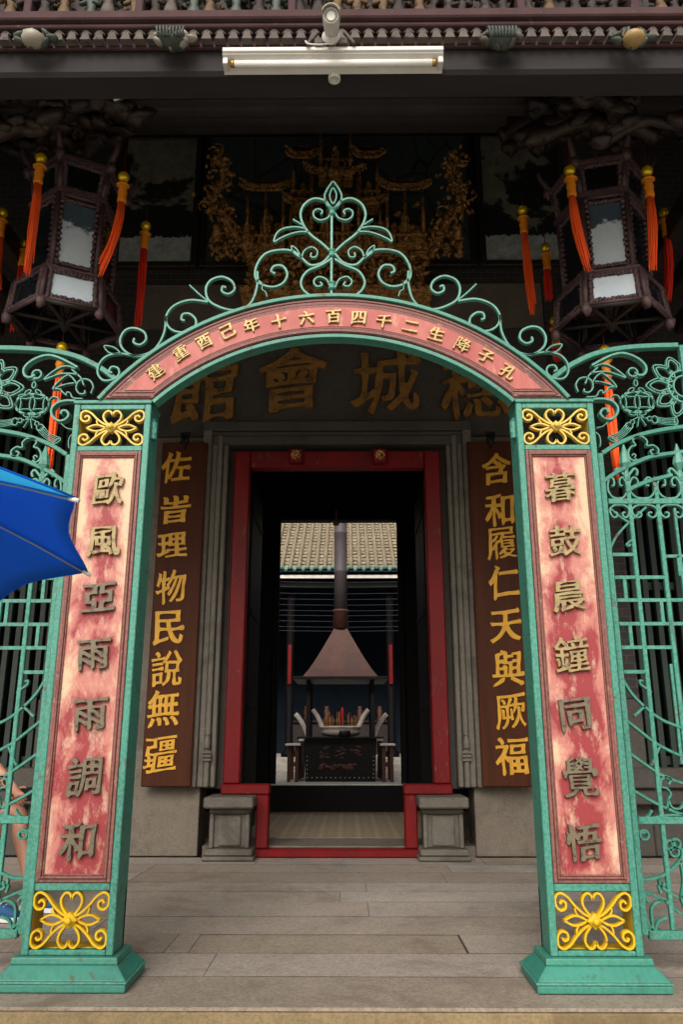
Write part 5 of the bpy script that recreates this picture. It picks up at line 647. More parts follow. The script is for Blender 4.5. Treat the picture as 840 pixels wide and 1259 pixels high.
# upper wall paintings
def painting(x0, x1, z0, z1, kind, seed):
    n = NT('wall_painting_%s' % kind); 
    a = n.noise(1.6, 6, .62, n.mapping((1, 1, 1.2)), .3); b = n.noise(9, 5, .7)
    sp = n.n('ShaderNodeSeparateXYZ'); n.l(n.tc.outputs['Object'], sp.inputs[0])
    zz = n.math('DIVIDE', n.math('SUBTRACT', sp.outputs[2], z0), z1 - z0)
    if kind == 'bamboo':
        v = n.n('ShaderNodeTexVoronoi'); v.feature = 'DISTANCE_TO_EDGE'; v.inputs['Scale'].default_value = 2.2; n.l(n.mapping((1, 1, .6), rot=(0, R(25), 0)), v.inputs['Vector'])
        col = n.mix(n.ramp(b, .3, .7), hexc('#46524f'), hexc('#384442'))
        col = n.mix(n.ramp(v.outputs[0], .0, .03, (1, 1, 1, 1), (0, 0, 0, 1)), col, hexc('#141a1a'))
    else:
        lake = n.math('LESS_THAN', zz, n.math('ADD', .2, n.math('MULTIPLY', n.math('SUBTRACT', b, .5), .12)))
        mount = n.ramp(n.math('ADD', a, n.math('MULTIPLY', n.math('SUBTRACT', .6, zz), .3)), .50, .54)
        col = n.mix(n.ramp(b, .35, .65), hexc('#7a7768'), hexc('#615f54'))
        col = n.mix(mount, col, hexc('#1a1b1c'))
        col = n.mix(lake, col, n.mix(n.ramp(b, .3, .7), hexc('#b4bcb8'), hexc('#808a88')))
    m = n.fin(col, .7, 0, .3)
    o = MB().box(x0, x1, 8.045, 8.109, z0, z1).build('wall_painting', m, hall)
    f = MB(); f.box(x0 - .07, x0, 8.02, 8.108, z0 - .07, z1 + .07); f.box(x1, x1 + .07, 8.02, 8.108, z0 - .07, z1 + .07)
    f.box(x0, x1, 8.022, 8.107, z1, z1 + .07); f.box(x0, x1, 8.022, 8.107, z0 - .07, z0)
    f.build('picture_frame', M['dark_wood'], o, bevel=.008)
painting(-2.56, -1.72, 6.36, 8.05, 'lake', 1); painting(1.70, 2.55, 6.36, 8.05, 'lake_rock', 2); painting(-1.55, 1.52, 6.36, 8.05, 'bamboo', 3)
# dark carved brackets high in both corners of the porch
for sx in (-1, 1):
    brk = thing('carved_eave_bracket', None, None, (0, 0, 0)); brk.location = (0, 0, 0); child(brk, hall)
    rb = random.Random(11 if sx < 0 else 12)
    mats = [M['dark_wood'], M['dark_wood'], M['gilt'], M['beam']]
    for k in range(44):
        y = rb.uniform(4.15, 6.8); zc = 5.09 + (y - 4.0) * .80 - rb.uniform(.10, .52); x = sx * rb.uniform(1.55 + .14 * (y - 4.4), 3.9)
        L = rb.uniform(.30, .70); h = rb.uniform(.05, .13); s2 = rb.choice((-1, 1))
        path = cr([(x - s2 * L * .5, y, zc - h * .9), (x - s2 * L * .25, y - .05, zc - h * .1), (x, y - .08, zc + .03), (x + s2 * L * .25, y - .1, zc - h * .3), (x + s2 * L * .42, y - .14, zc + h * .4), (x + s2 * L * .5, y - .16, zc + h * 1.5), (x + s2 * L * .42, y - .17, zc + h * 2.1)], 6)
        r_ = rb.uniform(.03, .06); N_ = len(path)
        mb = MB().tube(path, [r_ * (1.15 - .85 * (q / N_) ** 2) * (1 + .35 * noise.noise(Vector((q * .45, k * 3.1, sx)))) for q in range(N_)], 10)
        for q in range(6):
            p = path[rb.randrange(N_)]; mb.blob((p.x, p.y - .03, p.z + rb.uniform(-.03, .03)), (rb.uniform(.06, .13), .06, rb.uniform(.03, .06)), .5, 2.2, 12, Matrix.Rotation(rb.uniform(-.6, .6), 3, 'Y'), seed=q + k)
        mb.build('carved_arm', M['carved_brown'] if k % 3 else M['dark_wood'], brk)
    mb = MB()
    mb.box(*sorted((sx * 2.2, sx * 2.42)), 4.04, 7.9, 4.9, 5.1) if False else None
    for k in range(3): mb.box(*sorted((sx * (2.62 + .42 * k), sx * (2.74 + .42 * k))), 4.05, 7.4, 4.86 + .1 * k, 5.05 + .1 * k)
    mb.build('tie_beam', M['dark_wood'], brk, bevel=.01)
# eave frieze: relief band, red rail, scalloped strip, glazed bosses
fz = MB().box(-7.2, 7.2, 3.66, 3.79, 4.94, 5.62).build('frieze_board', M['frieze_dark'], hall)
MB().box(-7.2, 7.2, 3.50, 3.655, 4.925, 4.985).build('frieze_rail', M['frieze_red'], fz, bevel=.008)
mb = MB(); mb.box(-7.2, 7.2, 3.53, 3.65, 4.895, 4.921)
mb.build('rail_moulding', M['frieze_red'], fz, bevel=.006)
mb = MB()
for px in (40, 175, 360, 638, 776):
    q = at(px, 20, 3.6); mb.box(q.x - .022, q.x + .022, 3.52, 3.658, 4.986, 5.6)
for x in (-3.4, -2.6, 2.6, 3.4): mb.box(x - .022, x + .022, 3.52, 3.658, 4.986, 5.6)
mb.build('frieze_post', M['frieze_red'], fz, bevel=.006)
sc = MB()
for k in range(150):                         # scalloped fringe of little plaster bells
    x = -5.6 + k * .0755
    sc.add([(x - .012, 3.585, 4.893), (x + .012, 3.585, 4.893), (x + .034, 3.585, 4.822), (x - .034, 3.585, 4.822),
            (x - .010, 3.55, 4.893), (x + .010, 3.55, 4.893), (x + .028, 3.54, 4.822), (x - .028, 3.54, 4.822)],
           [(0, 1, 2, 3), (4, 7, 6, 5), (0, 4, 5, 1), (1, 5, 6, 2), (2, 6, 7, 3), (3, 7, 4, 0)])
    sc.tube(cr([(x - .03, 3.56, 4.87), (x, 3.55, 4.888), (x + .03, 3.56, 4.87)], 3), .006, 5)
sc.build('scalloped_fringe', M['frieze_grey'], fz)
MB().box(-7.2, 7.2, 3.592, 3.615, 4.812, 4.893).build('fringe_backing', M['frieze_red'], fz, bevel=.004)
rf = random.Random(5)
for k in range(40):                          # figures and rockwork of the relief
    x = -2.35 + k * .12 + rf.uniform(-.03, .03); z = 4.99
    m = rf.choice(('frieze_dark', 'frieze_grey', 'frieze_gold', 'frieze_dark', 'frieze_green', 'frieze_gold' if x < -.6 else 'frieze_dark'))
    mb = MB(); h = rf.uniform(.20, .30); y_ = 3.60 + rf.uniform(-.02, .02); lean = rf.uniform(-.03, .03)
    mb.lathe([(.045, 0), (.042, .25 * h), (.026, .52 * h), (.036, .70 * h), (.014, .80 * h)], (x, y_, z), 12, sy=.8)
    mb.blob((x + lean * .5, y_ - .012, z + .90 * h), (.022, .022, .028), .25, 3, 12, seed=k); mb.lathe([(.026, 0), (.020, .012), (.012, .03), (.004, .05)], (x + lean * .5, y_ - .008, z + .96 * h), 10)
    for s_ in (-1, 1): mb.tube(cr([(x + s_ * .03, y_ - .01, z + .68 * h), (x + s_ * .052, y_ - .03, z + .52 * h), (x + s_ * .02, y_ - .052, z + (.46 + .12 * rf.random()) * h)], 4), [.015, .015, .014, .014, .013, .013, .012, .011, .010], 7)
    for q in range(16): mb.blob((x + rf.uniform(-.075, .075), 3.63 + rf.uniform(-.02, .02), z + rf.uniform(.0, .40)), (rf.uniform(.008, .030), .02, rf.uniform(.006, .018)), .9, 4, 8, Matrix.Rotation(rf.uniform(-1.5, 1.5), 3, 'Y'), seed=q * 3 + k)
    mb.tube(cr([(x - .06, 3.61, z + .02), (x - .03, 3.59, z + .045), (x, 3.585, z + .03), (x + .03, 3.59, z + .05), (x + .06, 3.61, z + .02)], 3), .012, 6)
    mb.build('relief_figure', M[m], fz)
q = at(238, 52, 3.5)
for px, m1, m2, lobes in ((40, 'ceramic_white', 'frieze_green', 0), (212, 'frieze_green', 'ceramic_white', 1), (617, 'frieze_green', 'frieze_grey', 1), (780, 'ceramic_yellow', 'frieze_green', 0)):
    q = at(px, 49, 3.5); mb = MB()
    if lobes == 0: mb.blob((q.x, 3.5, q.z + .005), (.062, .06, .042), .12, 2, 14)
    else:
        mb.blob((q.x, 3.51, q.z + .01), (.075, .06, .045), .5, 5, 14, seed=px)
        for k in range(9): mb.tube(cr([(q.x - .07 + .017 * k, 3.46, q.z - .02), (q.x - .075 + .018 * k, 3.44, q.z + .02), (q.x - .08 + .019 * k, 3.47, q.z + .055)], 3), .007, 5)
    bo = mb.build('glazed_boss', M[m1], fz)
    mb = MB()
    for k in range(7):
        a = k * .9; mb.blob((q.x + .095 * math.cos(a), 3.52, q.z + .03 + .04 * math.sin(a)), (.036, .03, .014), .4, 3, 8, Matrix.Rotation(a, 3, 'Y'), seed=k)
    mb.build('glazed_leaf', M[m2], bo)

# gilt carved pavilion group standing on the wall ledge over the door
shr = thing('carved_pavilion', 'gilt carved wooden pavilion with tiny figures and up-curved roofs before the dark painting', 'carving', (0, 7.7, 6.1))
mb = MB(); mb.box(-1.08, 1.02, 7.62, 8.0, 5.72, 5.80); mb.box(-1.03, .97, 7.64, 8.0, 6.16, 6.23); mb.box(-1.0, .94, 7.75, 8.0, 5.801, 6.159)
mb.build('base', M['gilt'], shr, bevel=.01)
mb = MB(); rs = random.Random(21)
for k in range(330): mb.blob((rs.uniform(-1.0, .95), rs.uniform(7.62, 7.74), rs.uniform(5.82, 6.15)), (rs.uniform(.015, .06), .04, rs.uniform(.010, .035)), .8, 4, 8, Matrix.Rotation(rs.uniform(-1.5, 1.5), 3, 'Y'), seed=k)
mb.build('carved_relief', M['gilt'], shr)
def tier(cx, cy, z0, z1, w_, d, nc=2):
    mb = MB()
    for k in range(nc + 1):
        x = cx - w_ / 2 + w_ * k / nc
        mb.tube([(x, cy - d / 2, z0), (x, cy - d / 2, z1)], .018, 8); mb.tube([(x, cy + d / 2, z0), (x, cy + d / 2, z1)], .018, 8)
    mb.build('column', M['gilt'], shr)
    r_ = MB(); n = 14; e = .10
    for i in range(n):
        u0, u1 = -1 + 2 * i / n, -1 + 2 * (i + 1) / n
        def pt(u, v):      # v 0 ridge .. 1 eave
            wx = (w_ / 2 + e) * (.35 + .65 * v); return Vector((cx + u * wx, cy - (d / 2 + e * .8) * v, z1 + .22 * (1 - v) ** 1.4 + .09 * abs(u) ** 4 * v))
        for j in range(4):
            v0, v1 = j / 4, (j + 1) / 4; a, b, c, dd = pt(u0, v0), pt(u1, v0), pt(u1, v1), pt(u0, v1); t = Vector((0, 0, .03))
            r_.add([a, b, c, dd, a + t, b + t, c + t, dd + t], [(0, 1, 2, 3), (4, 7, 6, 5), (0, 4, 5, 1), (1, 5, 6, 2), (2, 6, 7, 3), (3, 7, 4, 0)])
        r_.tube([pt(u0, 0) + Vector((0, 0, .03)), pt(u0, .5) + Vector((0, 0, .035)), pt(u0, 1) + Vector((0, 0, .035))], .014, 6)
    for i in range(22):
        u = -1 + 2 * (i + .5) / 22; p_ = pt(u, 1); r_.lathe([(.004, -.055), (.012, -.04), (.009, -.02), (.012, 0)], p_, 6)
    r_.tube([(cx - w_ * .32, cy, z1 + .26), (cx, cy, z1 + .23), (cx + w_ * .32, cy, z1 + .26)], .028, 8)
    r_.build('roof', M['gilt'], shr)
    g_ = MB(); g_.box(cx - w_ / 2 - .03, cx + w_ / 2 + .03, cy - d / 2 - .03, cy + d / 2, z0 - .05, z0)
    for k in range(int(w_ / .07) + 1): g_.box(cx - w_ / 2 + k * .07 - .01, cx - w_ / 2 + k * .07 + .01, cy - d / 2 - .035, cy - d / 2 - .015, z0, z0 + .09)
    g_.box(cx - w_ / 2 - .03, cx + w_ / 2 + .03, cy - d / 2 - .04, cy - d / 2 - .012, z0 + .09, z0 + .11)
    g_.build('balustrade', M['gilt'], shr)
def figure(x, y, z, h, k):
    mb = MB().lathe([(.06 * h * 3, 0), (.055 * h * 3, .3 * h), (.04 * h * 3, .6 * h), (.055 * h * 3, .72 * h), (.02 * h * 3, .8 * h)], (x, y, z), 10)
    mb.blob((x, y, z + .9 * h), (.11 * h, .11 * h, .13 * h), .2, 3, 8, seed=k); mb.blob((x + .1 * h, y - .06 * h, z + .55 * h), (.05 * h, .09 * h, .16 * h), .3, 3, 8, seed=k); mb.blob((x - .1 * h, y - .06 * h, z + .5 * h), (.05 * h, .09 * h, .18 * h), .3, 3, 8, seed=k)
    mb.build('carved_figure', M['gilt'], shr)
for sx in (-1, 1):
    c = DX - .02 + sx * .78; tier(c, 7.78, 6.30, 6.98, .40, .3); figure(c, 7.70, 6.30, .42, 1); figure(c - .12 * sx, 7.74, 6.30, .34, 2)
    c = DX - .02 + sx * .38; tier(c, 7.84, 6.95, 7.5, .20, .2, 1); figure(c, 7.8, 6.98, .26, 3)
    tier(DX - .02 + sx * .33, 7.80, 6.28, 6.82, .34, .28); figure(DX + sx * .33, 7.7, 6.28, .36, 5)
    # dragon branch with a small bell lantern
    mb = MB(); path = cr([(DX + sx * .95, 7.8, 6.25), (DX + sx * 1.12, 7.72, 6.45), (DX + sx * 1.28, 7.7, 6.72), (DX + sx * 1.42, 7.72, 6.88), (DX + sx * 1.36, 7.74, 7.1), (DX + sx * 1.30, 7.72, 7.32), (DX + sx * 1.38, 7.7, 7.48)], 6)
    mb.tube(path, [.045 + .018 * math.sin(q * 1.3) for q in range(len(path))], 9)
    for k in range(150):
        p = path[rs.randrange(len(path))]; a = rs.uniform(-1.5, 1.5)
        mb.blob((p.x + rs.gauss(0, .075), 7.69 + rs.uniform(-.07, .08), p.z + rs.gauss(0, .075)), (rs.uniform(.012, .05), .03, rs.uniform(.008, .024)), .7, 3, 8, Matrix.Rotation(a, 3, 'Y'), seed=k)
    for k in range(16):
        p = path[rs.randrange(len(path))]; a = rs.uniform(0, 6.28); mb.tube(cr([p, p + Vector((.08 * math.cos(a), -.06, .08 * math.sin(a))), p + Vector((.15 * math.cos(a + .5), -.07, .15 * math.sin(a + .5))), p + Vector((.16 * math.cos(a + 1), -.06, .16 * math.sin(a + 1)))], 3), [.016, .015, .014, .013, .012, .010, .009, .007, .006, .004], 6)
    mb.build('dragon_branch', M['gilt'], shr)
    mb = MB(); x = DX + sx * 1.34
    mb.tube([(x, 7.68, 6.72), (x, 7.68, 6.58)], .008, 6); mb.lathe([(.02, .0), (.06, -.02), (.045, -.06), (.05, -.14), (.03, -.17), (.04, -.19)], (x, 7.68, 6.58), 6)
    mb.build('bell_lantern', M['gilt'], shr)
    mb = MB()
    for k in range(90): mb.blob((DX + sx * rs.uniform(.92, 1.42), rs.uniform(7.72, 7.84), rs.uniform(6.24, 6.62)), (rs.uniform(.012, .045), .04, rs.uniform(.012, .05)), .8, 4, 8, Matrix.Rotation(rs.uniform(-1, 1), 3, 'Y'), seed=k)
    mb.build('rockwork', M['gilt'], shr)
for k in range(22): figure(DX - .02 + rs.uniform(-1.0, 1.0), rs.uniform(7.64, 7.72), 6.24 + rs.choice((0, 0, .04)), rs.uniform(.20, .36), k)
mb = MB()
for k in range(200): mb.blob((DX + rs.uniform(-1.0, .96), rs.uniform(7.78, 7.92), 6.25 + abs(rs.gauss(0, .28))), (rs.uniform(.015, .06), .05, rs.uniform(.012, .05)), .8, 4, 8, Matrix.Rotation(rs.uniform(-1, 1), 3, 'Y'), seed=k)
mb.build('carved_ground', M['gilt'], shr)
tier(DX - .02, 7.74, 6.26, 7.12, .52, .4, 3); tier(DX - .02, 7.80, 7.32, 7.82, .34, .26, 1); figure(DX - .02, 7.7, 7.34, .30, 6); figure(DX - .14, 7.62, 6.26, .36, 7); figure(DX + .1, 7.62, 6.26, .36, 8)
mb = MB().lathe([(.03, 0), (.05, .05), (.02, .1), (.03, .14), (.005, .24)], (DX - .02, 7.78, 8.02), 10); mb.build('finial', M['gilt'], shr)
# ================================================================== COURTYARD AND BACK HALL
back = thing('back_hall', 'far hall across the courtyard with tan tiled roof, green eave tiles and dark open front', 'temple', (0, 21.5, 0))
n = NT('shadow_flecked_clay_pan'); a = n.noise(5, 5, .7); b = n.noise(22, 5, .75, n.mapping((1, 2, 2)))
col = n.mix(n.ramp(a, .3, .7), hexc('#c4b594'), hexc('#9a8b6e')); col = n.mix(n.ramp(b, .46, .56), col, hexc('#3a332a')); n.bump(b, .4, .02)  # dark patches paint the shadows among the pan tiles
M['pan'] = n.fin(col, .85)
n = NT('weathered_clay_ridge'); a = n.noise(3, 5, .7); b = n.noise(26, 5, .75)
col = n.mix(n.ramp(a, .3, .7), hexc('#8e8069'), hexc('#6d6250')); col = n.mix(n.ramp(b, .55, .66), col, hexc('#423b33'))
M['ridge'] = n.fin(col, .85)
ey, ez, ry, rz = 21.2, 5.46, 26.5, 8.9
E0, E1 = Vector((0, ey, ez)), Vector((0, ry, rz)); sl_ = (E1 - E0).normalized(); nr = Vector((0, -sl_.z, sl_.y)); Ls = (E1 - E0).length
roof = MB(); pitch_x = .235; NX = 34
rr = random.Random(9)
for i in range(-NX // 2, NX // 2):
    x = i * pitch_x + .06
    for k in range(24):                       # overlapping pan tiles, each lifted at its lower edge
        a0, a1 = k * .27, k * .27 + .31; dx = rr.uniform(-.006, .006)
        p0 = E0 + sl_ * a0 + nr * (.05 + rr.uniform(0, .012)); p1 = E0 + sl_ * a1 + nr * .015
        w_ = .075
        vs = []
        for p in (p0, p1):
            for u in (-1, -.4, .4, 1): vs.append(Vector((x + dx + u * w_, p.y, p.z)) + nr * (.02 * u * u))
        vs += [v - nr * .016 for v in vs]
        roof.add(vs, [(0, 1, 5, 4), (1, 2, 6, 5), (2, 3, 7, 6), (8, 12, 13, 9), (9, 13, 14, 10), (10, 14, 15, 11), (0, 8, 9, 1), (1, 9, 10, 2), (2, 10, 11, 3)])
roofo = roof.build('tiled_roof', M['pan'], back)
rg = MB()
for i in range(-NX // 2, NX // 2 + 1):
    x = (i - .5) * pitch_x + .06; P = []
    for k in range(17): P.append(E0 + sl_ * (k * .4) + nr * (.075 + .006 * (k % 2)) + Vector((x + rr.uniform(-.004, .004), 0, 0)))
    rg.tube(P, [.052 + .006 * (k % 2) for k in range(17)], 8)
rg.build('ridge_tile', M['ridge'], roofo)
et = MB()
for i in range(-NX // 2, NX // 2 + 1):
    x = (i - .5) * pitch_x + .06; et.lathe([(.0, -.03), (.055, -.03), (.062, 0), (.055, .03)], (x, ey - .03, ez + .06), 12, Matrix.Rotation(R(90), 3, 'X'))
    x += pitch_x / 2; et.prism([(x - .07, ez + .05), (x + .07, ez + .05), (x + .045, ez - .03), (x, ez - .075), (x - .045, ez - .03)], ey - .04, ey - .015)
et.build('eave_tile', M['glazed_tile'], roofo)
mb = MB(); v = [E0, E1]; 
mb.add([(-4.5, ey + .02, ez - .06), (4.5, ey + .02, ez - .06), (4.5, ry, rz - .06), (-4.5, ry, rz - .06), (-4.5, ey + .02, ez - .02), (4.5, ey + .02, ez - .02), (4.5, ry, rz - .02), (-4.5, ry, rz - .02)],
       [(0, 1, 2, 3), (4, 7, 6, 5), (0, 4, 5, 1), (1, 5, 6, 2), (2, 6, 7, 3), (3, 7, 4, 0)])
mb.build('roof_boarding', M['ceiling'], roofo)
MB().box(-4.5, 4.5, 21.3, 21.36, 5.24, 5.33).build('eave_board', M['white_stone'], back, bevel=.005)
MB().box(-4.5, 4.5, 21.5, 21.75, 5.02, 5.23).build('eave_beam', M['black'], back, bevel=.02)
for x in (-1.48, 1.25):
    c = MB().lathe([(.2, .585), (.2, .7), (.11, .75), (.10, 5.0)], (x, 21.9, 0), 18).build('column', M['lacquer_dark'], back)
    p = MB().box(x - .05, x + .05, 21.74, 21.78, 2.45, 3.5).build('red_couplet_board', M['red'], c, bevel=.005)
mb = MB(); mb.box(-4.6, 4.6, 27.0, 27.2, .5, 8); mb.box(-4.7, -4.5, 21.4, 27, .5, 8); mb.box(4.5, 4.7, 21.4, 27, .5, 8)
M['haze_navy'] = mottled('bluish_haze_wall', '#222c38', '#1a222c', None, 3, 30, .8, 0, .1, .003, spec=.1)  # bluish courtyard haze put into the wall colour
mb.build('inner_wall', M['haze_navy'], back)
mb = MB(); mb.box(-1.6, 1.4, 24.5, 25.2, .585, 1.5); mb.box(-1.7, 1.5, 24.4, 25.3, 1.501, 1.56)
mb.build('altar_table', M['dark_wood'], back, bevel=.02)
for k, dx in enumerate((-1.15, -.55, .45, 1.05)):
    mb = MB().lathe([(.07, 0), (.11, .04), (.06, .12), (.09, .3), (.05, .36), (.08, .42)], (dx, 24.7, 1.56), 12).build('altar_vase', M['rust_sheet'], back)
cw = MB(); cw.box(-6.2, -6.0, 12.5, 27, 0, 6); cw.box(6.0, 6.2, 12.5, 27, 0, 6)
cwl = cw.build('courtyard_wall', M['brick'])
tag(cwl, 'sooty brick walls closing both sides of the inner courtyard', 'wall')
for k, py in enumerate((716, 722, 730, 737, 744, 751, 757, 764, 771, 776)):
    q = at(415, py, 20.6); sg = .05 if k < 7 else .12
    wr = MB().tube([(-5.98, 20.6, q.z + .25), (-3, 20.6, q.z + .06), (-1.3, 20.6, q.z + .01), (0, 20.6, q.z - .005), (1.3, 20.6, q.z + .01), (3, 20.6, q.z + .06), (5.98, 20.6, q.z + .25)], .005, 5).build('stretched_wire', M['wire'])
    tag(wr, 'thin grey wire stretched across the courtyard under the far tiled eave', 'wire', 'wires strung under the far eave')

# ------------------------------------------------------------------ incense furnace, pots, benches
fur = thing('incense_furnace', 'black iron incense furnace with rusty pyramid hood and tall grey flue in the inner courtyard', 'incense burner', (-.07, 17.5, .2))
FX = -.07
mb = MB(); mb.add([(FX - .72, 17.3, .2), (FX + .72, 17.3, .2), (FX + .76, 17.25, 1.05), (FX - .76, 17.25, 1.05), (FX - .72, 18.4, .2), (FX + .72, 18.4, .2), (FX + .76, 18.45, 1.05), (FX - .76, 18.45, 1.05)],
       [(0, 1, 2, 3), (4, 7, 6, 5), (0, 4, 5, 1), (1, 5, 6, 2), (2, 6, 7, 3), (3, 7, 4, 0)])
body = mb.build('furnace_box', M['iron'], fur, bevel=.01)
MB().box(FX - .90, FX + .90, 17.15, 18.55, 1.052, 1.095).build('furnace_rim', M['iron'], body, bevel=.006)
mb = MB()
for k in range(15):
    x = FX - .68 + k * .097; mb.blob((x, 17.285, .28), (.012, .01, .012), 0, 1, 8)
for k in range(8):
    for sx in (-1, 1): mb.blob((FX + sx * .69, 17.275, .36 + k * .085), (.012, .01, .012), 0, 1, 8)
mb.build('rivet', M['pot'], body)
mb = MB()
for k, x in enumerate((-.3, 0.02, .33)):
    for q in range(9): mb.blob((FX + x + random.uniform(-.11, .11), 17.262, .78 + random.uniform(-.12, .12)), (.05, .012, .02), .5, 3, 8, seed=q)
    for q in range(6): mb.blob((FX + x + random.uniform(-.14, .14), 17.27, .5 + random.uniform(-.05, .05)), (.06, .01, .03), .6, 3, 8, seed=q)
mb.build('cast_relief', M['rust_sheet'], body)
for x in (-.68, .68):
    for y in (17.35, 18.35): MB().box(FX + x - .045, FX + x + .045, y - .045, y + .045, 1.096, 2.27).build('hood_post', M['iron'], fur, bevel=.006)
hz0, hz1 = 2.30, 3.42; a, b = .80, .14
mb = MB(); cy = 17.85
vs = []
HL = [(a + (b - a) * (t ** .86), hz0 + .02 + (hz1 - hz0 - .02) * t) for t in (0, .15, .3, .5, .7, .85, 1)]
for (h, z) in HL: vs += [(FX - h, cy - h * .85, z), (FX + h, cy - h * .85, z), (FX + h, cy + h * .85, z), (FX - h, cy + h * .85, z)]
fs = [(4 * q + k, 4 * q + (k + 1) % 4, 4 * q + 4 + (k + 1) % 4, 4 * q + 4 + k) for q in range(len(HL) - 1) for k in range(4)]
mb.add(vs, fs + [(0, 3, 2, 1), tuple(range(4 * len(HL) - 4, 4 * len(HL)))])
hood = mb.build('hood', M['rust_sheet'], fur)
mb = MB(); mb.box(FX - 1.0, FX + 1.0, cy - .86, cy + .86, hz0 - .045, hz0 + .015); mb.build('hood_brim', M['iron'], hood, bevel=.008)
mb = MB(); mb.lathe([(.19, hz1 - .01), (.16, hz1 + .36), (.175, hz1 + .37), (.175, hz1 + .42)], (FX, cy, 0), 20); mb.build('hood_collar', M['rust_sheet'], hood)
mb = MB(); prof = []
z = hz1 + .42
while z < 8.6: prof += [(.148, z), (.148, z + .86), (.154, z + .87), (.154, z + .89)]; z += .9
mb.lathe(prof, (FX, cy, 0), 20); mb.build('flue', M['pipe'], fur)
def pot(cx, y, z, r, eh, name, lab):
    t = thing('incense_pot', lab, 'incense pot', (cx, y, z))
    MB().lathe([(r * .6, 0), (r * .95, .03), (r * 1.02, .10), (r * .98, .15), (r * 1.06, .18), (r * 1.06, .21), (r * .95, .215), (r * .9, .16), (0, .15)], (cx, y, z), 26).build('bowl', M['pot'], t)
    for sx in (-1, 1):
        P = cr([(cx + sx * r * .86, y, z + .12), (cx + sx * r * 1.02, y, z + .28), (cx + sx * r * 1.18, y, z + eh * .75), (cx + sx * r * 1.42, y, z + eh)], 5)
        MB().tube(P, [.062 - .001 * k for k in range(len(P))], 10).build('ear_handle', M['pot'], t)
    return t
pot(FX + .0, 17.55, 1.096, .42, .56, 'a', 'pale bronze incense pot with upswept ears on top of the furnace, bristling with lit sticks')
MB_ = MB().lathe([(.12, 0), (.14, .02), (.14, .11), (.12, .12)], (FX + .08, 17.22, 1.096), 16).build('offering_tin', M['iron'])
tag(MB_, 'small dark round tin at front edge of furnace top before the pale pot', 'tin')
for k in range(34):
    x = FX + random.uniform(-.34, .34); y = 17.55 + random.uniform(-.22, .22); h = random.uniform(.18, .36); lx, ly = random.uniform(-.03, .03), random.uniform(-.03, .03)
    o = MB().tube([(x, y, 1.24), (x + lx, y + ly, 1.27 + h)], .006, 5).build('incense_stick', M['incense'])
    tag(o, 'thin burning incense stick standing in the pale pot on the furnace', 'incense stick', 'incense sticks in the pot')
o = MB().lathe([(.03, 0), (.03, .42), (.022, .43), (.006, .46)], (FX + .04, 17.5, 1.25), 12).build('red_candle', M['candle']); tag(o, 'tall red candle standing among the incense sticks', 'candle')
t = thing('incense_stand', 'low dark stand behind the furnace carrying two upswept pale ears', 'stand', (FX, 19.0, .2))
mb = MB(); mb.box(FX - .95, FX + .95, 18.75, 19.3, 1.0, 1.06); mb.build('stand_top', M['white_stone'], t, bevel=.006)
for x in (-.88, .88):
    for y in (18.8, 19.25): MB().box(FX + x - .04, FX + x + .04, y - .04, y + .04, .2, .999).build('leg', M['dark_wood'], t)
for sx in (-1, 1): MB().tube(cr([(FX + sx * .74, 19.0, 1.062), (FX + sx * .84, 19.0, 1.3), (FX + sx * .98, 19.0, 1.52), (FX + sx * 1.06, 19.0, 1.6)], 5), .055, 10).build('ear_handle', M['pot'], t)
for sx, lab in ((-1, 'narrow white-topped bench at the left flank of the iron furnace'), (1, 'narrow white-topped bench at the right flank of the iron furnace')):
    x = FX + sx * .98; t = thing('offering_bench', lab, 'bench', (x, 17.6, .2), 'benches beside the furnace')
    MB().box(x - .16, x + .16, 17.1, 18.3, .915, .955).build('bench_top', M['white_stone'], t, bevel=.006)
    for dx in (-.08, .08):
        for y in (17.2, 18.2): MB().box(x + dx - .035, x + dx + .035, y - .035, y + .035, .2, .914).build('leg', M['rust_sheet'], t)
    MB().box(x - .05, x + .05, 17.236, 18.164, .5, .56).build('stretcher', M['rust_sheet'], t)

# ================================================================== PAINTED ARCH GATE
gate = thing('archway', 'turquoise and red painted iron arch with raised characters and curling scrollwork on two pillars', 'gate', (AX, 4.1, 0))
YF, YB = 4.0, 4.19
zt = 2.825
zPL, zPH = .445, 2.545      # red panel field, from below the lower frame to under the top grille
letz0 = at(700, 598, 3.98).z; letz1 = at(718, 1036, 3.98).z
pit = (letz0 - letz1) / 6
M['worn_left'] = worn_panel('worn_red_panel_left', letz0, pit, .035)
M['worn_right'] = worn_panel('worn_red_panel_right', letz0, pit, .05)
M['worn_arch'] = worn_panel('worn_red_arch', arch=True)
def rect_ring(mb, x0, x1, z0, z1, t, y0, y1):
    mb.box(x0, x0 + t, y0, y1, z0, z1); mb.box(x1 - t, x1, y0, y1, z0, z1); mb.box(x0 + t, x1 - t, y0 + .0015, y1, z1 - t, z1); mb.box(x0 + t, x1 - t, y0 + .0015, y1, z0, z0 + t)
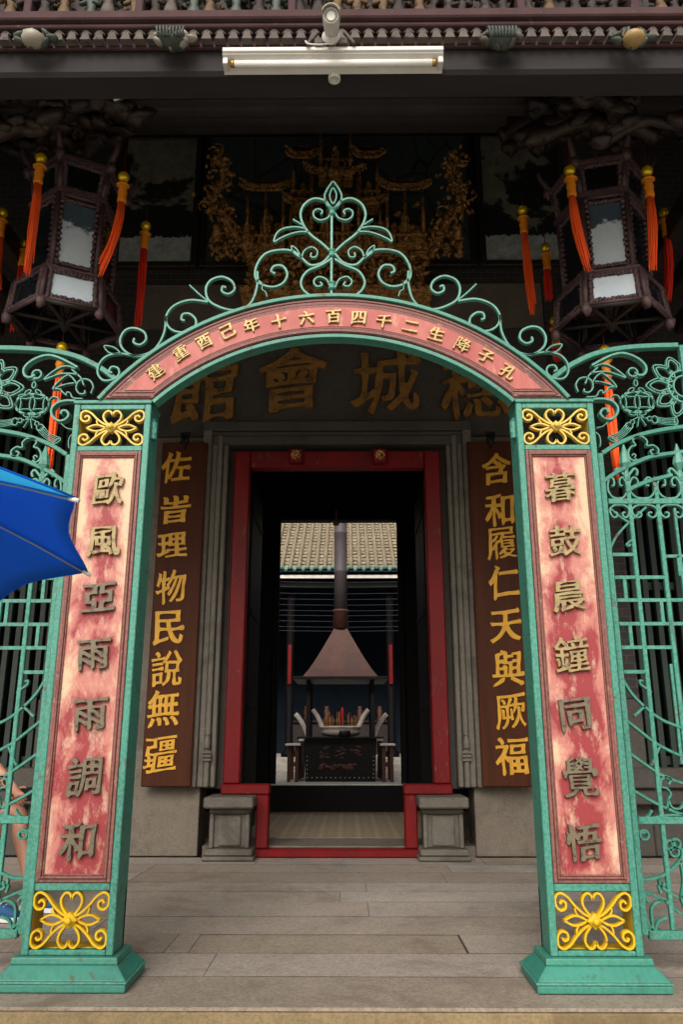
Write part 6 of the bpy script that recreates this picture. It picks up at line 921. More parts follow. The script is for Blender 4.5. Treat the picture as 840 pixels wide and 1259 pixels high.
def grille(x0, x1, z0, z1, mat, parent):
    cx, cz, hw, hh = (x0 + x1) / 2, (z0 + z1) / 2, (x1 - x0) / 2, (z1 - z0) / 2
    o = MB(); y0, y1 = 4.005, 4.035; w_ = .0115
    def S_(pts, sx, sz): return [(cx + sx * u * hw, cz + sz * v * hh) for u, v in pts]
    for sx in (-1, 1):
        for sz in (-1, 1):
            p = [(.10, .12), (.28, .26), (.48, .52), (.66, .82), (.84, .95), (.97, .82), (.97, .52), (.86, .36), (.73, .42), (.71, .60), (.80, .68), (.86, .58)]
            o.strap([tuple(q) for q in cr(S_(p, sx, sz), 5)], w_, y0, y1)
            p = [(0, .10), (.12, .22), (.25, .48), (.27, .74), (.17, .93), (.06, .9), (.0, .72)]
            o.strap([tuple(q) for q in cr(S_(p, sx, sz), 5)], w_, y0, y1)
        for sz in (-1, 1):
            p = [(.18, 0), (.34, .13), (.55, .16), (.78, 0)]; o.strap([tuple(q) for q in cr(S_(p, sx, sz), 5)], w_ * .85, y0 + .002, y1)
            p = [(.22, .04), (.38, .14), (.46, .28), (.48, .44)]; o.strap([tuple(q) for q in cr(S_(p, sx, sz), 5)], w_ * .7, y0 + .003, y1)
    li = MB()
    for xa, xb in ((x0 - .006, x0 - .001), (x1 + .001, x1 + .006)): li.box(xa, xb, 4.021, 4.155, z0, z1)
    li.box(x0, x1, 4.051, 4.155, z0 - .004, z0 + .001)
    s_ = o.build('scroll_bars', mat, parent); li.build('inner_lining', mat, s_)
    d = MB(); k = hh * .30
    d.add([(cx, 3.996, cz - k), (cx + k, 3.996, cz), (cx, 3.996, cz + k), (cx - k, 3.996, cz), (cx, 3.975, cz), (cx, 4.03, cz - k), (cx + k, 4.03, cz), (cx, 4.03, cz + k), (cx - k, 4.03, cz)],
          [(0, 1, 4), (1, 2, 4), (2, 3, 4), (3, 0, 4), (0, 5, 6, 1), (1, 6, 7, 2), (2, 7, 8, 3), (3, 8, 5, 0), (5, 8, 7, 6)])
    d.blob((cx, 3.98, cz), (.016, .012, .016), .1, 2, 10); d.build('diamond_boss', mat, s_)
    return s_
texts = {-1: '歐風亞雨雨調和', 1: '暮鼓晨鐘同覺悟'}
pxs = {-1: (133, 127, 120, 113, 109, 102, 95), 1: (690, 696, 701, 705, 709, 715, 719)}
for sx in (-1, 1):
    cx = AX + sx * 1.200; x0, x1 = cx - .208, cx + .208
    pil = MB(); t = .032
    for xa, xb in ((x0, x0 + .022), (x1 - .022, x1)): pil.box(xa, xb, YF + .02, YB, .13, zt)        # side plates
    for xa, xb in ((x0 - .002, x0 + t), (x1 - t, x1 + .002)): pil.box(xa, xb, YF, YF + .019, .13, zt)   # front stiles
    for za, zb in ((.13, .152), (.398, .432), (2.555, 2.585), (zt - .03, zt)): pil.box(x0 + t + .001, x1 - t - .001, YF + .003, YF + .05, za, zb)
    pil.box(x0 + .0225, x1 - .0225, YB - .03, YB - .002, .40, 2.58)
    pil.box(x0 - .006, x1 + .006, YF - .008, YB + .006, zt + .001, zt + .022)
    for xa in (x0, x1 - .02): pil.box(xa, xa + .02, YB - .032, YB - .001, .13, .39)
    po = pil.build('pillar', M['green_light'] if False else M['green'], gate, bevel=.004)
    pb = MB()                                 # stepped base
    def frus(a, za, b, zb):
        v = [(x0 - a, YF - a * .9, za), (x1 + a, YF - a * .9, za), (x1 + a, YB + a, za), (x0 - a, YB + a, za), (x0 - b, YF - b * .9, zb), (x1 + b, YF - b * .9, zb), (x1 + b, YB + b, zb), (x0 - b, YB + b, zb)]
        pb.add(v, [(0, 3, 2, 1), (4, 5, 6, 7), (0, 1, 5, 4), (1, 2, 6, 5), (2, 3, 7, 6), (3, 0, 4, 7)])
    frus(.088, .002, .088, .034); frus(.094, .0345, .094, .046); frus(.088, .0465, .034, .1); frus(.034, .1005, .03, .129)
    pb.build('pillar_base', M['green'], po, bevel=.006, seg=2)
    fr = MB(); a0, a1 = x0 + t + .002, x1 - t - .002
    rect_ring(fr, a0, a1, .434, 2.553, .017, YF - .004, YF + .04); rect_ring(fr, a0 + .0172, a1 - .0172, .4512, 2.5358, .011, YF - .014, YF + .04); rect_ring(fr, a0 + .0284, a1 - .0284, .4624, 2.5246, .008, YF - .006, YF + .04)
    fr.build('panel_moulding', M['mauve'], po, bevel=.003)
    pn = MB().box(a0 + .0366, a1 - .0366, YF + .006, YF + .03, .4706, 2.5164).build('red_panel', M['worn_left'] if sx < 0 else M['worn_right'], po)
    for k, ch in enumerate(texts[sx]):
        p = at(pxs[sx][k], 598 + 73 * k, 3.985); 
        hh = .170 if ch not in '歐調鐘覺' else .184
        character(ch, (p.x, YF - .006, letz0 - pit * k), .172, hh, M['letter'] if k < 3 + sx else M['letter_worn'], pn, .024, 0, .002, .010)
    grille(x0 + t, x1 - t, .153, .397, M['yellow'], po); grille(x0 + t, x1 - t, 2.586, zt - .031, M['pale_yellow'], po)
    h_ = MB(); h_.lathe([(.02, -.05), (.022, .05)], (cx - sx * .215, YF + .06, 2.69), 12); h_.box(cx - sx * .215 - .02, cx - sx * .215 + .02, YF + .045, YF + .075, 2.67, 2.71)
    h_.lathe([(.0, .05), (.016, .055), (0, .075)], (cx - sx * .215, YF + .06, 2.69), 10)
    h_.build('hinge_lug', M['green'], po, bevel=.003)
# ---- arch band
ZS = zt + .024
Ro, Ri = 1.60, 1.42
ho, hi = 1.262, 1.0
co, ci = ZS + .615 - Ro, ZS + .385 - Ri
def arc(Rr, zc, xlim, n=56, grow=0.0):
    r_ = Rr + grow; out = []
    for k in range(n + 1):
        x = -xlim + 2 * xlim * k / n; out.append((AX + x, zc + math.sqrt(max(0, r_ * r_ - x * x))))
    return out
def xat(Rr, zc, z, grow=0.0): return math.sqrt(max(0, (Rr + grow) ** 2 - (z - zc) ** 2))
def band(name, ro_g, ri_g, zlow, mat, y0, y1, par, bevel=0.0):
    """crescent field between the two arcs, inset by ro_g / ri_g, cut level at zlow"""
    o = arc(Ro, co, xat(Ro, co, zlow, ro_g), 56, ro_g); i = arc(Ri, ci, xat(Ri, ci, zlow, ri_g), 56, ri_g)
    mb = MB(); n = len(o); vs = []
    for y in (y0, y1): vs += [(p[0], y, p[1]) for p in o] + [(p[0], y, p[1]) for p in i]
    fs = []
    for k in range(n - 1):
        fs += [(k, k + 1, n + k + 1, n + k), (2 * n + k, 3 * n + k, 3 * n + k + 1, 2 * n + k + 1), (k, 2 * n + k, 2 * n + k + 1, k + 1), (n + k, n + k + 1, 3 * n + k + 1, 3 * n + k)]
    fs += [(0, n, 3 * n, 2 * n), (n - 1, 3 * n - 1, 4 * n - 1, 2 * n - 1)]
    mb.add(vs, fs); return mb.build(name, mat, par)
arch = MB()
arch.strap(arc(Ro, co, xat(Ro, co, ZS, .012) , 64, .012), .024, 3.975, 4.05)
arch.strap(arc(Ri, ci, xat(Ri, ci, ZS - .02, -.012), 64, -.012), .024, 3.975, 4.05)
arch = arch.build('arch_rim', M['green'], gate)
band('arch_moulding', -.001, .001, ZS, M['mauve'], 3.995, 4.04, arch)
band('arch_moulding', -.012, .012, ZS + .008, M['mauve'], 3.985, 3.996, arch)
mm = MB()
for g_, y in ((-.02, 3.979), (-.040, 3.983), (-.058, 3.984)):
    z_ = ZS + abs(g_); mm.strap(arc(Ro, co, xat(Ro, co, z_ + .002, g_), 64, g_), .010, y, 3.9845)
for g_, y in ((.02, 3.979), (.040, 3.983)):
    z_ = ZS + abs(g_); mm.strap(arc(Ri, ci, xat(Ri, ci, z_ + .002, g_), 64, g_), .010, y, 3.9845)
for dz in (.018, .040):
    for sx in (-1, 1):
        xa = xat(Ri, ci, ZS + dz, .03); xb = xat(Ro, co, ZS + dz, -.03); mm.strap([(AX + sx * xa, ZS + dz), (AX + sx * xb, ZS + dz)], .010, 3.979, 3.9846)
mm.build('arch_moulding', M['mauve'], arch)
pan = band('arch_panel', -.064, .046, ZS + .05, M['worn_arch'], 3.9805, 3.9862, arch)
Lp = ((191, 457), (222, 434), (251, 420), (280, 407), (309, 400), (343, 395), (377, 391), (410, 389), (441, 391), (472, 395), (505, 401), (537, 411), (569, 424), (598, 438), (625, 457))
for k, ch in enumerate('建重酉己年十六百四千二生降子孔'):
    px, py = Lp[k]; p = at(px, py, 3.97)
    ang = math.asin(max(-1, min(1, (p.x - AX) / 1.55)))
    character(ch, (p.x, 3.972, p.z), .088, .088, M['arch_letter'], pan, .014, ang, .004, .012)
# ---- scrollwork over the arch, drawn for the left half and mirrored
SW = []
def scr(pts, ox, oy, sc, w_=.016, leaf=False):
    P = [at(ox + a / sc, oy + b / sc, 4.012) for a, b in pts]
    SW.append(([(q.x, q.z) for q in P], w_))
z1_ = (230, 130, 2.27); z2_ = (140, 150, 3.0); z3_ = (110, 350, 2.71)
scr([(407, 214), (392, 235), (384, 255), (390, 277), (403, 290)], *z1_, .013); scr([(407, 232), (399, 248), (400, 264), (407, 277)], *z1_, .011)
scr([(402, 302), (392, 316), (372, 322), (356, 314), (353, 299), (366, 291), (378, 297), (374, 306)], *z1_, .013)
scr([(402, 288), (385, 268), (355, 262), (328, 278), (317, 305), (325, 335), (345, 362), (375, 385), (402, 410)], *z1_, .018)
scr([(322, 336), (310, 328), (296, 320)], *z1_, .011)
scr([(330, 345), (300, 341), (268, 346), (250, 360), (243, 382), (258, 374), (285, 362), (312, 355), (340, 355)], *z1_, .013)
scr([(402, 415), (378, 440), (345, 447), (320, 427), (295, 408), (258, 405), (220, 415), (197, 443), (190, 475), (203, 498), (238, 508), (268, 497), (280, 472), (267, 450), (244, 450), (235, 464), (246, 471)], *z1_, .017)
scr([(318, 430), (328, 407), (348, 397), (364, 408), (360, 424), (346, 424), (347, 413)], *z1_, .012)
scr([(318, 428), (297, 412), (292, 394), (308, 405), (318, 428)], *z1_, .010)
scr([(402, 430), (375, 447), (335, 465), (318, 495), (330, 522), (360, 536), (404, 537)], *z1_, .017)
scr([(402, 512), (390, 488), (368, 480), (354, 492), (362, 506), (377, 503), (372, 494)], *z1_, .013)
scr([(530, 555), (530, 600), (515, 655), (485, 688), (440, 697), (390, 685), (350, 660), (340, 620), (357, 588), (398, 574), (435, 590), (446, 618), (425, 637), (400, 628), (402, 610), (414, 614)], *z2_, .017)
scr([(345, 662), (318, 640), (280, 605)], *z2_, .010)
scr([(530, 585), (548, 600), (547, 620), (560, 630), (566, 648)], *z2_, .008)
scr([(395, 60), (335, 54), (282, 73), (256, 108), (262, 140), (287, 158), (322, 160), (350, 145), (355, 120), (335, 100), (312, 101), (307, 118), (318, 122)], *z3_, .016)
scr([(256, 108), (250, 160), (228, 205), (195, 234), (150, 240), (112, 217), (103, 185), (120, 155), (150, 147), (182, 160), (189, 185), (170, 202), (148, 195), (150, 181)], *z3_, .016)
scr([(205, 228), (160, 240), (105, 232), (60, 240), (34, 265), (28, 297), (46, 320), (78, 318), (99, 300), (95, 280), (75, 276), (66, 290), (76, 296)], *z3_, .014)
scr([(108, 234), (68, 230), (50, 207), (84, 212), (108, 234)], *z3_, .009)
scr_o = MB()
for P, w_ in SW:
    for sx in (1, -1):
        Q = [(a if sx == 1 else 2 * (AX - .004) - a, b) for a, b in P]
        scr_o.strap([tuple(q) for q in cr(Q, 5)], w_ * .8, 4.0, 4.024)
scw = scr_o.build('crest_scrollwork', M['green_light'], gate)
rod = MB(); pt, pb_ = at(408, 258, 4.012), at(408, 368, 4.012)
rod.box(pt.x - .007, pt.x + .007, 4.004, 4.02, pb_.z - .02, pt.z)
for py in (261, 312, 352): q = at(408.5, py, 4.012); rod.lathe([(.016, -.026), (.026, -.018), (.017, -.007), (.017, .007), (.026, .018), (.016, .026)], (q.x, 4.012, q.z), 12)
rod.build('crest_rod', M['green_light'], scw, bevel=.002)

# ================================================================== IRON GATE LEAVES
YW = 4.25
def leaf(sx):
    lab = ('turquoise wrought iron gate leaf left of the arch, behind the blue umbrella', 'turquoise wrought iron gate leaf right of the arch, before dark barred railing')[sx > 0]
    root = thing('gate_leaf', lab, 'gate', (AX + sx * 1.75, YW, .15), 'iron gate leaves beside the arch')
    mx = (lambda x: x) if sx > 0 else (lambda x: 2 * AX - x)
    def T(pts, ox, oy, sc, n=5, smooth=True):
        P = [at(ox + a / sc, oy + b / sc, YW) for a, b in pts]; P = [(mx(q.x), q.z) for q in P]
        return [tuple(q) for q in cr(P, n)] if smooth else P
    A = (730, 420, 6.29); B = (640, 400, 3.705); C_ = (720, 600, 4.5); D = (720, 860, 3.70)
    X = lambda px, py: mx(at(px, py, YW).x); Z = lambda px, py: at(px, py, YW).z
    zb, zm, zr = .167, .50, 2.337
    xi = at(764, 1149, YW).x; xo = 2.035                       # hinge stile, meeting stile
    fr = MB()
    xa = at(764, 1149, YW).x; xs = 1.50
    fr.box(*sorted((mx(xs), mx(xs + .030))), YW - .02, YW + .02, zb, 2.62)
    fr.box(*sorted((mx(xo), mx(xo + .034))), YW - .02, YW + .02, zb, 3.29)
    fr.box(*sorted((mx(xs + .035), mx(xo - .001))), YW - .018, YW + .018, zb - .02, zb + .02)
    fr.box(*sorted((mx(xs + .035), mx(xo - .001))), YW - .018, YW + .018, .665, .70)
    fr.box(*sorted((mx(xs + .035), mx(xo - .001))), YW - .018, YW + .018, zr - .016, zr + .016)
    frame = fr.build('leaf_frame', M['green'], root, bevel=.003)
    tr = MB()
    tr.strap(T([(140, 250), (220, 190), (330, 137), (450, 110), (580, 99), (715, 95)], *B), .034, YW - .02, YW + .02)
    tr.strap(T([(372, 585), (450, 538), (550, 500), (650, 478), (741, 465)], *B), .026, YW - .018, YW + .018)
    tr.strap(T([(374, 715), (440, 670), (520, 630), (600, 600), (741, 578)], *B), .024, YW - .018, YW + .018)
    tr.strap(T([(480, 760), (510, 742), (580, 713), (690, 684)], *B), .024, YW - .018, YW + .018)
    tr.build('curved_rail', M['green'], frame)
    # ornaments of the top panel
    o = MB(); w_ = .013
    def s(pts, K, ww=w_, d=.013, closed=False, n=5): o.strap(T(pts, *K, n=n), ww * .72, YW - d, YW + d)
    s([(-20, 195), (60, 150), (150, 110), (230, 100), (320, 130), (385, 180), (403, 225), (385, 262), (345, 268), (312, 250)], A, .02, .022)
    def ring(px, py, rx, rz, K, ww=.011, rot=0, n=18, d=.014):
        c = at(K[0] + px / K[2], K[1] + py / K[2], YW); k = c_k
        P = []
        for i in range(n):
            a = 2 * math.pi * i / n; u, v = rx / K[2] * k * math.cos(a), rz / K[2] * k * math.sin(a)
            P.append((mx(c.x + u * math.cos(rot) - v * math.sin(rot)), c.z + u * math.sin(rot) + v * math.cos(rot)))
        o.strap(P, ww * .68, YW - d * .8, YW + d * .8, closed=True)
    c_k = (at(830, 500, YW) - at(740, 500, YW)).length / 90
    ring(300, 245, 36, 36, A, .016, d=.022)
    s([(0, 200), (60, 180), (120, 190), (190, 232), (246, 282), (185, 262), (120, 240), (50, 238), (-20, 245)], A, .013)
    s([(-10, 320), (20, 275), (60, 250), (110, 282), (150, 318), (175, 358), (120, 335), (60, 318), (10, 312)], A, .012)
    s([(-65, 330), (-40, 270), (30, 205)], A, .013)
    s([(262, 305), (252, 275), (266, 248), (296, 240), (322, 255), (330, 284), (315, 306), (292, 306), (290, 292)], B, .013)
    s([(300, 330), (345, 325), (357, 304), (372, 300), (376, 312), (395, 296), (405, 285), (432, 284)], B, .011)
    s([(330, 342), (375, 341), (415, 352), (440, 380), (436, 410), (410, 432), (380, 428), (362, 408), (372, 388), (392, 388), (396, 402)], B, .02, .024)
    s([(345, 470), (375, 462), (400, 440)], B, .008); s([(342, 490), (358, 505), (364, 530), (362, 555)], B, .009)
    s([(405, 350), (415, 325), (440, 322), (455, 340)], B, .01)
    # coin medallion on its knotted cord
    ring(325, 272, 15, 15, A, .009); ring(325, 325, 14, 26, A, .010); ring(290, 378, 26, 14, A, .009, R(30)); ring(370, 378, 26, 14, A, .009, R(-30))
    ring(338, 472, 130, 86, A, .014, n=26)
    for px, py, rx, rz in ((290, 412, 52, 20), (392, 412, 52, 20), (288, 528, 52, 20), (390, 528, 52, 20), (338, 470, 20, 62), (232, 472, 20, 58), (446, 472, 20, 58)): ring(px, py, rx, rz, A, .009)
    ring(300, 562, 28, 12, A, .008, R(-15)); ring(380, 562, 28, 12, A, .008, R(15))
    for a, b in (((340, 590), (300, 610)), ((350, 585), (340, 660)), ((360, 590), (405, 655)), ((365, 580), (405, 600)), ((340, 585), (335, 550)), ((350, 590), (410, 595))): s([a, b], A, .007, .012)
    ring(300, 625, 16, 16, A, .009); ring(275, 655, 28, 26, A, .010); ring(432, 600, 18, 18, A, .009); ring(472, 608, 22, 30, A, .010)
    for k in range(5):
        f0 = k / 4
        s([(250 + 42 * f0, 640 + 40 * f0), (200 + 42 * f0, 700 + 30 * f0), (118 + 45 * f0, 735 + 48 * f0)], A, .006, .012)
        s([(492, 590 + 40 * f0), (560, 600 + 45 * f0), (630 + 15 * f0, 592 + 58 * f0)], A, .006, .012)
    ring(140, 760, 12, 32, A, .008, R(48)); ring(636, 620, 13, 30, A, .008)
    # half sunflower against the meeting stile
    cz_ = at(843, 476, YW); 
    for rr_, ww in ((.100, .011), (.066, .010)):
        P = []
        for k in range(15):
            a = R(90 + 180 * k / 14); P.append((mx(xo + rr_ * math.cos(a) * .9), cz_.z + rr_ * math.sin(a)))
        o.strap(P, ww, YW - .015, YW + .015)
    for a in (130, 155, 180, 205, 230):
        P = [(mx(xo + .9 * q * math.cos(R(a + e))), cz_.z + q * math.sin(R(a + e))) for q, e in ((.098, -8), (.074, 0), (.098, 8))]; o.strap(P, .009, YW - .012, YW + .012)
    for a, L in ((112, .20), (143, .22), (178, .235), (213, .21), (248, .20)):
        for f_ in (1, .62):
            P = [(.1, -15 * f_), (.1 + (L - .1) * .45, -18 * f_), (.1 + (L - .1) * (.5 + .5 * f_), 0), (.1 + (L - .1) * .45, 18 * f_), (.1, 15 * f_)]
            o.strap([tuple(q) for q in cr([(mx(xo + .92 * q * math.cos(R(a + e))), cz_.z + q * math.sin(R(a + e))) for q, e in P], 4)], .008, YW - .010, YW + .010)
    s([(528, 612), (510, 620), (493, 604), (490, 580), (503, 556), (522, 550), (510, 530), (520, 514), (550, 511), (574, 530), (575, 552), (602, 550), (626, 570), (620, 592), (600, 592), (590, 576), (604, 570)], B, .014, .018)
    s([(518, 608), (524, 596), (516, 588), (506, 596)], B, .012)
    # C scrolls above and below the middle rail
    cen = [at(px, 617, YW).x for px in (745, 770, 792, 808, 827)]
    xs_ = [xs + .034, 1.655, 1.81, 1.955, xo]
    for a, b in zip(xs_, xs_[1:]):
        m_ = (a + b) / 2; h = (b - a) / 2 - .006
        for sgn, zz, hh in ((1, zr + .018, .125), (-1, zr - .018, .075)):
            for sd in (-1, 1):
                P = [(m_, 0), (m_ + sd * h * .55, .06), (m_ + sd * h * .95, .35), (m_ + sd * h * .9, .75), (m_ + sd * h * .6, .98), (m_ + sd * h * .3, .86), (m_ + sd * h * .32, .62), (m_ + sd * h * .55, .60)]
                o.strap([tuple(q) for q in cr([(mx(x), zz + sgn * v * hh) for x, v in P], 4)], .011, YW - .013, YW + .013)
    o.build('scroll_ornament', M['green_light'], frame)
    # bars with spear heads
    for k, (x, tip, big) in enumerate(((1.655, 2.46, 1), (1.81, 2.395, 0), (1.955, 2.46, 1))):
        zlow = zb + .02 if k != 1 else .70
        bar = MB().box(mx(x) - .0115, mx(x) + .0115, YW - .0125, YW + .0125, zlow + .001, tip).build('upright_bar', M['green'], root, bevel=.003)
        sp_ = MB()
        if big:
            sp_.lathe([(.016, 0), (.022, .02), (.016, .035), (.014, .06), (.034, .10), (.024, .15), (.004, .22)], (mx(x), YW, tip), 8, smooth=False)
            for sd in (-1, 1): sp_.strap([tuple(q) for q in cr([(mx(x) + sd * .01, tip + .03), (mx(x) + sd * .045, tip + .07), (mx(x) + sd * .062, tip + .055), (mx(x) + sd * .055, tip + .03)], 4)], .014, YW - .01, YW + .01)
        else: sp_.lathe([(.014, 0), (.016, .01), (.01, .05), (.002, .09)], (mx(x), YW, tip), 8, smooth=False)
        sp_.build('spear_head', M['green_light'], bar)
    # lattice and fan of the lower field
    l_ = MB(); zl = [Z(760, p) for p in (682, 710, 738, 767, 796, 826)]
    xr = {682: 1.655, 710: 1.81, 738: xo, 767: xo, 796: 1.81, 826: 1.655}
    for (p, xe), z in zip(xr.items(), zl): l_.box(*sorted((mx(xs + .035), mx(xe))), YW - .009, YW + .009, z - .009, z + .009)
    for x, a, b in ((1.585, 1, 2), (1.77, 2, 3), (1.59, 3, 4), (1.89, 0, 1)):
        l_.box(mx(x) - .009, mx(x) + .009, YW - .008, YW + .008, min(zl[a], zl[b]) + .009, max(zl[a], zl[b]) - .009)
    l_.box(*sorted((mx(1.81), mx(xo))), YW - .008, YW + .008, 2.02, 2.036); l_.box(mx(1.90) - .007, mx(1.90) + .007, YW - .009, YW + .009, .71, 2.3); l_.box(mx(1.785) - .007, mx(1.785) + .007, YW - .007, YW + .007, .95, 1.45)
    def q_(pts, K, ww=.016, d=.011): l_.strap(T(pts, *K), ww * .8, YW - d, YW + d)
    q_([(135, 112), (190, 160), (240, 192)], C_, .014); q_([(335, 108), (240, 192), (172, 268), (138, 335)], C_, .016); q_([(262, 285), (240, 300), (228, 315), (240, 322), (248, 312)], C_, .014)
    q_([(195, 1040), (255, 1135), (330, 1212), (420, 1280), (540, 1330)], C_, .018); q_([(330, 1205), (270, 1262)], C_, .016); q_([(365, 1130), (330, 1105), (305, 1085), (302, 1065), (318, 1068)], C_, .014)
    q_([(178, 88), (250, 145), (330, 205), (450, 262), (560, 290)], D, .018); q_([(195, 240), (280, 300), (350, 345), (450, 382), (560, 400)], D, .018); q_([(210, 408), (280, 450), (360, 490), (450, 525), (560, 540)], D, .018)
    q_([(338, 212), (318, 262), (300, 300)], D, .014)
    q_([(372, 500), (376, 455), (388, 430), (372, 405), (345, 395), (345, 365), (370, 350), (388, 365), (378, 385)], D, .013); q_([(376, 455), (395, 490), (430, 495), (452, 465)], D, .013); q_([(215, 545), (250, 548), (285, 530), (303, 503)], D, .014); q_([(230, 560), (280, 550), (340, 530), (440, 525), (530, 545)], D, .014); q_([(232, 590), (262, 605), (285, 600)], D, .012)
    q_([(245, 818), (300, 815), (360, 795), (432, 732), (440, 690), (425, 668)], D, .018); q_([(432, 732), (445, 820), (436, 900), (452, 945)], D, .014)
    for px, py in ((385, 662), (412, 655), (405, 692), (268, 615)):
        c = at(D[0] + px / D[2], D[1] + py / D[2], YW); k = 17 / D[2] * c_k
        l_.strap([(mx(c.x + k * math.cos(a)), c.z + k * math.sin(a)) for a in [2 * math.pi * i / 14 for i in range(14)]], .012, YW - .012, YW + .012, closed=True)
    for P in ([(310, 1055), (300, 960), (320, 925), (365, 915)], [(310, 1055), (280, 1000), (252, 905), (250, 870)], [(310, 1055), (270, 1010), (252, 960)], [(318, 1055), (330, 1010), (368, 992)], [(300, 1055), (270, 1035), (262, 1030)],
              [(258, 870), (300, 885), (362, 915), (440, 975), (540, 1010)], [(335, 820), (350, 855), (420, 900)], [(345, 880), (335, 850), (358, 845), (355, 830)], [(290, 920), (265, 890), (285, 885)], [(436, 900), (470, 860), (520, 850)], [(452, 945), (500, 1000), (530, 1055)]): q_(P, D, .016)
    l_.build('lattice', M['green'], frame)
    return root
leaf(1); leaf(-1)
# ================================================================== HANGING COUPLET BOARDS
for sx, txt, cs, lab in ((-1, '佐旹理物民說無疆', [(217, 575), (216, 627), (212, 670), (210, 722), (208, 772), (205, 822), (201, 872), (197, 927)], 'tall brown lacquer board with eight gold characters hung left of the red door'),
                         (1, '含和履仁天與厥福', [(611, 577), (615, 628), (617, 668), (620, 717), (622, 769), (625, 822), (628, 874), (630, 930)], 'tall brown lacquer board with eight gold characters hung right of the red door')):
    YB_ = 7.93
    x0, x1 = (-1.875, -1.40) if sx < 0 else (1.36, 1.85)
    t = thing('couplet_board', lab, 'sign board', ((x0 + x1) / 2, YB_, .62), 'couplet boards beside the red door')
    bd = MB().box(x0, x1, YB_, YB_ + .05, .63, 4.10).build('board', M['board'], t, bevel=.01)
    for ch, (px, py) in zip(txt, cs):
        p = at(px, py, YB_)
        h = .36 if ch not in '旹理' else .31
        character(ch, (p.x, YB_ - .006, p.z), .32, h, M['gold_paint'], bd, .014, 0, .002, .008)
    hk = MB(); xc = (x0 + x1) / 2
    hk.tube(cr([(xc, YB_ + .06, 4.02), (xc, YB_ - .03, 4.05), (xc, YB_ - .035, 4.13), (xc, YB_ + .05, 4.19), (xc, YB_ + .10, 4.19)], 4), .016, 8)
    hk.blob((xc, YB_ - .02, 4.12), (.05, .03, .06), .5, 3, 9); hk.tube([(xc - .05, YB_ + .0, 4.19), (xc + .05, YB_, 4.19)], .02, 8)
    hk.build('hook', M['iron'], t)

# ================================================================== PALACE LANTERNS
n = NT('painted_lantern_glass')
sp = n.n('ShaderNodeSeparateXYZ'); n.l(n.tc.outputs['Object'], sp.inputs[0])
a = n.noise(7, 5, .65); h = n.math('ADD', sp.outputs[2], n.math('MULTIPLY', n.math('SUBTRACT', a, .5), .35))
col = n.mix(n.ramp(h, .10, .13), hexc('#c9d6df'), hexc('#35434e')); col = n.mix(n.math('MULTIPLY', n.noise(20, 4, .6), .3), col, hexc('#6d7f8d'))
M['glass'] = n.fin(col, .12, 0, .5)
M['glass_low'] = mottled('bright_lantern_glass', '#d2dfe8', '#bfd0de', None, 8, 40, .12, 0, .01, .001)
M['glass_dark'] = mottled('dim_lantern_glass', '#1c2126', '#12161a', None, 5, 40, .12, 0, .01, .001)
def hexring(R_, z, rot): return [Vector((R_ * math.cos(rot + math.pi / 3 * k), R_ * math.sin(rot + math.pi / 3 * k), z)) for k in range(6)]
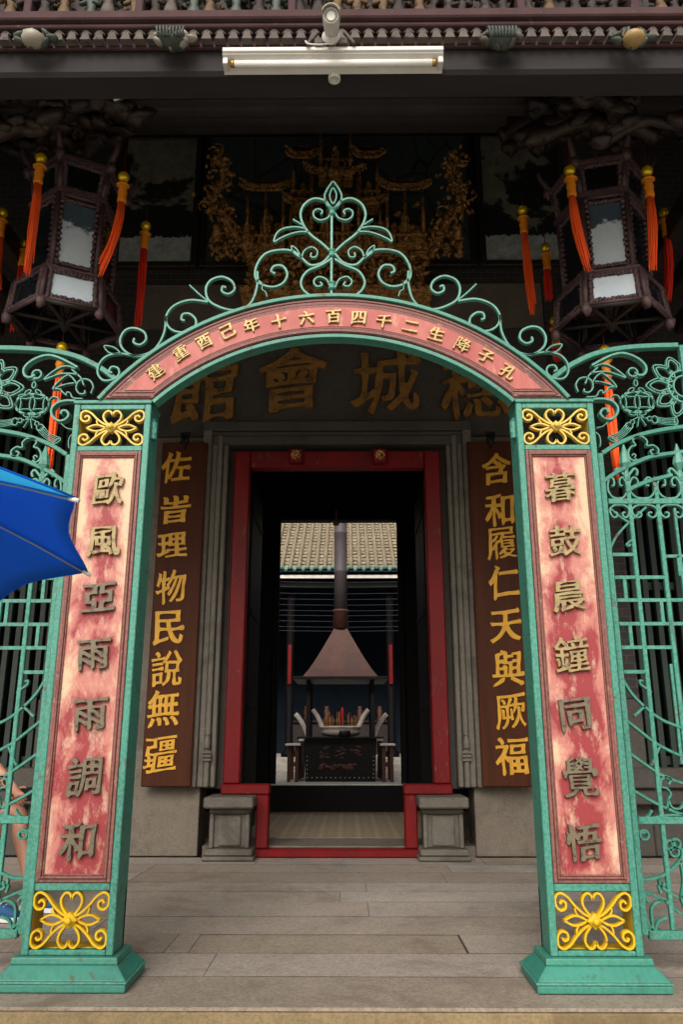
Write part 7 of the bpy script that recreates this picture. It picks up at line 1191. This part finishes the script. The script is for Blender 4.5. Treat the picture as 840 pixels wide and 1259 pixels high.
def lantern(pos, rot, lab, tassels, tops):
    t = thing('palace_lantern', lab, 'lantern', pos, 'hexagonal palace lanterns')
    T0 = Vector(pos); rot = rot + R(-120)      # a flat face looks towards -y
    def tierf(Rb, Rt, zb, zt_, pane_mat, nm, fw=.045, arcb=0.0):
        B_, T_ = hexring(Rb, zb, rot), hexring(Rt, zt_, rot); fr = MB(); fret = MB()
        for k in range(6):
            b0, b1, t0, t1 = B_[k], B_[(k + 1) % 6], T_[k], T_[(k + 1) % 6]
            fr.tube([T0 + b0 * 1.0, T0 + t0 * 1.0], .020, 8)
            fr.tube([T0 + b0, T0 + b1], .015, 8); fr.tube([T0 + t0, T0 + t1], .015, 8)
            out = ((b0 + b1) / 2); out.z = 0; out.normalize()
            def uv(u, v): return (b0 * (1 - u) + b1 * u) * (1 - v) + (t0 * (1 - u) + t1 * u) * v
            # carved fretwork inside the frame: a scalloped band of small curls
            N = 14
            for e in range(4):
                for q in range(N if e < 2 else int(N * 1.0)):
                    f_ = (q + .5) / N
                    u, v = {0: (f_, .075), 1: (f_, .925), 2: (.10, f_), 3: (.90, f_)}[e]
                    if not (.04 < u < .96 and .03 < v < .97): continue
                    fret.blob(T0 + uv(u, v) + out * .004, (.019, .019, .017), .7, 5, 7, seed=q + e * 20)
            if pane_mat:
                P = [uv(.13, .10), uv(.87, .10), uv(.87, .90), uv(.13, .90)]; c = sum(P, Vector()) / 4
                pm = MB(); vs = [p - out * .004 for p in P] + [p - out * .010 for p in P]
                zc = Vector((0, 0, 0))
                pm.add([T0 + v_ for v_ in vs], [(0, 1, 2, 3), (4, 7, 6, 5), (0, 4, 5, 1), (1, 5, 6, 2), (2, 6, 7, 3), (3, 7, 4, 0)])
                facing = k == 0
                m_ = pane_mat if facing else M['glass_dark']  # front pane bright, others dark: light and shade set by glass colour
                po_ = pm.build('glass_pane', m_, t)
                if facing and nm == 'body':
                    for v_ in po_.data.vertices: v_.co -= T0
                    po_.location = T0; child(po_, t)
        o = fr.build(nm + '_frame', M['lantern_wood'], t); fret.build('fretwork', M['lantern_wood'], o); return o
    tierf(.395, .37, -.55, -.31, M['glass_low'], 'skirt')
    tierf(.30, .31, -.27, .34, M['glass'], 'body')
    tierf(.30, .335, .38, .61, M['black'], 'crown')
    fr = MB()
    for z, r_ in ((-.29, .35), (.36, .325), (.62, .36)):
        fr.lathe([(r_ - .05, -.015), (r_ + .02, -.012), (r_ + .02, .012), (r_ - .05, .015)], T0 + Vector((0, 0, z)), 6, a0=rot, smooth=False)
    un = MB(); H = hexring(.395, -.555, rot)
    for k in range(6):
        fr.blob(T0 + H[k] + Vector((0, 0, -.03)), (.035, .035, .05), .5, 4, 9, seed=k)
        un.tube(cr([T0 + H[k] * 1.0 + Vector((0, 0, -.02)), T0 + H[k] * .55 + Vector((0, 0, .08)), T0 + Vector((0, 0, -.60))], 4), .016, 7)
        q = hexring(.335, .61, rot)[k]
        fr.tube(cr([T0 + q * .8, T0 + q * 1.1 + Vector((0, 0, .02)), T0 + q * 1.22 + Vector((0, 0, .01)), T0 + q * 1.28 + Vector((0, 0, .05))], 4), [.032, .032, .03, .028, .026, .024, .022, .022, .02, .02, .018, .014, .010], 8)
        fr.blob(T0 + q * 1.1 + Vector((0, 0, -.04)), (.035, .035, .05), .7, 4, 9, seed=k + 9)
    for k in range(3): un.tube([T0 + H[k] + Vector((0, 0, .02)), T0 + H[k + 3] + Vector((0, 0, .02))], .016, 7)
    for sgn in (-1, 1): un.tube([T0 + H[0 if sgn < 0 else 5] + Vector((0, 0, -.02)), T0 + H[1 if sgn < 0 else 4] + Vector((0, 0, -.02))], .018, 7)
    fr.build('carved_frame', M['lantern_wood'], t); un.build('bottom_struts', M['dark_wood'], t)
    core = MB().lathe([(.05, -.3), (.09, -.2), (.09, .3), (.05, .36)], T0, 12).build('lamp_core', M['glass_dark'], t)
    rd = MB().tube([T0 + Vector((.02, 0, .6)), T0 + Vector((.0, .05, 1.55))], .012, 6).build('hanging_rod', M['rust_sheet'], t)
    for (px, py, Y, L, sway, dark, z_wire) in tassels:
        p = at(px, py, Y); 
        ts = MB(); rr = random.Random(int(px * 7 + py))
        for k in range(34):
            a = rr.uniform(0, 6.28); r0 = .020 * math.sqrt(rr.random()); r1 = r0 * rr.uniform(1.3, 2.1); ln = L * rr.uniform(.88, 1.03)
            b0 = p + Vector((r0 * math.cos(a), r0 * math.sin(a), -.20))
            P = [b0 + Vector(((r1 - r0) * math.cos(a) * f_ + sway * f_ * f_ + .006 * math.sin(f_ * 5 + a), (r1 - r0) * math.sin(a) * f_, -(ln - .2) * f_)) for f_ in (0, .25, .5, .75, 1)]
            ts.tube(P, [.006, .0068, .0066, .006, .003], 5)
        tsl = ts.build('tassel', M['tassel_dark'] if dark else M['tassel'], t)
        MB().lathe([(0, .045), (.022, .04), (.038, .02), (.042, 0), (.036, -.022), (.018, -.04), (0, -.044)], p, 12).build('bead', M['gold_bead'], tsl)
        c = MB().lathe([(.012, -.05), (.034, -.075), (.038, -.085), (.026, -.10), (.036, -.135), (.028, -.15), (.034, -.2), (.03, -.215), (.01, -.215)], p, 12)
        c.lathe([(.036, -.06), (.05, -.075), (.03, -.08)], p, 8)
        c.build('knot_cap', M['orange_cap'], tsl)
        MB().tube([p + Vector((0, 0, -.06)), p + Vector((0, 0, z_wire))], .0035, 5).build('cord', M['red'], tsl)
    return t
YL = 5.2
pl_ = at(88, 318, YL); pr_ = at(744, 318, YL)
lantern((pl_.x, YL, pl_.z), R(26), 'carved dark wood palace lantern with orange tassels above the left gate leaf', [
    (50, 195, 4.78, .93, .0, 0, .22), (152, 218, 4.86, .80, -.10, 0, .24), (179, 278, 5.55, .90, 0, 1, .14), (3, 262, 5.3, .66, .04, 0, .2), (76, 428, 5.2, .95, 0, 0, .25), (30, 300, 5.75, .8, 0, 1, .15)], None)
lantern((pr_.x, YL, pr_.z), R(-13), 'carved dark wood palace lantern with orange tassels above the right gate leaf', [
    (701, 210, 4.80, .80, .06, 0, .26), (796, 211, 4.80, .78, -.04, 0, .26), (643, 259, 5.5, .92, .02, 0, .18), (817, 262, 5.5, .80, -.06, 1, .16), (671, 305, 6.0, .5, 0, 1, .15), (744, 432, 5.2, .95, 0, 0, .28), (682, 395, 5.9, .35, 0, 1, .1)], None)

# ================================================================== LAMPS AND CAMERA UNDER THE EAVE
YT = 3.50
a_, b_2 = at(273, 68, YT), at(546, 68, YT)
bt = thing('batten_light', 'long white unlit fluorescent batten lamp fixed under the carved eave', 'lamp', ((a_.x + b_2.x) / 2, YT, a_.z))
z = a_.z
hsg = MB(); hsg.prism([(YT + .0, z + .055), (YT + .0, z + .03), (YT + .02, z + .018), (YT + .12, z + .018), (YT + .13, z + .055)], a_.x, b_2.x, Matrix(((0, 1, 0, 0), (1, 0, 0, 0), (0, 0, 1, 0), (0, 0, 0, 1))))
hsg.build('housing', M['white_enamel'], bt, bevel=.002)
tu = MB().tube([(a_.x + .05, YT + .045, z - .014), (b_2.x - .05, YT + .045, z - .014)], .019, 12).build('tube', M['tube'], bt)
for x, s in ((a_.x + .05, -1), (b_2.x - .05, 1)):
    MB().tube([(x - .008, YT + .045, z - .014), (x + .012, YT + .045, z - .014)], .0202, 12).build('tube_cap', M['brass'], tu)
    MB().box(min(x + s * .021, x + s * .05), max(x + s * .021, x + s * .05), YT + .02, YT + .08, z - .034, z + .0175).build('lamp_holder', M['white_enamel'], bt, bevel=.004)
rf_ = MB(); rf_.add([(a_.x, YT + .005, z + .0165), (b_2.x, YT + .005, z + .0165), (b_2.x, YT + .10, z - .03), (a_.x, YT + .10, z - .03), (a_.x, YT + .008, z + .0125), (b_2.x, YT + .008, z + .0125), (b_2.x, YT + .10, z - .034), (a_.x, YT + .10, z - .034)],
        [(0, 1, 2, 3), (4, 7, 6, 5), (0, 4, 5, 1), (1, 5, 6, 2), (2, 6, 7, 3), (3, 7, 4, 0)])
rf_.build('reflector', M['white_enamel'], bt)
q = at(411, 84, YT + .06)
jb = MB().lathe([(.03, .05), (.034, .045), (.034, -.01), (.024, -.012), (.022, .0), (0, .0)], (q.x, YT + .12, z - .045), 16).build('conduit_end', M['white_enamel']); tag(jb, 'stubby grey conduit end poking down behind the middle of the batten lamp', 'conduit')
q = at(407, 45, 3.48); q2 = at(407, 14, 3.30)
cm = thing('security_camera', 'white bullet security camera on round bracket above the batten lamp', 'camera', (q.x, 3.48, q.z))
MB().lathe([(.05, 0), (.05, .012), (.02, .03), (.0, .03)], (q.x, 3.49, q.z), 20, Matrix.Rotation(R(90), 3, 'X')).build('bracket', M['white_enamel'], cm)
MB().tube(cr([(q.x, 3.47, q.z), (q.x, 3.43, q.z + .02), (q.x, 3.42, q.z + .06)], 4), .02, 10).build('arm', M['white_enamel'], cm)
dv = Vector((0, -.86, -.42)).normalized(); MR = dv.to_track_quat('Z', 'Y').to_matrix(); cc = Vector((q2.x, 3.36, q2.z))
bd = MB().lathe([(.0, -.11), (.036, -.11), (.042, -.10), (.042, .07), (.037, .078), (.035, .06), (.0, .06)], cc, 22, MR).build('body', M['white_enamel'], cm)
MB().lathe([(.0, .061), (.018, .061), (.018, .066), (.0, .068)], cc, 16, MR).build('lens', M['black'], bd)
MB().lathe([(.019, .062), (.024, .062), (.024, .068), (.019, .068)], cc, 20, MR).build('lens_ring', M['tube'], bd)
sh = MB(); 
for k in range(9):
    a0, a1 = R(20 + 140 * k / 9), R(20 + 140 * (k + 1) / 9)
    vs = []
    for zz in (-.10, .10):
        for a in (a0, a1):
            for r_ in (.047, .050): vs.append(cc + MR @ Vector((r_ * math.cos(a), r_ * math.sin(a), zz)))
    sh.add(vs, [(0, 2, 6, 4), (1, 5, 7, 3), (0, 1, 3, 2), (4, 6, 7, 5), (0, 4, 5, 1), (2, 3, 7, 6)])
sh.build('sun_shield', M['white_enamel'], cm)
ant = MB()
for s in (-1, 1):
    ant.cbox((q.x + s * .10, 3.485, q.z - .005), (.018, .02, .10), Matrix.Rotation(R(-35 * s), 3, 'Y')); ant.cbox((q.x + s * .065, 3.49, q.z - .025), (.05, .02, .04))
ao = ant.build('clamp_plate', M['frieze_grey'], cm, bevel=.003)
cb = MB().tube(cr([(q.x - .14, 3.48, q.z - .03), (q.x - .12, 3.475, q.z - .055), (q.x - .05, 3.475, q.z - .06), (q.x + .02, 3.48, q.z - .045)], 5), .005, 6).build('cable', M['white_enamel'], cm)
for (xa, ya, xb, yb, lab, Y) in ((139, 122, 166, 110, 'short slim white lamp angled among the dark brackets, left of the batten lamp', 4.3), (648, 103, 674, 114, 'short slim grey lamp angled among the dark brackets, right of the batten lamp', 4.3)):
    p, p2 = at(xa, ya, Y), at(xb, yb, Y); d = (p2 - p)
    t = thing('slim_lamp', lab, 'lamp', (p + p2) / 2)
    MB().tube([p, p2], .016, 10).build('tube', M['tube'] if xa < 300 else M['pipe'], t)
    MB().cbox((p + p2) / 2 + Vector((0, .03, .02)), (d.length * 1.05, .035, .022), Matrix.Rotation(math.atan2(-d.z, d.x), 3, 'Y')).build('housing', M['pipe'], t, bevel=.003)
# ================================================================== BLUE UMBRELLA
def cloth(name, c1, c2, ct, f_):
    n = NT(name); a = n.noise(3, 4, .6); b = n.noise(160, 2, .5); cre = n.noise(6, 3, .5, n.mapping((1, 1, 3)))
    col = n.mix(n.ramp(a, .3, .7), hexc(c1), hexc(c2)); n.bump(n.math('ADD', n.math('MULTIPLY', cre, 3.0), b), .25, .004)
    m = n.fin(col, .6, 0, .3); tr = n.n('ShaderNodeBsdfTranslucent'); tr.inputs[0].default_value = hexc(ct); ms = n.n('ShaderNodeMixShader'); ms.inputs[0].default_value = f_
    n.l(n.b.outputs[0], ms.inputs[1]); n.l(tr.outputs[0], ms.inputs[2]); n.l(ms.outputs[0], n.t.nodes['Material Output'].inputs[0]); return m
M['blue'] = cloth('blue_umbrella_cloth', '#0c78dc', '#0a68cc', '#1f90f0', .6); M['skylit_blue'] = cloth('skylit_umbrella_cloth', '#5cccf4', '#4abfea', '#6fdcff', .6)
O = Vector((-1.202, 2.0, 1.778)); TA = Vector((-.685, 2.32, 1.554)); TB = Vector((-.586, 1.86, 1.648)); axu = Vector((-.075, .185, .98)).normalized()
uu = thing('umbrella', 'open blue umbrella poking in from the left before the left pillar', 'umbrella', O - axu * 1.2)
ra = TA - O; h_ = ra.dot(axu); e1 = (ra - axu * h_); rad = e1.length; e1.normalize(); e2 = axu.cross(e1)
ang = math.atan2((TB - O).dot(e2), (TB - O).dot(e1)); stp = math.copysign(math.pi / 4, ang)
cv = MB(); NR, NA = 10, 8; vs = []
def cano(f, k, u):
    th = stp * (k + u); scal = 1 - .10 * math.sin(math.pi * u) * f
    drop = h_ * (f ** 1.35); sag = -.035 * math.sin(math.pi * u) * f * 0 + .03 * math.sin(math.pi * u) * f
    return O + (e1 * math.cos(th) + e2 * math.sin(th)) * rad * f * scal * (1 - .04 * math.sin(math.pi * u)) + axu * (drop + sag * .5)
for k in range(8):
    vs = [cano(i / NR, k, j / NA) for i in range(NR + 1) for j in range(NA + 1)]
    cv.add(vs, [(i * (NA + 1) + j, (i + 1) * (NA + 1) + j, (i + 1) * (NA + 1) + j + 1, i * (NA + 1) + j + 1) for i in range(NR) for j in range(NA)], True)
can = cv.build('canopy', M['blue'], uu); can.data.materials.append(M['skylit_blue'])
for i_, p_ in enumerate(can.data.polygons): p_.material_index = 1 if i_ // (NR * NA) == 1 else 0  # one blue panel coloured cyan: sky glow through the cloth, painted in
sd = can.modifiers.new('s', 'SOLIDIFY'); sd.thickness = .0015
hem = MB()
for k in range(8): hem.tube([cano(1, k, j / NA) for j in range(NA + 1)], .003, 5)
hem.build('hem', M['blue'], can)
for k in range(8):
    rb_ = MB().tube([cano(f, k, 0) - axu * .008 for f in (.03, .25, .5, .75, 1.0)], .0032, 6).build('rib', M['alloy'], uu)
    q = cano(1, k, 0); d = (q - cano(.9, k, 0)).normalized(); MB().tube([q - d * .015 - axu * .006, q + d * .012 - axu * .006], .006, 8).build('rib_tip', M['white_enamel'], rb_)
    MB().tube([cano(.5, k, 0) - axu * .012, O - axu * .30], .0028, 5).build('stretcher', M['wire'], rb_)
foot = O - axu * 2.24
MB().tube([O + axu * .06, foot], .011, 12).build('pole', M['alloy'], uu)
MB().lathe([(.022, -.02), (.022, .02)], O - axu * .30, 12).build('runner', M['nail_black'], uu)
MB().lathe([(.24, 0), (.25, .02), (.24, .05), (.06, .075), (.03, .08), (.028, .22), (.012, .225)], (foot.x, foot.y, -.449), 28).build('weighted_base', M['nail_black'], uu)

# ================================================================== SEATED PERSON BEHIND THE LEFT GATE LEAF
PB = Vector((-2.600, 5.55, 0))            # under the hips
per = thing('person', 'person sitting behind the left gate leaf in blue sneakers, holding a phone', 'person', PB)
hip = PB + Vector((0, 0, .56))
kL, kR = Vector((-2.150, 5.38, .585)), Vector((-2.120, 5.70, .60))
aL, aR = Vector((-2.110, 5.36, .12)), Vector((-1.990, 5.64, .12))
wL = Vector((-2.035, 5.28, .80)); wR = Vector((-2.130, 5.50, .76))
eL = Vector((-2.260, 5.30, 1.0)); eR = Vector((-2.440, 5.72, .93))
shL = PB + Vector((.05, -.17, 1.06)); shR = PB + Vector((.05, .19, 1.06))
J = [(hip, .115), (hip + Vector((.01, 0, .14)), .115), (PB + Vector((.04, 0, .86)), .125), (PB + Vector((.06, 0, 1.04)), .10), (PB + Vector((.08, 0, 1.14)), .05), (PB + Vector((.11, 0, 1.20)), .05),
     (PB + Vector((.14, 0, 1.30)), (.088, .10)), (PB + Vector((.13, 0, 1.39)), (.075, .085)),
     (shL, .058), ((shL + eL) / 2, .048), (eL, .038), ((eL + wL) / 2, .036), (wL, .024),
     (shR, .058), ((shR + eR) / 2, .048), (eR, .038), ((eR + wR) / 2, .036), (wR, .024),
     (hip + Vector((.06, -.10, -.01)), .092), ((hip + kL) / 2 + Vector((0, -.04, .03)), .085), (kL, .058), (kL * .68 + aL * .32 + Vector((-.02, 0, 0)), .058), (kL * .3 + aL * .7, .040), (aL, .034),
     (hip + Vector((.06, .10, -.01)), .092), ((hip + kR) / 2 + Vector((0, .04, .03)), .085), (kR, .058), (kR * .68 + aR * .32 + Vector((-.02, 0, 0)), .058), (kR * .3 + aR * .7, .040), (aR, .034),
     (aL + Vector((.06, -.02, -.065)), .036), (aL + Vector((.15, -.04, -.085)), .03), (aR + Vector((.06, -.02, -.065)), .036), (aR + Vector((.15, -.04, -.085)), .03)]
Ed = [(0, 1), (1, 2), (2, 3), (3, 4), (4, 5), (5, 6), (6, 7), (3, 8), (8, 9), (9, 10), (10, 11), (11, 12), (3, 13), (13, 14), (14, 15), (15, 16), (16, 17),
      (0, 18), (18, 19), (19, 20), (20, 21), (21, 22), (22, 23), (0, 24), (24, 25), (25, 26), (26, 27), (27, 28), (28, 29), (23, 30), (30, 31), (29, 32), (32, 33)]
# hands: palm and five fingers each, curled round the phone
def hand(wi, wrist, fwd, side, nrm, curl):
    b = len(J); J.append((wrist + fwd * .05, .026)); J.append((wrist + fwd * .085, .028)); Ed.append((wi, b)); Ed.append((b, b + 1))
    for k, (s_, L) in enumerate(((-.030, .066), (-.010, .076), (.010, .072), (.030, .058))):
        base = wrist + fwd * .095 + side * s_; c = curl * (1 + .12 * k)
        P = [base]; dirn = fwd.copy()
        for seg in range(3):
            dirn = (dirn * math.cos(c) + nrm * math.sin(c)).normalized() if True else dirn
            P.append(P[-1] + dirn * L * (.45, .32, .23)[seg])
        i0 = len(J)
        for q, r_ in zip(P, (.0105, .0095, .0085, .007)): J.append((q, r_))
        Ed.append((b + 1, i0)); Ed.extend([(i0, i0 + 1), (i0 + 1, i0 + 2), (i0 + 2, i0 + 3)])
    i0 = len(J); t0 = wrist + fwd * .03 - side * .034
    for q, r_ in ((t0, .013), (t0 + fwd * .03 - side * .018 + nrm * .012, .0115), (t0 + fwd * .062 - side * .012 + nrm * .03, .009)): J.append((q, r_))
    Ed.append((b, i0)); Ed.extend([(i0, i0 + 1), (i0 + 1, i0 + 2)])
hand(12, wL, Vector((.55, .15, -.80)).normalized(), Vector((.75, -.3, .45)).normalized(), Vector((-.3, .9, -.1)).normalized(), .35)
hand(17, wR, Vector((.85, -.25, -.2)).normalized(), Vector((.2, .1, .95)).normalized(), Vector((-.2, -.9, .2)).normalized(), .35)
body = skin('body', J, Ed, M['skin'], per)
# face
hd = PB + Vector((.145, 0, 1.32)); fa = MB()
fa.blob(hd + Vector((.095, 0, -.01)), (.022, .014, .026), .1, 2, 10)
fa.build('nose', M['skin'], body)
for s in (-1, 1):
    e = MB().blob(hd + Vector((.082, s * .033, .022)), (.012, .014, .008), 0, 1, 10).build('eye', M['white_enamel'], body)
    MB().blob(hd + Vector((.092, s * .033, .022)), (.004, .006, .006), 0, 1, 8).build('iris', M['hair'], e)
    MB().blob(hd + Vector((0, s * .092, 0)), (.022, .012, .03), .2, 2, 10).build('ear', M['skin'], body)
MB().blob(hd + Vector((.085, 0, -.058)), (.008, .024, .007), 0, 1, 10).build('mouth', M['red_worn'], body)
MB().blob(hd + Vector((-.02, 0, .055)), (.105, .10, .095), .12, 4, 16).build('hair', M['hair'], per)
sj = [(hip + Vector((0, 0, -.02)), .128), (hip + Vector((.01, 0, .14)), .132), (PB + Vector((.04, 0, .86)), .142), (PB + Vector((.06, 0, 1.04)), .115), (shL, .072), ((shL + eL) / 2, .066), (shR, .072), ((shR + eR) / 2, .066), (PB + Vector((.075, 0, 1.115)), .068)]
skin('t_shirt', sj, [(0, 1), (1, 2), (2, 3), (3, 4), (4, 5), (3, 6), (6, 7), (3, 8)], M['cloth_grey'], per)
sj = [(hip + Vector((0, 0, .05)), .128), (hip + Vector((.06, -.10, -.01)), .106), ((hip + kL) / 2 + Vector((0, -.04, .03)), .10), (hip * .3 + kL * .7 + Vector((0, -.02, .01)), .090), (hip + Vector((.06, .10, -.01)), .106), ((hip + kR) / 2 + Vector((0, .04, .03)), .10), (hip * .3 + kR * .7 + Vector((0, .02, .01)), .09)]
skin('shorts', sj, [(0, 1), (1, 2), (2, 3), (0, 4), (4, 5), (5, 6)], M['cloth_dark'], per)
for a in (aL, aR):
    d = Vector((.95, -.30, 0)).normalized(); 
    s_ = skin('sneaker', [(a + Vector((0, 0, .02)), .045), (a + Vector((-.02, .005, -.055)), .048), (a + d * .08 + Vector((0, 0, -.06)), .048), (a + d * .17 + Vector((0, 0, -.078)), .040), (a + d * .215 + Vector((0, 0, -.085)), .028)], [(0, 1), (1, 2), (2, 3), (3, 4)], M['shoe'], per, 1)
    so = MB(); MRz = Matrix.Rotation(math.atan2(d.y, d.x), 3, 'Z'); pr = []
    for k in range(20):
        q = 2 * math.pi * k / 20; pr.append(Vector((.085 + .148 * math.cos(q), .047 * math.sin(q) * (1 + .15 * math.cos(q)), 0)))
    base = a + Vector((0, 0, -.118)); vs = [base + MRz @ v for v in pr] + [base + MRz @ (v * .97) + Vector((0, 0, .03)) for v in pr]
    so.add(vs, [tuple(range(20))[::-1], tuple(range(20, 40))] + [(k, (k + 1) % 20, 20 + (k + 1) % 20, 20 + k) for k in range(20)])
    so.build('sole', M['shoe_white'], s_, bevel=.004)
    lc = MB()
    for k in range(4): 
        c = a + d * (.05 + .03 * k) + Vector((0, 0, -.012 - .012 * k)); pp = Vector((-d.y, d.x, 0)); lc.tube([c - pp * .028, c + Vector((0, 0, .012)), c + pp * .028], .004, 5)
    lc.build('laces', M['shoe_white'], s_)
    MB().lathe([(.041, 0), (.043, .03), (.040, .045)], a + Vector((0, 0, .045)), 14).build('sock', M['shoe_white'], per)
fw_ = (wL - eL).normalized(); MQ = fw_.to_track_quat('Z', 'Y').to_matrix()
MB().lathe([(.030, -.014), (.033, -.01), (.033, .01), (.030, .014)], wL - fw_ * .03, 16, MQ).build('wristwatch', M['nail_black'], per)
ph = MB().cbox((wL + wR) / 2 + Vector((.07, .0, -.055)), (.15, .012, .078), Matrix.Rotation(R(20), 3, 'Z')).build('phone', M['nail_black'], None, bevel=.004); tag(ph, 'black phone held in both hands of the seated person', 'phone')
stl = thing('stool', 'low grey stool under the seated person behind the left gate leaf', 'stool', (PB.x, PB.y, 0))
MB().box(PB.x - .18, PB.x + .20, PB.y - .19, PB.y + .19, .40, .44).build('seat', M['stone_seat'], stl, bevel=.012)
for dx in (-.15, .16):
    for dy in (-.16, .16): MB().tube([(PB.x + dx, PB.y + dy, .399), (PB.x + dx * 1.15, PB.y + dy * 1.15, 0)], .018, 8).build('leg', M['stone_seat'], stl)

# ------------------------------------------------------------------ origins of one-mesh things
for o in list(COL.objects):
    if o.type == 'MESH' and o.parent is None and o.location.length < 1e-6:
        vs = [v.co for v in o.data.vertices]
        c = Vector((sum(v.x for v in vs) / len(vs), sum(v.y for v in vs) / len(vs), min(v.z for v in vs)))
        o.data.transform(Matrix.Translation(-c)); o.location = c
